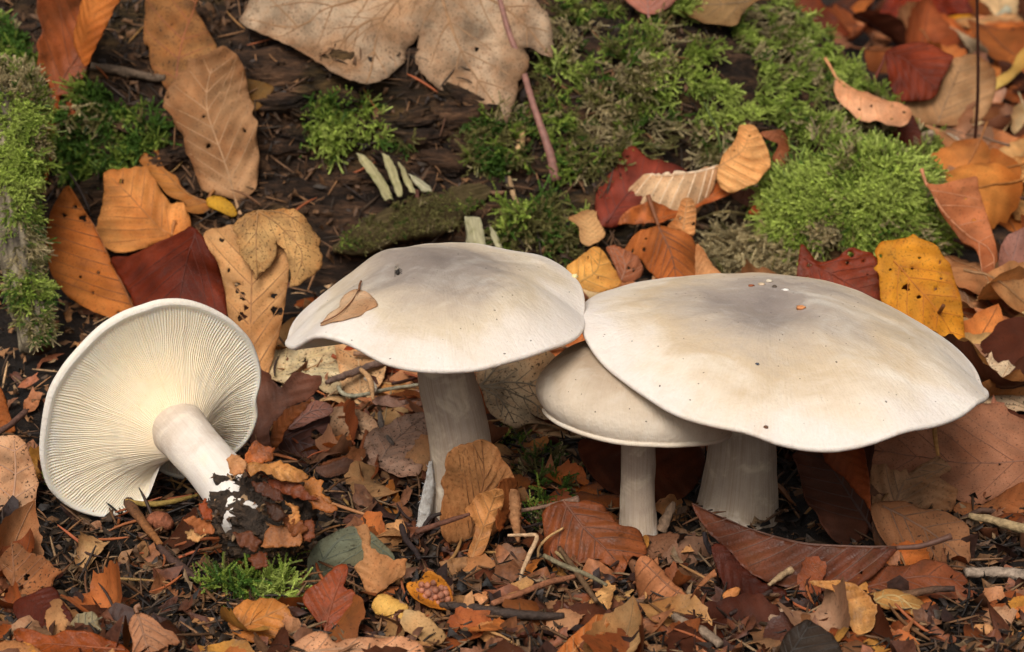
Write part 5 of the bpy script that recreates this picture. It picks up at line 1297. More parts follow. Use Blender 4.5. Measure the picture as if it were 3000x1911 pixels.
# leaf bits round the foot of the fallen mushroom
for t_, p_, c_, y_, lb in [
    ('G', [(1600, 190), (1630, 150), (1690, 148), (1740, 225), (1700, 290), (1640, 312), (1605, 250)], S(222, 168, 116), -0.140, 'peach leaf scrap stuck to the foot of the fallen stem'),
    ('G', [(1700, 190), (1790, 50), (1850, 85), (1932, 100), (1920, 165), (1880, 212), (1790, 215)], S(186, 104, 52), -0.134, 'orange leaf scrap sticking up above the soil clod'),
    ('G', [(1700, 215), (1830, 205), (1960, 190), (2100, 240), (2185, 285), (2120, 330), (1980, 322), (1850, 260), (1760, 300)], S(206, 146, 82), -0.135, 'golden leaf piece lying across the soil clod'),
    ('G', [(1700, 230), (1800, 260), (1900, 320), (2080, 330), (2170, 420), (2250, 470), (2100, 460), (1900, 380), (1740, 300)], S(140, 74, 40), -0.138, 'dark rust leaf strip under the golden piece on the clod'),
    ('G', [(2100, 330), (2200, 300), (2270, 340), (2260, 420), (2340, 480), (2300, 520), (2180, 480)], S(196, 128, 66), -0.130, 'ragged orange leaf bits hanging behind the clod'),
    ('G', [(1305, 605), (1360, 570), (1480, 598), (1505, 690), (1390, 690)], S(196, 120, 70), -0.148, 'orange leaf chip left of the fallen stem foot'),
    ('G', [(1308, 690), (1440, 658), (1452, 712), (1385, 768), (1322, 740)], S(226, 176, 116), -0.148, 'cream leaf chip left of the fallen stem foot'),
    ('G', [(1395, 490), (1440, 450), (1485, 520), (1500, 600), (1430, 590)], S(190, 100, 54), -0.147, 'red-brown leaf chip stuck under the fallen stem'),
    ('G', [(2000, 460), (2100, 500), (2110, 600), (2060, 650), (1990, 600), (2050, 560)], S(206, 140, 78), -0.145, 'tan leaf sliver on the face of the clod'),
    ('G', [(2120, 640), (2200, 590), (2220, 720), (2180, 770), (2120, 740)], S(150, 84, 52), -0.144, 'brown leaf shred right of the clod'),
    ('G', [(1900, 640), (2040, 650), (2130, 700), (2100, 780), (1960, 800), (1820, 800), (1860, 720)], S(170, 108, 60), -0.148, 'damp brown leaf layer below the clod'),
    ('G', [(1740, 870), (1820, 815), (1880, 850), (1880, 930), (1790, 950)], S(120, 70, 42), -0.152, 'dull brown leaf chip below the fallen stem foot'),
    ('G', [(1760, 330), (1860, 340), (1960, 400), (1990, 470), (1880, 450), (1790, 400)], S(96, 56, 36), -0.147, 'dark crumpled leaf bit on top of the soil clod'),
    ('G', [(1850, 470), (1960, 500), (2020, 580), (1960, 620), (1880, 560)], S(70, 44, 30), -0.148, 'blackish leaf bit on the face of the soil clod'),
    ('G', [(2140, 420), (2260, 450), (2380, 520), (2330, 560), (2200, 510)], S(176, 112, 58), -0.140, 'ochre leaf strip reaching right from the soil clod'),
    ('G', [(1640, 700), (1760, 690), (1840, 760), (1790, 830), (1680, 790)], S(110, 66, 42), -0.146, 'brown leaf bit lying under the torn white foot'),
    ('G', [(1980, 560), (2120, 600), (2160, 680), (2060, 720), (1990, 650)], S(150, 92, 52), -0.146, 'chestnut leaf bit at the right of the soil clod')]:
    leaf('leaf_scrap', lb, t_, p_, c_, (rng.uniform(-0.3, 0.3), -0.75, 0.6), y=y_, nz=0.002, jag=0.0006, mat='gloss', sharp=True, cat='leaf scrap')
# --- blurred leaves beyond the log, upper right
for t_, p_, c_, n_, rb, lb, kw in [
    ('K', [(440, 760), (520, 680), (700, 610), (900, 570), (1100, 600), (1280, 680), (1410, 790), (1340, 960), (1240, 1130), (1160, 1330), (1000, 1400), (600, 1420), (560, 1300), (480, 1050)], S(122, 52, 30), UP, [(460, 740), (800, 900), (1160, 1250)], 'big deep red leaf standing in the litter beyond the log', dict(mat='dark', stalk=[(450, 760), (420, 860), (340, 1030), (280, 1150)])),
    ('K', [(1170, 1330), (1270, 1080), (1340, 860), (1420, 795), (1560, 770), (1680, 755), (1800, 790), (1930, 900), (2010, 1060), (1990, 1300), (1900, 1550), (1700, 1720), (1200, 1740), (900, 1700), (620, 1600), (580, 1420), (760, 1250), (900, 1200), (1030, 1240), (1130, 1330)], S(170, 128, 88), (0.05, -0.8, 0.6), [(1200, 1700), (1560, 780)], 'big fawn leaf with notched edge beyond the log', dict(mat='matte')),
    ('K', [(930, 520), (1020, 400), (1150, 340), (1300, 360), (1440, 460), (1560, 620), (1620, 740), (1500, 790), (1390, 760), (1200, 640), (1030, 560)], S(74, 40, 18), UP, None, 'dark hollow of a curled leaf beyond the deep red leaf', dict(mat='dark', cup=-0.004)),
    ('K', [(1300, 350), (1440, 430), (1600, 520), (1760, 570), (1900, 610), (1960, 700), (1800, 790), (1640, 740), (1560, 620), (1440, 470)], S(196, 180, 150), (0.1, -0.7, 0.7), None, 'grey-cream curled leaf margin beyond the deep red leaf', dict(mat='matte')),
    ('K', [(300, 480), (420, 60), (700, -60), (1500, -80), (1640, 60), (1680, 170), (1400, 190), (1200, 260), (900, 340), (500, 330)], S(126, 44, 20), UP, [(420, 300), (1500, 20)], 'dark red long leaf at the back of the far litter', dict(mat='dark')),
    ('K', [(1640, -60), (1720, 20), (1900, 10), (2060, 80), (2220, 130), (2160, 220), (1960, 260), (1800, 220), (1640, 140), (1560, 20)], S(196, 190, 162), (0, -0.6, 0.8), None, 'pale grey-green leaf behind the thin dark stem', dict(mat='matte')),
    ('K', [(1290, 260), (1340, 200), (1480, 190), (1640, 220), (1720, 320), (1640, 370), (1480, 350), (1340, 320)], S(214, 150, 36), (0, -0.6, 0.8), None, 'yellow leaf patch beyond the curled leaf margin', dict(mat='yellow')),
    ('K', [(1840, 560), (1940, 490), (2060, 540), (2150, 590), (2130, 650), (1960, 640)], S(214, 156, 30), (0, -0.6, 0.8), None, 'bright yellow small leaf right of the thin dark stem', dict(mat='yellow')),
    ('K', [(60, 270), (250, 290), (430, 240), (560, 330), (700, 380), (880, 370), (920, 470), (820, 560), (560, 560), (440, 660), (300, 620), (200, 430)], S(224, 160, 116), (0, -0.55, 0.8), [(120, 720), (300, 450), (900, 400)], 'peach crumpled leaf beyond the top of the log', dict(stalk=[(280, 460), (240, 590), (120, 720)], nz=0.006)),
    ('K', [(1760, 240), (1960, 270), (2160, 180), (2400, 220), (2460, 330), (2250, 380), (2050, 390), (1850, 400), (1700, 480), (1580, 430)], S(226, 160, 116), (0, -0.5, 0.86), None, 'peach leaf band beside the thin dark stem', dict(nz=0.005)),
    ('K', [(1810, 1340), (1900, 1200), (2060, 1060), (2220, 960), (2300, 800), (2440, 700), (2480, 900), (2300, 1040), (2180, 1160), (2000, 1280), (1880, 1440)], S(216, 180, 96), (-0.2, -0.7, 0.6), None, 'straw yellow twisted leaf right of the fawn leaf', dict(nz=0.004, mat='leaf')),
    ('K', [(1830, 1560), (1850, 1420), (1960, 1300), (2160, 1210), (2100, 1400), (2000, 1534), (1900, 1600)], S(216, 172, 146), (0, -0.7, 0.7), None, 'pale pink curled leaf below the straw yellow leaf', dict(nz=0.004)),
    ('K', [(2260, 120), (2397, -20), (2480, -20), (2480, 240), (2330, 200)], S(176, 78, 40), UP, None, 'red-brown leaf at the far edge of the litter', dict()),
    ('C', [(1750, 780), (1950, 760), (2150, 740), (2460, 760), (2480, 880), (2200, 880), (1900, 870)], S(110, 66, 38), FL, None, 'brown shaded leaf lying beyond the fawn leaf', dict(mat='dark')),
    ('C', [(640, 20), (900, -30), (1000, 40), (1100, 140), (1180, 230), (1000, 250), (900, 200), (760, 120)], S(112, 50, 24), UP, None, 'dark red-brown leaf just beyond the moss crest', dict(mat='dark')),
    ('C', [(950, 250), (1060, 230), (1180, 300), (1180, 330), (1050, 330), (940, 300)], S(140, 92, 66), FL, None, 'grey-brown leaf edge behind the moss crest', dict(mat='matte'))]:
    leaf('far_leaf', lb, t_, p_, c_, n_, rib=rb, nv=5 if rb else 0, lift=0.004, **kw)
# ------------------------------------------------------------------ moss
def sprig(nn, length, lf, seed, branches=2):
    """feathery moss shoot along +Z: thin stem, overlapping pointed leaflets, side shoots"""
    r = np.random.default_rng(seed)
    V, F, T = [], [], []
    def shoot(p0, d, L, n, tb):
        d = unit(d)
        bendv = r.normal(0, 0.5, 3)
        pts = []
        p = np.array(p0, float)
        for i in range(n + 1):
            pts.append(p.copy())
            d = unit(d + bendv * 0.09 + np.array([0, 0, -0.02]))
            p = p + d * L / n
        pts = np.array(pts)
        tg = unit(np.gradient(pts, axis=0))
        ref = unit(np.cross(tg, [0.3, 0.9, 0.2]))
        oth = np.cross(tg, ref)
        k0 = len(V)
        for i in range(n + 1):                                  # flat stem ribbon
            w = 0.00022
            V.append(pts[i] - ref[i] * w); V.append(pts[i] + ref[i] * w)
            T.extend([tb + (1 - tb) * i / n * 0.6] * 2)
            if i:
                a = k0 + 2 * i
                F.append((a - 2, a - 1, a + 1)); F.append((a - 2, a + 1, a))
        ph = r.uniform(0, 6.28)
        for i in range(n):
            for q in range(3):
                an = ph + i * 2.4 + q * 2.094
                sd = ref[i] * math.cos(an) + oth[i] * math.sin(an)
                l = lf * (1.0 - 0.45 * i / n) * r.uniform(0.75, 1.2)
                tip = pts[i] + tg[i] * l * 0.75 + sd * l * 0.62
                w = np.cross(tg[i], sd) * l * 0.26
                k = len(V)
                V.extend([pts[i] - w * 0.6, pts[i] + tg[i] * l * 0.2 + sd * l * 0.25 + w, tip, pts[i] + tg[i] * l * 0.2 + sd * l * 0.25 - w])
                T.extend([tb + (1 - tb) * i / n * 0.8, tb + (1 - tb) * i / n, min(1, tb + (1 - tb) * (i / n + 0.25)), tb + (1 - tb) * i / n])
                F.append((k, k + 1, k + 2)); F.append((k, k + 2, k + 3))
        return pts, tg
    pts, tg = shoot((0, 0, 0), (r.normal(0, .2), r.normal(0, .2), 1), length, nn, 0.0)
    for b in range(branches):
        i = int(nn * (0.3 + 0.4 * b / max(branches, 1)))
        sd = unit(np.cross(tg[i], r.normal(0, 1, 3)))
        shoot(pts[i], tg[i] * 0.7 + sd * 0.8, length * r.uniform(0.3, 0.5), max(3, nn // 2), 0.35)
    return np.array(V), np.array(F), np.array(T)

def scatter(temps, P, D, sc, cols, tipcols=None, rollrng=None):
    """copies of small templates merged into one mesh: positions P, directions D (template +Z), scales, colours"""
    n = len(P)
    pick = rng.integers(0, len(temps), n)
    VV, FF, CC, k = [], [], [], 0
    roll = rng.uniform(0, 2 * np.pi, n)
    D = unit(D)
    ref = np.where(np.abs(D[:, 2:3]) < 0.9, np.array([[0, 0, 1.0]]), np.array([[1.0, 0, 0]]))
    A = unit(np.cross(D, ref)); B = np.cross(D, A)
    A2 = A * np.cos(roll)[:, None] + B * np.sin(roll)[:, None]
    B2 = np.cross(D, A2)
    for ti, (V, F, T) in enumerate(temps):
        ix = np.where(pick == ti)[0]
        if not len(ix): continue
        W = (V[None, :, 0:1] * A2[ix][:, None] + V[None, :, 1:2] * B2[ix][:, None] + V[None, :, 2:3] * D[ix][:, None]) * sc[ix][:, None, None] + P[ix][:, None]
        m = len(V)
        VV.append(W.reshape(-1, 3))
        FF.append((F[None] + (np.arange(len(ix)) * m)[:, None, None]).reshape(-1, F.shape[1]) + k)
        c = cols[ix][:, None, :]
        if tipcols is not None:
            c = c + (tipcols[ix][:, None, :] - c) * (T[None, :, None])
        else:
            c = np.broadcast_to(c, (len(ix), m, 3))
        CC.append(c.reshape(-1, 3))
        k += len(ix) * m
    return np.concatenate(VV), np.concatenate(FF), np.concatenate(CC)

SPR = [sprig(9, 0.0080, 0.0013, 11 + i, 2) for i in range(5)]
SPR_S = [sprig(7, 0.0055, 0.0012, 31 + i, 1) for i in range(4)]
SPR_L = [sprig(12, 0.0125, 0.0014, 51 + i, 3) for i in range(4)]

def sample_px(polyW, n):
    poly = np.array(polyW, float)
    lo, hi = poly.min(0), poly.max(0)
    out = np.zeros((0, 2))
    while len(out) < n:
        q = rng.uniform(lo, hi, (n * 2, 2))
        q = q[inside(q, poly)]
        out = np.concatenate([out, q])
    return out[:n] * (3000.0 / 2408.0)

GREEN, LIME, OLIVE, STRAW, DEEP = (0.33, 0.43, 0.07), (0.60, 0.70, 0.16), (0.27, 0.24, 0.08), (0.60, 0.48, 0.26), (0.10, 0.20, 0.03)

def moss(name, label, polys, temps, mixw, sc=(0.7, 1.3), lift=0.0, droop=0.3, spread_=0.8, surf=None, clump=True, seed=1, toward=0.0):
    """polys: [(pixel polygon, count)], mixw: weights for (green, lime, olive, straw, deep) tips"""
    Pp = np.concatenate([sample_px(p, n) for p, n in polys])
    P = hits(Pp) if surf is None else surf(Pp)[0]
    N = normal_at(P[:, 0], P[:, 1]) if surf is None else surf(Pp)[1]
    P = P + unit(CAM - P) * toward
    n = len(P)
    if clump:
        keep = fbm(P[:, 0] * 85 + seed, P[:, 1] * 85, P[:, 2] * 85, 2) > -0.27
        P, N = P[keep], N[keep]
        n = len(P)
    hgt = 0.5 + 0.5 * fbm(P[:, 0] * 60 + seed, P[:, 1] * 60, P[:, 2] * 60, 2)
    P = P + N * (lift * (hgt * 1.6 - 0.4))[:, None]
    flow = np.stack([vnoise(P[:, 0] * 70, P[:, 1] * 70, 1.1), vnoise(P[:, 0] * 70, P[:, 1] * 70, 5.1), 0.6 * vnoise(P[:, 0] * 70, P[:, 1] * 70, 9.1)], 1)
    D = N * 0.8 + flow * spread_ * 1.1 + rng.normal(0, 0.35, (n, 3)) + np.array([0, -0.15, -droop])
    w = np.array(mixw, float)
    nzv = np.clip(0.5 + 0.9 * fbm(P[:, 0] * 50 + 9 + seed, P[:, 1] * 50, P[:, 2] * 50, 2) + rng.normal(0, 0.13, n), 0, 0.999)
    pal = np.array([LIME, GREEN, DEEP, OLIVE, STRAW])[[0, 1, 2, 3, 4]]
    wo = np.array([w[1], w[0], w[4], w[2], w[3]])
    cum = np.cumsum(wo) / wo.sum()
    ix = np.searchsorted(cum, nzv)
    tip = pal[np.clip(ix, 0, 4)] * rng.uniform(0.7, 1.35, (n, 1))
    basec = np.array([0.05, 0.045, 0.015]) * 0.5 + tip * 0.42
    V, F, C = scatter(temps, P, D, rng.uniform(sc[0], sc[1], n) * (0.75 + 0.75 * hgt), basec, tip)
    o = obj(name, V, F, MAT['moss'], None, {'col': C}, True, origin=P.mean(0))
    return tag(o, label, 'moss', kind='stuff')

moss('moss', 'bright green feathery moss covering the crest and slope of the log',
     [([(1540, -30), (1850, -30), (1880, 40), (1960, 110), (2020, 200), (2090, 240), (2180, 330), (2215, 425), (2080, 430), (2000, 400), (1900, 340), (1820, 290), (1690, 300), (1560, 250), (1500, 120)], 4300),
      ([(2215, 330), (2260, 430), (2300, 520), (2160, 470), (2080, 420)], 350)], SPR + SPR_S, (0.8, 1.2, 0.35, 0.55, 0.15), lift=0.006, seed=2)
moss('moss', 'olive and straw stringy moss hanging on the middle of the log',
     [([(1290, 20), (1400, 0), (1560, -20), (1580, 200), (1540, 330), (1420, 400), (1320, 420), (1275, 300), (1262, 130)], 1500),
      ([(1600, 290), (1760, 270), (1880, 330), (1940, 420), (1800, 470), (1700, 420), (1640, 340)], 260)], SPR_L + SPR, (0.55, 0.5, 0.6, 0.9, 0.25), lift=0.005, droop=0.7, seed=5)
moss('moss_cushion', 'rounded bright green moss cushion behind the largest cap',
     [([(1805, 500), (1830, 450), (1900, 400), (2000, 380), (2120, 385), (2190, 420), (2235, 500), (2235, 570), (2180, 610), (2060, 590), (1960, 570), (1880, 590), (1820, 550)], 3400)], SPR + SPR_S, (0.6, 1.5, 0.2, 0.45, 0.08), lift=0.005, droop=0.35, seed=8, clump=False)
moss('dry_moss', 'pale straw dead moss strands below the moss cushion',
     [([(1640, 600), (1700, 540), (1800, 520), (1880, 590), (1960, 580), (1900, 660), (1840, 660), (1700, 660)], 750)], SPR_L + SPR, (0.1, 0.05, 0.5, 1.2, 0.05), droop=0.8, sc=(0.8, 1.5), seed=12)
moss('moss', 'dark green moss tufts in the shade between the upright leaf and ribbed leaf',
     [([(150, 190), (220, 190), (290, 240), (400, 260), (400, 330), (300, 400), (240, 420), (170, 400), (140, 300)], 900)], SPR + SPR_L, (0.7, 0.15, 0.3, 0.2, 0.9), droop=0.4, seed=15)
moss('moss', 'dark green moss behind the top of the mossy root', [([(-40, 60), (60, 80), (95, 130), (100, 190), (0, 160), (-40, 150)], 420)], SPR + SPR_L, (0.6, 0.2, 0.2, 0.05, 0.9), seed=17)
moss('moss', 'green moss tuft on the log left below the big lobed leaf', [([(700, 300), (740, 230), (800, 210), (870, 250), (900, 310), (860, 330), (790, 350), (720, 340)], 420)], SPR_L + SPR, (0.8, 0.4, 0.2, 0.15, 0.6), seed=21, droop=0.5)
moss('moss', 'thin moss strands on dark wood below the tip of the lobed leaf', [([(1060, 260), (1150, 240), (1230, 280), (1250, 380), (1170, 420), (1090, 370)], 260), ([(900, 300), (960, 320), (950, 350), (900, 340)], 40)], SPR_L, (0.7, 0.3, 0.6, 0.4, 0.5), seed=23, droop=0.5)
moss('moss', 'olive moss film on the low piece of wood behind the broad cap', [([(790, 590), (820, 530), (940, 470), (1060, 440), (1140, 470), (1110, 530), (960, 560), (860, 590)], 700)], SPR_S, (0.4, 0.1, 1.2, 0.5, 0.3), sc=(0.35, 0.7), droop=0.2, seed=25, toward=0.016)
moss('moss', 'straw-green moss wisps right of the pale splinters', [([(1150, 560), (1180, 500), (1290, 470), (1390, 500), (1400, 600), (1330, 620), (1240, 570)], 420)], SPR_L + SPR, (0.4, 0.15, 0.8, 0.8, 0.3), seed=27, droop=0.3)
moss('moss', 'dim moss tufts in the shade behind the leaning leaf', [([(1155, 1010), (1215, 1000), (1230, 1060), (1180, 1070)], 90), ([(1220, 1090), (1300, 1060), (1335, 1100), (1320, 1240), (1240, 1250)], 200)], SPR_S + SPR, (0.7, 0.1, 0.4, 0.1, 0.9), seed=29)
moss('moss', 'fresh wet green moss sprig in the litter before the soil clod', [([(490, 1400), (560, 1370), (640, 1340), (660, 1360), (600, 1400), (670, 1400), (680, 1420), (560, 1425)], 85)], SPR_L, (1.0, 0.5, 0.2, 0.0, 0.8), seed=33, sc=(0.8, 1.4), droop=0.0, clump=False, spread_=1.4)
moss('moss', 'small green moss tuft beside the cream pink leaf', [([(110, 1110), (135, 1120), (160, 1160), (130, 1170)], 45)], SPR_S, (1, 0.4, 0.2, 0.1, 0.6), seed=35, clump=False)

# mossy root at the left edge
RP = [((-80, 240), 0.150, 0.018), ((0, 310), 0.135, 0.0165), ((28, 420), 0.115, 0.0130), ((38, 530), 0.100, 0.0100), ((52, 640), 0.086, 0.0086), ((74, 740), 0.072, 0.0086), ((90, 815), 0.060, 0.0075)]
Pr = np.concatenate([at_y(PX('W', [p]), y_) for p, y_, _ in RP])
Pr = catmull(Pr, 150)
Rr_ = np.interp(np.linspace(0, 1, 150), np.linspace(0, 1, len(RP)), [q[2] for q in RP])
NS_ = 72
V, F = tube(Pr, Rr_, NS_, True)
ctr = np.repeat(Pr, NS_, 0); rr_ = np.repeat(Rr_, NS_)[:, None]
ang_ = np.tile(np.linspace(0, 2 * np.pi, NS_, endpoint=False), 150); len_ = np.repeat(np.linspace(0, 12, 150), NS_)
ridged = 1 - np.abs(fbm(np.cos(ang_) * 5 + 2, np.sin(ang_) * 5, len_ * 0.55, 3)) * 2
lumps = fbm(np.cos(ang_) * 1.2, np.sin(ang_) * 1.2, len_ * 0.9, 3)
V = ctr + (V - ctr) * (1 + 0.28 * lumps + 0.16 * (ridged - 0.6))[:, None]
root_o = empty('mossy_root', Pr[-1])
tag(root_o, 'thick pale-barked root overgrown with moss coming down beside the orange leaf', 'root')
cb = np.clip(0.5 + 0.9 * fbm(np.cos(ang_) * 6, np.sin(ang_) * 6, len_ * 1.3, 3) + 0.4 * (ridged - 0.6), 0, 1)
bc = np.array([0.035, 0.024, 0.015])[None] * (1 - cb[:, None]) + np.array([0.24, 0.19, 0.12])[None] * cb[:, None]
obj('bark', V, F, MAT['wood'], root_o, {'col': bc}, True)

def root_surface(px):
    """nearest visible point of the root tube along each sight line"""
    d = rays(px); dn = unit(d)
    q = Pr[None] - CAM
    tt = (q * dn[:, None]).sum(-1)
    cl = np.linalg.norm(q - tt[..., None] * dn[:, None], axis=2)
    k = (cl / Rr_[None]).argmin(1)
    i = np.arange(len(px))
    off = np.sqrt(np.maximum(Rr_[k] ** 2 - cl[i, k] ** 2, 0))
    Q = CAM + dn * (tt[i, k] - off)[:, None]
    return Q, unit(Q - Pr[k])
moss('root_moss', 'light green moss clothing the top of the root', [([(-40, 150), (30, 165), (85, 200), (95, 260), (98, 340), (85, 420), (50, 470), (0, 440), (-40, 430)], 2000)], SPR + SPR_S, (0.6, 1.1, 0.4, 0.9, 0.1), surf=root_surface, sc=(0.5, 1.0), lift=0.005, seed=41)
moss('root_moss', 'straw and green moss strands hanging down the lower root', [([(10, 440), (75, 420), (85, 500), (85, 600), (105, 700), (115, 760), (80, 800), (50, 740), (20, 600)], 1000)], SPR_L + SPR, (0.55, 0.7, 0.5, 1.1, 0.2), surf=root_surface, sc=(0.45, 0.85), lift=0.003, droop=0.8, seed=43)

# ------------------------------------------------------------------ wood splinters on the log
PALE = S(178, 166, 122)
for p, c, th in [([(838, 360), (858, 366), (885, 395), (908, 430), (925, 470), (915, 468), (905, 474), (895, 455), (872, 415), (850, 385)], PALE, 0.003),
                 ([(898, 362), (915, 368), (932, 400), (945, 440), (948, 462), (935, 466), (922, 430), (908, 395)], PALE, 0.0025), ([(935, 380), (952, 392), (965, 420), (978, 455), (965, 452), (950, 425)], PALE, 0.002),
                 ([(960, 408), (985, 420), (1010, 438), (1018, 452), (995, 450), (975, 432)], S(186, 176, 144), 0.002),
                 ([(1092, 508), (1130, 512), (1138, 545), (1145, 590), (1095, 590), (1098, 545)], S(182, 172, 136), 0.004), ([(1150, 528), (1165, 545), (1182, 585), (1165, 585), (1156, 560)], S(182, 172, 136), 0.002)]:
    q = hits(PX('W', p))
    leaf('x', '', 'W', p, c, (rng.uniform(-0.2, 0.2), -0.85, 0.5), parent=log_root, part='wood_splinter', at=q[q[:, 1].argmin()] + np.array([0, -0.011, 0.006]), corr=0, nz=0.0015, jag=0.0003, sharp=True, mat='plank', thick=th * 0.5)
leaf('x', '', 'W', [(785, 600), (800, 575), (850, 535), (920, 498), (1000, 468), (1070, 445), (1135, 440), (1150, 465), (1110, 490), (1080, 530), (1020, 560), (930, 575), (860, 600)], S(84, 70, 44), (0.1, -0.75, 0.65),
     parent=log_root, part='wood_ledge', at=hit(PX('W', [(900, 590)])[0]) + np.array([0, -0.004, 0.003]), corr=0, nz=0.005, jag=0.0008, sharp=False, mat='plank', thick=0.007)

ck_px = np.concatenate([sample_px([(600, 150), (900, 220), (1250, 260), (1330, 420), (1150, 480), (800, 480), (640, 420)], 26), sample_px([(150, 380), (330, 300), (560, 420), (480, 440), (230, 420)], 8), sample_px([(1600, 300), (1750, 280), (1850, 380), (1700, 420)], 6)])
ck_P = hits(ck_px)
for i_, P in enumerate(ck_P):
    a, b = np.meshgrid(np.linspace(0.05, np.pi - 0.05, 26), np.linspace(0, 2 * np.pi, 36, endpoint=False), indexing='ij')
    D = np.stack([np.cos(a), np.sin(a) * np.cos(b), np.sin(a) * np.sin(b)], -1)
    r = 1 + 0.35 * fbm(D[..., 0] * 1.5 + i_, D[..., 1] * 4, D[..., 2] * 4, 3) - 0.35 * np.abs(fbm(D[..., 0] * 1.2 + i_, D[..., 1] * 9, D[..., 2] * 9, 2))
    sz = np.array([rng.uniform(0.007, 0.020), rng.uniform(0.004, 0.008), rng.uniform(0.003, 0.007)])
    Q = D * r[..., None] * sz
    an = rng.normal(0, 0.35)
    Rm = np.array([[math.cos(an), 0, -math.sin(an)], [0, 1, 0], [math.sin(an), 0, math.cos(an)]])
    obj('wood_chunk', P + Q.reshape(-1, 3) @ Rm.T, grid_faces(26, 36, True), MAT['rot'], log_root)

# ------------------------------------------------------------------ twigs, needles, stalks
def twig(name, label, t, pts, r, col, lift=0.0015, y=None, cat='twig', bump=0.25, group=None, col2=None, z=None):
    q = PX(t, pts)
    if y is not None:
        ys = y if isinstance(y, (list, tuple)) else [y] * len(q)
        P = np.concatenate([at_y(q[i:i + 1], ys[i]) for i in range(len(q))])
    else:
        P = hits(q) + np.array([0, 0, lift])
    P = catmull(P, 8 * (len(q) - 1) + 4)
    V, F = tube(P, np.array(r), 9, True, bump, len(label))
    c = 0.5 + 0.5 * fbm(V[:, 0] * 500, V[:, 1] * 500, V[:, 2] * 500, 3)
    C = np.array(col)[None] * (0.55 + 0.8 * c[:, None])
    if col2 is not None:
        f = np.linspace(0, 1, len(P)).repeat(9)[:, None]
        C = C * (1 - f) + np.array(col2)[None] * f * (0.55 + 0.8 * c[:, None])
    o = obj(name, V, F, MAT['wood'], None, {'col': C}, True, origin=V.mean(0))
    return tag(o, label, cat, group)

DK, BRN, TAN_, GRY, RED_ = S(58, 42, 36), S(120, 78, 48), S(190, 152, 106), S(138, 120, 104), S(120, 60, 44)
twig('thin_stem', 'thin dark upright stem rising before the far leaves', 'W', [(2285, 415), (2295, 300), (2300, 180), (2297, -30)], [0.0009, 0.0009, 0.0008, 0.0007], S(70, 38, 26), y=[0.30, 0.29, 0.28, 0.27], cat='stem', bump=0.08)
twig('fir_needle', 'long olive needle lying below the fallen cap', 'G', [(890, 572), (1020, 600), (1180, 590), (1400, 535)], [0.0006, 0.0011, 0.001, 0.0005], S(150, 122, 62), lift=0.006, cat='needle', bump=0.05)
twig('twig', 'dark twig with orange broken end sloping below the fallen cap', 'G', [(890, 520), (960, 630), (1060, 760), (1130, 850)], [0.0022, 0.0020, 0.0016, 0.0011], DK, lift=0.004, col2=S(150, 96, 52))
twig('twig', 'dark bark twig continuing downhill to the moss sprig', 'G', [(1120, 850), (1220, 950), (1310, 1020), (1390, 1090)], [0.0012, 0.0016, 0.0016, 0.001], S(76, 54, 46), lift=0.003)
twig('twig', 'brown forked twig end resting on the cream pink leaf', 'D', [(-40, 1660), (60, 1600), (130, 1545), (190, 1490)], [0.0013, 0.0012, 0.0012, 0.0013], S(104, 74, 62), lift=0.008)
twig('stick', 'pale broken stick pointing up in front of the folded leaf', 'I', [(600, 1195), (720, 1110), (850, 1050), (975, 1000)], [0.0006, 0.0010, 0.0013, 0.0013, 0.0014, 0.0006], S(170, 140, 104), lift=0.007, cat='stick', bump=0.5)
twig('twig', 'thin dark twig tail below the pale broken stick', 'I', [(330, 1345), (450, 1280), (540, 1230), (620, 1180)], [0.0006, 0.0009, 0.001, 0.0008], DK, lift=0.004)
twig('stick', 'straw coloured dry stalk in the right litter', 'I', [(2000, 680), (2120, 705), (2280, 745), (2460, 800)], [0.0008, 0.0017, 0.0018, 0.0017, 0.0017], S(166, 140, 102), lift=0.006, cat='stick', bump=0.5)
twig('twig', 'knobbly grey spruce twig at the right edge', 'I', [(1980, 1075), (2120, 1070), (2280, 1072), (2460, 1085)], [0.0017, 0.0019, 0.0019, 0.0019], S(150, 130, 112), lift=0.005, bump=0.6)
twig('twig', 'brown twig running under the straw ribbed leaf', 'I', [(1290, 1290), (1450, 1255), (1620, 1235), (1750, 1210), (1900, 1205)], [0.0008, 0.0012, 0.0013, 0.0012, 0.001], S(132, 92, 60), lift=0.006, col2=DK)
twig('twig', 'rough pale spruce twig at the bottom edge near the black leaf', 'I', [(-60, 1370), (60, 1430), (170, 1490), (260, 1560)], [0.0018, 0.0018, 0.0018, 0.0016], S(138, 116, 96), lift=0.004, bump=0.6)
twig('twig', 'long black twig lying across the soil in front of the cone', 'H', [(690, 1280), (900, 1300), (1130, 1335), (1350, 1355), (1560, 1360)], [0.0010, 0.0016, 0.0017, 0.0016, 0.0013], S(64, 50, 42), lift=0.004)
twig('twig', 'reddish brown stalk crossing the soil behind the black twig', 'H', [(1060, 1310), (1250, 1240), (1450, 1160), (1640, 1115)], [0.001, 0.0011, 0.0011, 0.0009], S(150, 96, 66), lift=0.006)
twig('grass_stalk', 'dry bent grass stalk leaning before the chestnut leaf', 'H', [(1490, 820), (1580, 890), (1700, 1010), (1850, 1250)], [0.0006, 0.0008, 0.0008, 0.0007], S(168, 142, 98), y=[-0.115, -0.122, -0.126, -0.133], cat='stalk', bump=0.1)
twig('grass_stalk', 'greenish grey stalk crossing the dry bent stalk', 'H', [(1420, 1005), (1560, 1075), (1720, 1140), (1860, 1215)], [0.0008, 0.0009, 0.0008, 0.0006], S(122, 110, 84), lift=0.008, cat='stalk', bump=0.1)
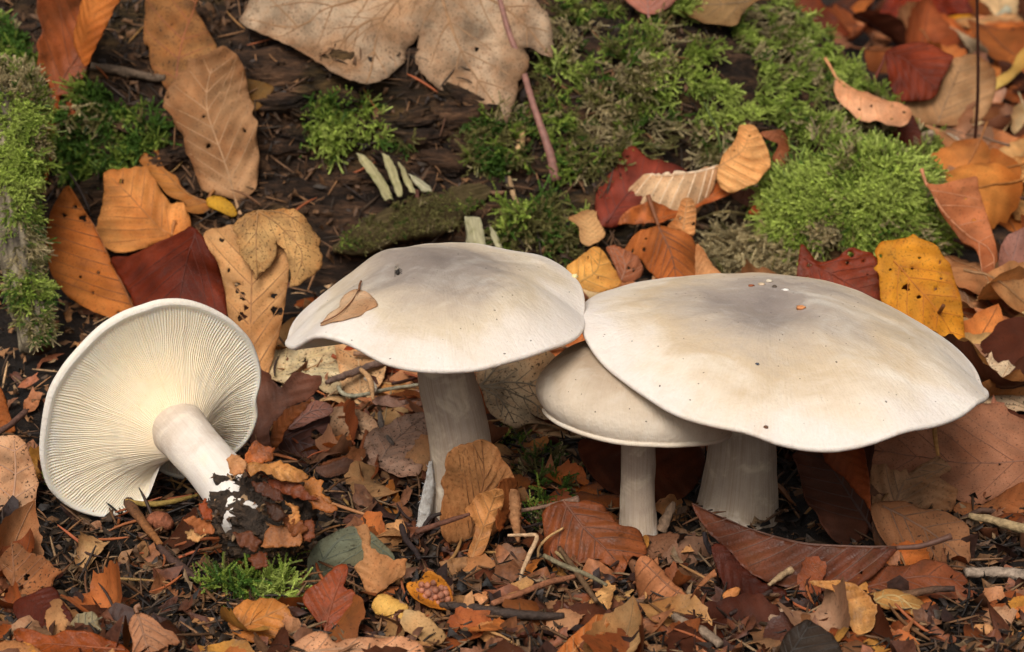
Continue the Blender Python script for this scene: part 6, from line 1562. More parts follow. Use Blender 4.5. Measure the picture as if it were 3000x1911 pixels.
twig('grass_stalk', 'brown upright stalk leaning across the crossing stalks', 'H', [(1530, 930), (1620, 1060), (1720, 1210), (1790, 1310)], [0.0008, 0.001, 0.001, 0.0008], S(104, 78, 54), lift=0.007, cat='stalk', bump=0.1)
twig('grass_stalk', 'pale bent stalk folded in an angle before the leaning leaf', 'H', [(1170, 714), (1280, 712), (1372, 722), (1320, 850), (1270, 970), (1250, 1085)], [0.0005, 0.0006, 0.0008, 0.0008, 0.0007, 0.0005], S(196, 160, 122), y=[-0.118, -0.12, -0.122, -0.128, -0.133, -0.137], cat='stalk', bump=0.1)
twig('grass_stalk', 'fine curved stalk arching over the chestnut leaf', 'H', [(1380, 870), (1390, 800), (1450, 730), (1560, 662)], [0.0004, 0.0005, 0.0005, 0.0004], S(180, 140, 92), y=[-0.122, -0.12, -0.117, -0.113], cat='stalk', bump=0.1)
twig('twig', 'brown stalk with withered leaf tip lying before the moss tufts', 'H', [(1260, 760), (1400, 735), (1540, 700), (1660, 682)], [0.0007, 0.0007, 0.0007, 0.0016], S(140, 108, 88), lift=0.012)
twig('twig', 'black curved stalk behind the cone', 'H', [(425, 775), (455, 870), (520, 950), (550, 1010)], [0.0011, 0.0011, 0.001, 0.0008], S(52, 40, 38), lift=0.007)
twig('twig', 'dark twig lying over the foot of the broad mushroom', 'H', [(530, 690), (640, 650), (760, 610), (900, 565)], [0.0012, 0.001, 0.0009, 0.0006], S(104, 66, 50), y=[-0.113, -0.114, -0.116, -0.118])
twig('twig', 'black jagged twig at the foot of the mycelium', 'H', [(560, 690), (600, 620), (640, 580), (700, 560)], [0.0005, 0.0008, 0.0008, 0.0006], S(50, 38, 34), y=[-0.112, -0.11, -0.11, -0.11])
twig('bent_stem', 'wiry pale stem curving under the broad cap beside its stem', 'N', [(1000, 540), (1030, 595), (1120, 628), (1260, 615), (1500, 560), (1840, 510)], [0.0009, 0.0009, 0.0008, 0.0008, 0.0007, 0.0007], S(150, 142, 118), lift=0.008, cat='stem', bump=0.1)
twig('twig', 'lichen-grey twig pointing at the stem of the broad mushroom', 'N', [(880, 540), (1060, 470), (1220, 410), (1400, 340), (1560, 300), (1790, 280)], [0.0010, 0.0014, 0.0017, 0.0017, 0.0015, 0.0013], S(112, 88, 76), lift=0.010, bump=0.6)
twig('twig', 'straight brown twig parallel above the lichen-grey twig', 'N', [(1150, 292), (1300, 300), (1470, 290)], [0.0010, 0.0010, 0.001], S(140, 104, 78), lift=0.012)
twig('twig', 'thick grey pitted needle-like twig on the flat pink leaf', 'N', [(1410, 825), (1430, 960), (1470, 1050), (1545, 1145)], [0.0009, 0.0013, 0.0012, 0.0006], S(112, 98, 88), lift=0.009)
twig('fir_needle', 'bent tan needle on the beige leaf', 'N', [(1225, 455), (1290, 520), (1325, 600), (1345, 760)], [0.0009, 0.0012, 0.0011, 0.0006], S(196, 150, 104), lift=0.012, cat='needle', bump=0.05)
twig('fir_needle', 'grey needle lying beside the bent tan needle', 'N', [(1265, 520), (1330, 560), (1365, 620), (1360, 665)], [0.0008, 0.001, 0.001, 0.0005], S(176, 158, 136), lift=0.011, cat='needle', bump=0.05)
twig('stump_twig', 'short cut twig standing between the small and largest stems', 'H', [(2250, 690), (2290, 590), (2335, 480)], [0.0020, 0.0019, 0.0017, 0.0008], S(130, 104, 82), y=[-0.1, -0.098, -0.095], cat='twig', bump=0.6)
twig('mossy_twig', 'upright twig with a tuft of moss before the folded leaf', 'I', [(560, 1340), (575, 1200), (580, 1060)], [0.0012, 0.0013, 0.0011], S(96, 80, 58), y=[-0.137, -0.135, -0.132], cat='twig', bump=0.5)
twig('twig', 'black bent twig at the foot of the largest stem', 'I', [(150, 690), (165, 760), (200, 830), (230, 860)], [0.0008, 0.001, 0.001, 0.0008], S(60, 50, 50), y=[-0.112, -0.113, -0.113, -0.113])
twig('leaf_stalk', 'dark curved stalk reaching up right of the hanging leaf', 'I', [(1700, 740), (1840, 660), (1980, 590), (2090, 540), (2190, 548)], [0.0006, 0.0008, 0.0009, 0.001, 0.0011], S(92, 66, 52), y=[-0.087, -0.085, -0.082, -0.078, -0.076], cat='leaf stalk', bump=0.15)
twig('fir_needle', 'single ochre needle hanging below the rim of the largest cap', 'I', [(1765, -90), (1775, 40), (1795, 155)], [0.0008, 0.0009, 0.0006], S(176, 126, 70), y=[-0.08, -0.082, -0.084], cat='needle', bump=0.05)
twig('twig', 'thick lichen-covered dead twig on the log left of the ribbed leaf', 'A', [(640, 520), (780, 540), (900, 570), (1060, 600), (1160, 610)], [0.0018, 0.0022, 0.0024, 0.0022, 0.0018], S(112, 92, 74), lift=0.004, bump=0.5)
twig('twig', 'tan stem behind the tip of the lobed leaf', 'B', [(1180, 800), (1240, 720), (1310, 640)], [0.0009, 0.0009, 0.0009], S(132, 98, 66), lift=0.006)
twig('bud_scale', 'pale bud scale stuck in the log beside the long leaf stalk', 'B', [(1190, 1250), (1225, 1130), (1265, 1040), (1290, 890)], [0.0005, 0.0032, 0.0016, 0.0005], S(200, 158, 110), lift=0.004, cat='bud scale')
twig('bud_scale', 'dry curled moss stalk left below the pale bud scale', 'B', [(1180, 1300), (1200, 1400), (1235, 1500)], [0.0008, 0.0014, 0.0012], S(160, 128, 92), lift=0.004, cat='stalk')
twig('twig', 'reddish twig piece behind the broad cap', 'B', [(530, 1430), (545, 1534), (620, 1640), (650, 1680)], [0.0010, 0.0011, 0.0011, 0.0010], S(150, 100, 84), lift=0.006)
twig('grass_stalk', 'dry grass blade running along the foot of the moss cushion', 'M', [(1330, 1020), (1600, 940), (1900, 970), (2200, 870)], [0.0005, 0.0008, 0.0009, 0.0006], S(170, 148, 96), lift=0.006, cat='stalk', bump=0.1)
twig('fir_needle', 'pale needle stuck in the moss cushion', 'F', [(1480, 110), (1510, 60), (1535, 25)], [0.0007, 0.0009, 0.0006], S(196, 168, 130), lift=0.006, cat='needle', bump=0.05)
twig('moss_strand', 'limp green moss strand hanging in the dark hollow', 'C', [(150, 720), (200, 830), (240, 900), (255, 980), (275, 1055)], [0.0005, 0.0006, 0.0006, 0.0005, 0.0004], (0.10, 0.13, 0.03), y=[0.19, 0.188, 0.186, 0.184, 0.183], cat='moss', bump=0.1)
# beech nut and knobbly cone
twig('beech_nut', 'smooth brown seed half buried below the fallen cap', 'G', [(1050, 700), (1090, 680), (1150, 695), (1215, 715)], [0.0012, 0.0036, 0.0038, 0.0014], S(134, 78, 52), lift=0.004, cat='seed', bump=0.03)
cc = hit(PX('H', [(645, 1215)])[0]) + np.array([0, 0, 0.0045])
cone = empty('knobbly_cone', cc)
tag(cone, 'small pinkish brown knobbly cone on the mustard leaf', 'cone')
ax = unit(np.array([0.9, -0.25, -0.1])); e_ = unit(np.cross(ax, [0, 0, 1.0])); g_ = np.cross(e_, ax)
V, F = tube(np.array([cc + ax * s for s in np.linspace(-0.0062, 0.0062, 14)]), 0.0040 * np.sqrt(np.clip(1 - np.linspace(-0.99, 0.99, 14) ** 2, 0.02, 1)), 18, True, 0.05)
obj('core', V, F, MAT['litter'], cone, {'col': np.tile(np.array(S(120, 72, 52)), (len(V), 1))})
su, sv = np.meshgrid(np.linspace(0, np.pi, 6), np.linspace(0, 2 * np.pi, 8, endpoint=False), indexing='ij')
sph = np.stack([np.sin(su) * np.cos(sv), np.sin(su) * np.sin(sv), np.cos(su)], -1).reshape(-1, 3)
for k_ in range(64):
    zz = -0.95 + 1.9 * (k_ + 0.5) / 64
    an = k_ * 2.39996
    rr = math.sqrt(1 - zz * zz)
    ctr = cc + ax * zz * 0.0064 + (e_ * math.cos(an) + g_ * math.sin(an)) * rr * 0.0042
    ctr = ctr + rng.normal(0, 0.00035, 3)
    nrm = unit(ctr - cc)
    if nrm @ (CAM - cc) < -0.3: continue
    Q = ctr + sph * 0.00118 * rng.uniform(0.85, 1.15)
    c_ = np.array(S(160, 102, 76)) * rng.uniform(0.6, 1.25)
    obj('scale', Q, grid_faces(6, 8, True), MAT['litter'], cone, {'col': np.tile(c_, (len(Q), 1))})

# ------------------------------------------------------------------ things lying on the caps
def bvh_of(objs):
    from mathutils.bvhtree import BVHTree
    VV, FF, k = [], [], 0
    for ob in objs:
        off = np.array(ob.parent.location) if ob.parent else np.array(ob.location)
        VV += [Vector(np.array(v.co) + off) for v in ob.data.vertices]
        FF += [[i + k for i in p.vertices] for p in ob.data.polygons]
        k = len(VV)
    return BVHTree.FromPolygons(VV, FF)
capd = {m.name: [c for c in m.children if c.name.split('.')[0] == 'cap'][0] for m in (m1, m2, m3)}
TREE = bvh_of(list(capd.values()))
def on_cap(p):
    d = unit(rays([p])[0])
    loc, nor, _, _ = TREE.ray_cast(Vector(CAM), Vector(d))
    if loc is None: return None, None
    nor = np.array(nor)
    if nor @ d > 0: nor = -nor
    return np.array(loc), nor

def cap_leaf():
    out = PX('W', [(752, 768), (775, 742), (795, 728), (800, 712), (815, 695), (838, 684), (858, 686), (875, 698), (892, 720), (880, 728), (862, 734), (850, 745), (825, 752), (800, 758), (775, 762)])
    cpt, cn = on_cap(PX('W', [(830, 725)])[0])
    rt = empty('small_leaf', cpt)
    tag(rt, 'tiny dry orange leaf lying on the broad cap', 'leaf')
    pts, nr = [], []
    O = catmull(out, 70, True)
    for q in O:
        l_, n_ = on_cap(q)
        pts.append(l_ if l_ is not None else on_plane([q], cpt, cn)[0])
    P = np.array(pts)
    e1 = unit(P[0] - P[35]); e1 = unit(e1 - cn * (e1 @ cn)); e2 = np.cross(cn, e1)
    O2 = np.stack([(P - cpt) @ e1, (P - cpt) @ e2], 1)
    V2, T = triangulate(O2, [], 0.0011, 5)
    base = cpt + V2[:, :1] * e1 + V2[:, 1:] * e2
    V3 = []
    for b in base:
        l_, n_, _, _ = TREE.find_nearest(Vector(b))
        n_ = np.array(n_); n_ = n_ if n_[2] > 0 else -n_
        V3.append(np.array(l_) + n_ * (0.0005 + 0.0004 * vnoise(b[0] * 300, b[1] * 300)))
    V3 = np.array(V3)
    b_ = obj('blade', V3, T, MAT['leaf'], rt, {'flat': np.c_[V2, np.zeros(len(V2))], 'edge': dist_pts(V2, O2), 'vph': np.zeros(len(V2))}, True, S(230, 192, 152))
    b_.modifiers.new('thickness', 'SOLIDIFY').thickness = 0.0002
    for nm, pl, r in (('stalk', [(852, 668), (848, 678), (846, 690)], 0.0004), ('vein_network', [(846, 688), (830, 715), (800, 745), (758, 767)], 0.00022)):
        Q = []
        for q in catmull(PX('W', pl), 10):
            l_, n_ = on_cap(q)
            if l_ is not None: Q.append(l_ + n_ * 0.0011)
        if len(Q) > 2:
            V, F = tube(np.array(Q), [r] * len(Q), 6)
            obj(nm, V, F, MAT['vein'], rt, None, True, S(120, 76, 46))
cap_leaf()

def crumb(name, label, p, size, col, cat, group=None, mat='litter', seed=0):
    l_, n_ = on_cap(p)
    if l_ is None: return
    a, b = np.meshgrid(np.linspace(0.05, np.pi - 0.05, 7), np.linspace(0, 2 * np.pi, 10, endpoint=False), indexing='ij')
    D = np.stack([np.sin(a) * np.cos(b), np.sin(a) * np.sin(b), np.cos(a)], -1).reshape(-1, 3)
    size = (size[0] * 0.75, size[1] * 0.75, size[2] * 0.5)
    r = 1 + 0.6 * fbm(D[:, 0] * 1.7 + seed, D[:, 1] * 1.7, D[:, 2] * 1.7 + seed, 2)
    V = l_ + n_ * size[2] * 0.4 + D * r[:, None] * np.array(size)
    o = obj(name, V, grid_faces(7, 10, True), MAT[mat], None, {'col': np.tile(np.array(col), (len(V), 1))}, True, origin=l_)
    return tag(o, label, cat, group)
crumb('leaf_crumb', 'orange leaf crumb lying on the largest cap', PX('F', [(835, 635)])[0], (0.0024, 0.0016, 0.0018), S(206, 136, 84), 'crumb', seed=1)
crumb('crumb', 'cream flake in the middle of the largest cap', PX('F', [(605, 445)])[0], (0.0016, 0.0012, 0.0014), S(214, 198, 174), 'crumb', seed=2)
crumb('crumb', 'brown chip beside the cream flake on the largest cap', PX('F', [(480, 475)])[0], (0.0016, 0.0010, 0.0008), S(140, 74, 40), 'crumb', seed=3)
crumb('crumb', 'dark brown seed-like bit on the largest cap', PX('F', [(645, 483)])[0], (0.0011, 0.0010, 0.0013), S(84, 70, 58), 'crumb', seed=4)
crumb('crumb', 'white flake right of the dark bit on the largest cap', PX('F', [(720, 503)])[0], (0.0020, 0.0010, 0.0007), S(222, 214, 204), 'crumb', seed=5)
crumb('crumb', 'pale brown flake behind the chip on the largest cap', PX('F', [(555, 465)])[0], (0.0018, 0.0012, 0.0009), S(196, 170, 140), 'crumb', seed=6)
crumb('crumb', 'small blue-black droplet on the front of the largest cap', PX('F', [(525, 1025)])[0], (0.0009, 0.0008, 0.0007), S(70, 74, 84), 'crumb', seed=7)
crumb('crumb', 'yellowish flake on the right rim of the broad cap', PX('E', [(1635, 412)])[0], (0.0014, 0.0010, 0.0018), S(226, 206, 150), 'crumb', seed=8)
crumb('leaf_crumb', 'thin brown chip on the front rim of the largest cap', PX('F', [(583, 1470)])[0], (0.0012, 0.0006, 0.0011), S(100, 66, 46), 'crumb', seed=9)
for i_, (px_, py_) in enumerate([(163, 720), (390, 730), (1125, 602), (960, 690), (680, 855), (700, 818), (915, 806), (1500, 1240), (1205, 620)]):
    crumb('dark_speck', 'tiny dark speck of dirt on the largest cap', PX('F', [(px_, py_)])[0], (0.0003, 0.00028, 0.00025), S(84, 72, 56), 'speck', 'dirt specks on the largest cap', seed=20 + i_)
for i_, (px_, py_) in enumerate([(1130, 552), (838, 775), (1200, 540), (1600, 518), (1015, 352), (960, 525), (820, 252)]):
    crumb('dark_speck', 'tiny dark speck of dirt on the broad cap', PX('E', [(px_, py_)])[0], (0.0003, 0.00028, 0.00025), S(84, 72, 56), 'speck', 'dirt specks on the broad cap', seed=40 + i_)
# fly on the broad cap
l_, n_ = on_cap(PX('E', [(402, 388)])[0])
fly = empty('fly', l_)
tag(fly, 'tiny dark fly sitting on the broad cap', 'fly')
f_up = unit(n_); f_ax = unit(np.array([-0.2, 0.75, 0.5])); f_ax = unit(f_ax - f_up * (f_ax @ f_up)); f_sd = np.cross(f_ax, f_up)
V, F = tube(np.array([l_ + f_up * 0.0008 + f_ax * s for s in np.linspace(-0.0015, 0.0016, 12)]), [0.0003, 0.0006, 0.00035, 0.0007, 0.0008, 0.0006, 0.0005, 0.0006, 0.0006, 0.0005, 0.0003, 0.0001], 10)
obj('body', V, F, MAT['litter'], fly, {'col': np.tile(np.array(S(44, 38, 34)), (len(V), 1))})
for sg in (-1, 1):
    w = np.array([l_ + f_up * 0.0014, l_ + f_up * 0.0016 + f_ax * 0.0012 + f_sd * sg * 0.0008, l_ + f_up * 0.0017 + f_ax * 0.0032 + f_sd * sg * 0.0007, l_ + f_up * 0.0015 + f_ax * 0.0030 + f_sd * sg * 0.0001])
    ob = obj('wing', w, [[0, 1, 2, 3]], MAT['litter'], fly, {'col': np.tile(np.array(S(140, 128, 112)), (4, 1))})
    ob.modifiers.new('thickness', 'SOLIDIFY').thickness = 0.00006
    for k_ in (-1, 0, 1):
        b0 = l_ + f_up * 0.0008 + f_ax * k_ * 0.0005
        V, F = tube(np.array([b0, b0 + f_sd * sg * 0.0009 + f_up * 0.0003 + f_ax * k_ * 0.0006, b0 + f_sd * sg * 0.0014 - f_up * 0.0008 + f_ax * k_ * 0.0010]), [0.00012, 0.0001, 0.00008], 5)
        obj('leg', V, F, MAT['litter'], fly, {'col': np.tile(np.array(S(40, 34, 30)), (len(V), 1))})

# ------------------------------------------------------------------ scattered litter
def frag_mesh(seed, kind):
    """torn scrap or whole small leaf around the origin, about 1 unit = 20 mm, lying in XY"""
    r = np.random.default_rng(seed)
    if kind == 'scrap':
        m = r.integers(6, 10)
        a = np.sort(r.uniform(0, 2 * np.pi, m))
        a = np.linspace(0, 2 * np.pi, m, endpoint=False) + r.uniform(-0.25, 0.25, m)
        rad = r.uniform(0.55, 1.1, m)
        O = np.stack([np.cos(a) * rad * 0.011, np.sin(a) * rad * 0.011 * r.uniform(0.5, 0.9)], 1)
        O = resample(np.concatenate([O, O[:1]]), 41)[:-1]
        O = O + r.normal(0, 0.00035, O.shape)
        L = 0.02
    else:
        L = 0.062
        s = np.linspace(0, 1, 30)
        w = 0.030 * 0.5 * 2.1 * np.sin(np.pi * s ** 0.85) ** 0.8 * r.uniform(0.85, 1.1)
        wav = 1 + 0.05 * np.cos(s * 7 * 2 * np.pi)
        up = np.stack([s * L, w * wav * 0.5 * 1.05], 1)
        dn = np.stack([s[::-1] * L, -(w * wav * 0.5)[::-1]], 1)
        O = np.concatenate([up, dn[1:-1]])
        O[:, 0] -= L / 2
    area = 0.5 * abs((O[:, 0] * np.roll(O[:, 1], -1) - O[:, 1] * np.roll(O[:, 0], -1)).sum())
    V2, T = triangulate(O, [], math.sqrt(area / (60 if kind == 'scrap' else 170)), seed)
    b, c, tw = r.normal(0, 0.55), r.normal(0, 0.85), r.normal(0, 0.4)
    h = L / 2
    x, y = V2[:, 0] / h, V2[:, 1] / h
    z = h * (0.5 * b * x * x + 0.9 * c * y * y + tw * x * y) + h * 0.16 * fbm(x * 1.6 + seed, y * 1.6, seed, 2)
    ph = np.cos(2 * np.pi * (x * h + L / 2 - np.abs(y * h) * 0.8) / (L / 7))
    if kind != 'scrap':
        z = z + 0.0006 * ph * np.minimum(1, np.abs(y) * 4)
    V = np.c_[V2, z]
    me = make_mesh('blade', V, T, MAT['gloss'] if kind == 'scrap' else MAT['leaf'], {'flat': np.c_[V2, np.zeros(len(V2))], 'edge': dist_pts(V2, O), 'vph': ph})
    if kind == 'scrap':
        return me, None
    k = len(O) // 2
    rib = np.stack([np.linspace(-h * 1.35, h * 0.95, 16), np.zeros(16)], 1)
    zr = h * 0.5 * b * np.clip(rib[:, 0] / h, -1, 1) ** 2 + h * 0.16 * fbm(rib[:, 0] / h * 1.6 + seed, 0 * rib[:, 0], seed, 2)
    Vt, Ft = tube(np.c_[rib, zr + 0.0003], np.linspace(0.0008, 0.0002, 16), 6)
    return me, make_mesh('stalk', Vt, Ft, MAT['vein'])

SCR = [frag_mesh(100 + i, 'scrap') for i in range(18)]
WHO = [frag_mesh(200 + i, 'leaf') for i in range(12)]

LAND = [('the fallen cap', (-0.15, -0.075)), ('the soil clod', (-0.10, -0.125)), ('the broad mushroom stem', (-0.05, -0.082)), ('the small stem', (0.0, -0.098)), ('the largest stem', (0.075, -0.074)), ('the mossy root', (-0.17, 0.03))]
for w_, p_ in [('the knobbly cone', (507, 1390)), ('the thick grey-green leaf', (800, 1310)), ('the wet orange leaf', (230, 1480)), ('the amber stained leaf', (730, 1420)), ('the hooked-stalk leaf', (430, 1440)), ('the torn-cornered leaf', (80, 1350)),
               ('the cream pink leaf', (50, 1150)), ('the cream torn piece', (1000, 1440)), ('the long black twig', (1200, 1400)), ('the orange upright tip', (1350, 1500)), ('the wide chestnut leaf', (1400, 1300)), ('the rolled cinnamon leaf', (1540, 1390)),
               ('the folded rust leaf', (1850, 1350)), ('the pale broken stick', (1850, 1380)), ('the golden curled leaf', (2010, 1440)), ('the blackened leaf', (1850, 1500)), ('the straw ribbed leaf', (2120, 1400)), ('the knobbly grey twig', (2350, 1375)), ('the straw stalk', (2350, 1270)),
               ('the green moss sprig', (590, 1390)), ('the russet peeled leaf', (780, 1370)), ('the broad pinkish leaf', (2330, 1150)), ('the flat greyish pink leaf', (940, 1080)), ('the crumpled veined leaf', (1230, 940)), ('the bleached leaf', (720, 850)),
               ('the ragged cream leaf', (2370, 900)), ('the peach leaf', (2350, 750)), ('the mauve ribbed leaf', (2400, 640)), ('the sandy lobed leaf', (2390, 430)), ('the big fawn leaf', (2250, 250)), ('the deep red leaf', (2160, 180)), ('the dark red long leaf', (2200, 30)), ('the straw yellow leaf', (2370, 200)), ('the thin dark stem', (2297, 100)), ('the moss crest', (1960, 60)), ('the ribbed tan leaf', (500, 300)), ('the lobed big leaf', (900, 230)), ('the long leaf stalk', (1270, 330)), ('the splintered wood', (930, 420))]:
    h_ = hit(PX('W', [p_])[0]); LAND.append((w_, (h_[0], h_[1])))
LXY = np.array([l[1] for l in LAND])
def near(P):
    return LAND[int(np.argmin(np.hypot(LXY[:, 0] - P[0], LXY[:, 1] - P[1])))][0]

def put(me, stalk, name, label, cat, group, P, D, roll, sc, col):
    Dn = unit(D)
    q = Vector(Dn).to_track_quat('Z', 'Y')
    M = Matrix.Translation(Vector(P)) @ q.to_matrix().to_4x4() @ Matrix.Rotation(roll, 4, 'Z') @ Matrix.Diagonal((sc, sc, sc, 1))
    if stalk is None:
        o = bpy.data.objects.new(name, me); COL.objects.link(o)
        o.matrix_world = M
        o.color = (*col, 1)
        return tag(o, label, cat, group)
    rt = bpy.data.objects.new(name, None); COL.objects.link(rt)
    rt.matrix_world = M
    o = bpy.data.objects.new('blade', me); COL.objects.link(o); o.parent = rt; o.color = (*col, 1)
    s_ = bpy.data.objects.new('stalk', stalk); COL.objects.link(s_); s_.parent = rt; s_.color = (*[c * 0.5 for c in col], 1)
    return tag(rt, label, cat, group)

LC = {'rust': S(142, 80, 42), 'tan': S(204, 152, 102), 'pink': S(170, 126, 96), 'dark': S(86, 48, 32), 'orange': S(200, 120, 60), 'cream': S(222, 188, 140), 'gold': S(206, 146, 70)}
CN = {'rust': 'rust brown', 'tan': 'tan', 'pink': 'dusky pink', 'dark': 'blackish brown', 'orange': 'orange', 'cream': 'cream', 'gold': 'golden'}
def jit(c, a=0.18):
    k = rng.uniform(1 - a, 1 + a)
    return tuple(np.clip(np.array(c) * k * rng.uniform(0.92, 1.08, 3), 0, 1))

# whole leaves carpeting the ground beyond the log on the right, and outside the frame
far_px = np.concatenate([np.stack([rng.uniform(2330, 3300, 150), rng.uniform(-260, 560, 150)], 1),
                         np.stack([rng.uniform(2650, 3300, 60), rng.uniform(560, 1300, 60)], 1)])
far_P = hits(far_px)
names = ['rust', 'tan', 'pink', 'dark', 'orange', 'cream', 'rust', 'dark', 'orange']
FARLAB = {'rust': 'rust red fallen leaf in the carpet beyond the log', 'tan': 'tan fallen leaf in the carpet beyond the log', 'pink': 'dusky pink fallen leaf in the carpet beyond the log', 'dark': 'dark brown fallen leaf in the carpet beyond the log',
          'orange': 'orange fallen leaf in the carpet beyond the log', 'cream': 'cream fallen leaf in the carpet beyond the log'}
order = np.argsort(-far_P[:, 1])
for i_ in order:
    P = far_P[i_]
    if P[1] < 0.02 or log_h(P[0], P[1]) > 0.02 or cush_h(P[0], P[1]) > 0.005: continue
    k_ = names[rng.integers(len(names))]
    me, st_ = WHO[rng.integers(len(WHO))]
    D = np.array([rng.normal(0, 0.45), rng.normal(-0.25, 0.45), 1.0])
    lb_ = CN[k_] + ' fallen leaf in the litter carpet near ' + near(P)
    put(me, st_, 'fallen_leaf', lb_, 'leaf', lb_, P + np.array([0, 0, rng.uniform(0.004, 0.014)]), D, rng.uniform(0, 6.28), rng.uniform(0.75, 1.25), jit(LC[k_]))
# leaf carpet between stems and log, mostly flat pale pieces
mid_px = np.stack([rng.uniform(760, 3050, 170), rng.uniform(880, 1290, 170)], 1)
mid_P = hits(mid_px)
mid_names = ['tan', 'pink', 'cream', 'tan', 'cream', 'rust', 'dark']
MIDLAB = {k: v.replace('in the carpet beyond the log', 'lying between the stems and the log').replace('fallen leaf', 'leaf') for k, v in FARLAB.items()}
n_mid = 0
for P in mid_P:
    if P[1] > 0.15 or n_mid > 95: continue
    k_ = mid_names[rng.integers(len(mid_names))]
    me, st_ = WHO[rng.integers(len(WHO))]
    D = np.array([rng.normal(0, 0.18), rng.normal(-0.05, 0.18), 1.0])
    lb_ = CN[k_] + ' leaf lying flat beside ' + near(P)
    put(me, st_, 'fallen_leaf', lb_, 'leaf', lb_, P + np.array([0, 0, rng.uniform(-0.001, 0.004)]), D, rng.uniform(0, 6.28), rng.uniform(0.55, 1.0), jit(LC[k_]))
    n_mid += 1
# torn scraps over the foreground
fr_px = np.stack([rng.uniform(-150, 3150, 330), rng.uniform(1290, 2020, 330)], 1)
fr_P = hits(fr_px)
fr_names = ['rust', 'tan', 'pink', 'dark', 'dark', 'gold', 'pink', 'tan', 'rust', 'orange']
FRLAB = {'rust': 'torn rust brown leaf scrap lying on dark litter', 'orange': 'torn orange leaf scrap lying on dark litter', 'tan': 'torn tan leaf scrap lying on dark litter', 'dark': 'torn blackish brown leaf scrap lying on dark litter',
         'gold': 'torn golden leaf scrap lying on dark litter', 'pink': 'torn pinkish grey leaf scrap lying on dark litter'}
n_fr = 0
for q, P in zip(fr_px, fr_P):
    if n_fr >= 200: break
    u_, v_ = q
    if math.hypot(u_ - 1270, v_ - 1765) < 110 or math.hypot(u_ - 720, v_ - 1715) < 100: continue
    if 120 < u_ < 1000 and 1400 < v_ < 1790 and rng.random() < 0.85: continue
    if u_ > 1550 and v_ < 1690 and rng.random() < 0.75: continue
    k_ = fr_names[rng.integers(len(fr_names))]
    me, _ = SCR[rng.integers(len(SCR))]
    D = np.array([rng.normal(0, 0.35), rng.normal(-0.15, 0.35), 1.0])
    lb_ = 'torn ' + CN[k_] + ' leaf scrap lying near ' + near(P)
    put(me, None, 'leaf_scrap', lb_, 'leaf scrap', lb_, P + np.array([0, 0, rng.uniform(0.0005, 0.004)]), D, rng.uniform(0, 6.28), rng.uniform(0.45, 1.4), jit(np.array(LC[k_]) * 0.95, 0.3))
    n_fr += 1

# whole curled leaves lying in the foreground litter
fw_px = np.stack([rng.uniform(-500, 3400, 40), rng.uniform(1480, 1980, 40)], 1)
for q, P in zip(fw_px, hits(fw_px)):
    if (120 < q[0] < 1050 and q[1] < 1790) or math.hypot(q[0] - 1270, q[1] - 1765) < 190 or (1450 < q[0] < 2700 and q[1] < 1790): continue
    k_ = ['rust', 'tan', 'pink', 'dark', 'rust', 'tan'][rng.integers(6)]
    me, st_ = WHO[rng.integers(len(WHO))]
    lb_ = 'curled ' + CN[k_] + ' whole leaf in the litter near ' + near(P)
    put(me, st_, 'fallen_leaf', lb_, 'leaf', lb_, P + np.array([0, 0, rng.uniform(0.0, 0.004)]), np.array([rng.normal(0, 0.45), rng.normal(-0.3, 0.4), 1.0]), rng.uniform(0, 6.28), rng.uniform(0.35, 0.7), jit(np.array(LC[k_]) * 0.8, 0.25))

# spruce needles
def needle_template():
    s = np.linspace(0, 1, 6)
    P = np.stack([0.0016 * np.sin(s * 2.6), np.zeros(6), (s - 0.5) * 0.017], 1)
    V, F = tube(P, [0.0003, 0.0005, 0.00056, 0.00054, 0.00045, 0.00015], 5, False)
    return V, np.array([[f[0], f[1], f[2], f[3]] for f in F]), np.tile(s.repeat(5), 1)
ND = needle_template()
nd_me = make_mesh('needle', ND[0], ND[1], MAT['vein'])
nd_px = np.concatenate([np.stack([rng.uniform(0, 3000, 80), rng.uniform(1400, 1950, 80)], 1), np.stack([rng.uniform(60, 1050, 90), rng.uniform(1380, 1800, 90)], 1),
                        np.stack([rng.uniform(760, 1450, 45), rng.uniform(1080, 1400, 45)], 1), np.stack([rng.uniform(150, 1700, 25), rng.uniform(60, 700, 25)], 1)])
nd_P = hits(nd_px)
NDC = {'brown': (S(100, 66, 40), 'brown fallen spruce needle lying in the litter'), 'tan': (S(156, 112, 66), 'tan fallen spruce needle lying in the litter'), 'dark': (S(64, 46, 38), 'dark fallen spruce needle lying in the litter'), 'red': (S(150, 82, 46), 'reddish fallen spruce needle lying in the litter')}
nk = list(NDC)
for P in nd_P:
    k_ = nk[rng.integers(4)]
    n_ = normal_at(P[0], P[1])
    D = np.cross(n_, unit(rng.normal(0, 1, 3))) + n_ * rng.normal(0.05, 0.16)
    lb_ = NDC[k_][1].replace('lying in the litter', 'lying near ' + near(P))
    put(nd_me, None, 'spruce_needle', lb_, 'needle', lb_, P + n_ * rng.uniform(0.001, 0.006), D, rng.uniform(0, 6.28), rng.uniform(0.7, 1.3), jit(NDC[k_][0], 0.25))

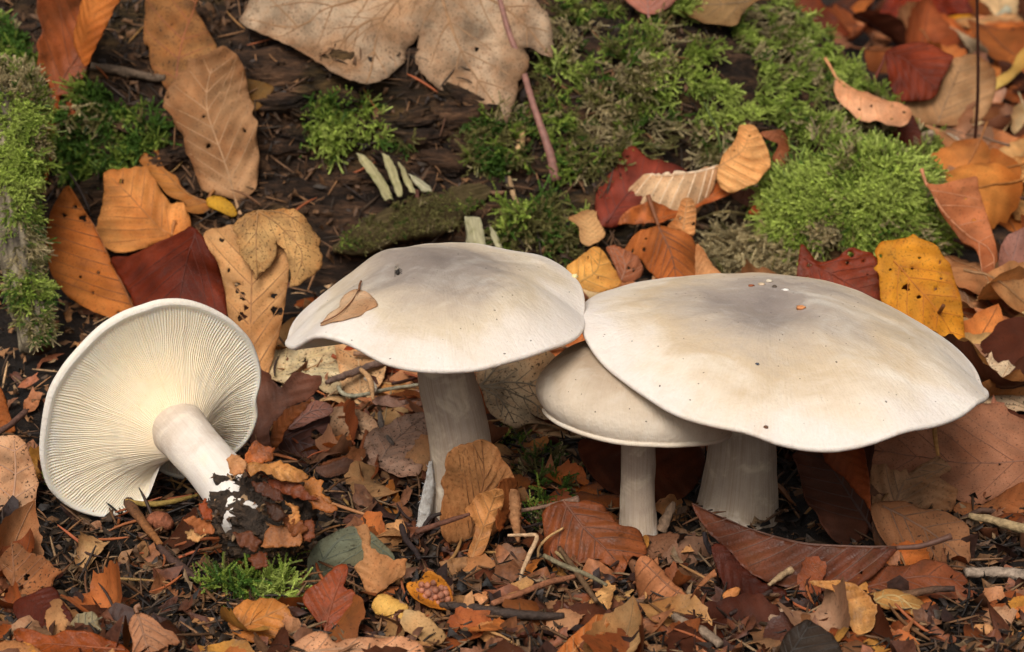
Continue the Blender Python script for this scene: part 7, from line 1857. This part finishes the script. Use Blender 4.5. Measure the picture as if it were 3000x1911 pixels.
# fine litter nobody could count: crumbs, chips and broken needles
def chip(seed):
    r = np.random.default_rng(seed)
    a = np.linspace(0, 2 * np.pi, 6, endpoint=False) + r.uniform(-0.3, 0.3, 6)
    rad = r.uniform(0.4, 1.2, 6) * 0.0032
    V = np.c_[np.cos(a) * rad, np.sin(a) * rad * r.uniform(0.15, 0.6), r.normal(0, 0.0009, 6)]
    V = np.concatenate([V, [[0, 0, 0.0009]]])
    F = np.array([[i, (i + 1) % 6, 6] for i in range(6)])
    return V, F, np.zeros(7)
CH = [chip(i) for i in range(10)]
def stub(seed):
    r = np.random.default_rng(seed)
    s = np.linspace(0, 1, 4)
    P = np.stack([r.normal(0, .0006) * np.sin(s * 3), 0 * s, (s - .5) * 0.012 * r.uniform(0.6, 1.2)], 1)
    V, F = tube(P, [0.0002, 0.0004, 0.0004, 0.00015], 4, False)
    Q = np.array([f for f in F])
    T = np.concatenate([Q[:, [0, 1, 2]], Q[:, [0, 2, 3]]])
    return V, T, np.zeros(len(V))
ST = [stub(70 + i) for i in range(6)]
lit_cols = np.array([(0.03, 0.018, 0.01), (0.06, 0.034, 0.018), (0.12, 0.058, 0.026), (0.20, 0.095, 0.04), (0.30, 0.18, 0.09), (0.045, 0.028, 0.02), (0.02, 0.014, 0.011)])
def litter(name, label, box, n_chip, n_stub, cols, tilt=0.5):
    px = np.concatenate([np.stack([rng.uniform(b[0], b[1], int(n_chip * b[4])), rng.uniform(b[2], b[3], int(n_chip * b[4]))], 1) for b in box])
    P = hits(px)
    N = normal_at(P[:, 0], P[:, 1])
    n = len(P)
    V1, F1, C1 = scatter(CH, P + N * rng.uniform(0, 0.003, (n, 1)), N + rng.normal(0, tilt, (n, 3)), rng.uniform(0.4, 1.5, n), cols[rng.integers(0, len(cols), n)] * rng.uniform(0.6, 1.4, (n, 1)))
    px = np.concatenate([np.stack([rng.uniform(b[0], b[1], int(n_stub * b[4])), rng.uniform(b[2], b[3], int(n_stub * b[4]))], 1) for b in box])
    P2 = hits(px)
    N2 = normal_at(P2[:, 0], P2[:, 1])
    m = len(P2)
    D2 = np.cross(N2, unit(rng.normal(0, 1, (m, 3)))) + N2 * rng.normal(0, 0.25, (m, 1))
    V2, F2, C2 = scatter(ST, P2 + N2 * rng.uniform(0, 0.004, (m, 1)), D2, rng.uniform(0.5, 1.4, m), cols[rng.integers(0, len(cols), m)] * rng.uniform(0.7, 1.6, (m, 1)))
    o = obj(name, np.concatenate([V1, V2]), np.concatenate([F1, F2 + len(V1)]), MAT['litter'], None, {'col': np.concatenate([C1, C2])}, True, origin=P.mean(0))
    return tag(o, label, 'litter', kind='stuff')
def shred(seed):
    r = np.random.default_rng(seed)
    m = 11
    a = np.linspace(0, 2 * np.pi, m, endpoint=False) + r.uniform(-0.2, 0.2, m)
    rad = r.uniform(0.5, 1.15, m) * 0.0062
    asp = r.uniform(0.4, 0.8)
    c1, c2 = r.normal(0, 90), r.normal(0, 120)
    ring = lambda k: np.c_[np.cos(a) * rad * k, np.sin(a) * rad * asp * k]
    XY = np.concatenate([ring(1.0), ring(0.55), [[0, 0]]])
    Z = c1 * XY[:, 0] ** 2 + c2 * XY[:, 1] ** 2 + r.normal(0, 0.0005, len(XY))
    F = []
    for i in range(m):
        j = (i + 1) % m
        F += [[i, j, m + j], [i, m + j, m + i], [m + i, m + j, 2 * m]]
    return np.c_[XY, Z], np.array(F), np.zeros(2 * m + 1)
SHR = [shred(500 + i) for i in range(14)]
def shreds(name, label, box, n, cols, tilt, sc):
    px = np.stack([rng.uniform(box[0], box[1], n), rng.uniform(box[2], box[3], n)], 1)
    px = px[~((px[:, 0] > 1550) & (px[:, 0] < 2550) & (px[:, 1] > 1340) & (px[:, 1] < 1690) & (rng.random(n) < 0.7))]; n = len(px)
    px = px[~((px[:, 0] > 120) & (px[:, 0] < 1000) & (px[:, 1] > 1400) & (px[:, 1] < 1780) & (rng.random(n) < 0.75))]; n = len(px)
    P = hits(px)
    N = normal_at(P[:, 0], P[:, 1])
    V, F, C = scatter(SHR, P + N * rng.uniform(0, 0.003, (n, 1)), N + np.array([0, -0.2, 0]) + rng.normal(0, tilt, (n, 3)), rng.uniform(sc[0], sc[1], n), cols[rng.integers(0, len(cols), n)] * rng.uniform(0.55, 1.35, (n, 1)))
    return tag(obj(name, V, F, MAT['litter'], None, {'col': C}, True, origin=P.mean(0)), label, 'litter', kind='stuff')
shr_cols = np.array([S(136, 80, 52), S(116, 66, 42), S(92, 54, 38), S(160, 100, 62), S(70, 44, 34), S(140, 92, 64), S(196, 138, 86), S(60, 36, 28)])
shreds('leaf_shreds', 'small rust and brown leaf shreds strewn over the foreground', (-900, 3700, 1330, 2050), 1300, shr_cols * 0.7, 0.65, (0.25, 1.5))
shreds('leaf_shreds', 'small pale and brown leaf shreds between the stems and the log', (-900, 3700, 820, 1320), 560, shr_cols[[0, 2, 5, 6, 3]] * 1.1, 0.35, (0.5, 1.4))
# crumbs and shreds clinging to the soil clod
ci = rng.integers(0, len(CLOD), 420)
cn_ = unit(CLOD[ci] - CLOD_C)
V, F, C = scatter(SHR, CLOD[ci] + cn_ * 0.0006, cn_ + rng.normal(0, 0.5, (420, 3)), rng.uniform(0.12, 0.38, 420), lit_cols[rng.integers(0, 5, 420)] * rng.uniform(0.6, 1.5, (420, 1)))
o = obj('soil_crumbs', V, F, MAT['litter'], m4, {'col': C}); o['kind'] = 'stuff'
litter('leaf_litter', 'fine crumbs, chips and needle bits covering the foreground soil', [(-900, 3700, 1280, 2050, 1.0)], 6600, 4200, np.concatenate([lit_cols * 0.6, lit_cols[2:4] * 0.8]))
litter('leaf_litter', 'fine brown litter between the stems and the log', [(-900, 3700, 800, 1300, 1.0)], 2600, 900, lit_cols[1:5] * 1.3)
litter('wood_crumbs', 'reddish rotten wood crumbs over the face of the log', [(-900, 2100, -80, 760, 1.0)], 2600, 1700, lit_cols[[0, 1, 2, 2, 3, 5]] * 0.9, 0.7)

# fine white threads on the foot of the broad mushroom
for rt_, V_ in FOOT:
    ii = rng.integers(0, len(V_), 110)
    nn_ = unit(V_[ii] - V_.mean(0)) + rng.normal(0, 0.7, (110, 3))
    V, F, C = scatter(ST, V_[ii], nn_, rng.uniform(0.1, 0.28, 110), np.full((110, 3), 0.55) * rng.uniform(0.7, 1.2, (110, 1)))
    o = obj('mycelium_threads', V, F, MAT['litter'], rt_, {'col': np.clip(C, 0, 0.8)}); o['kind'] = 'stuff'
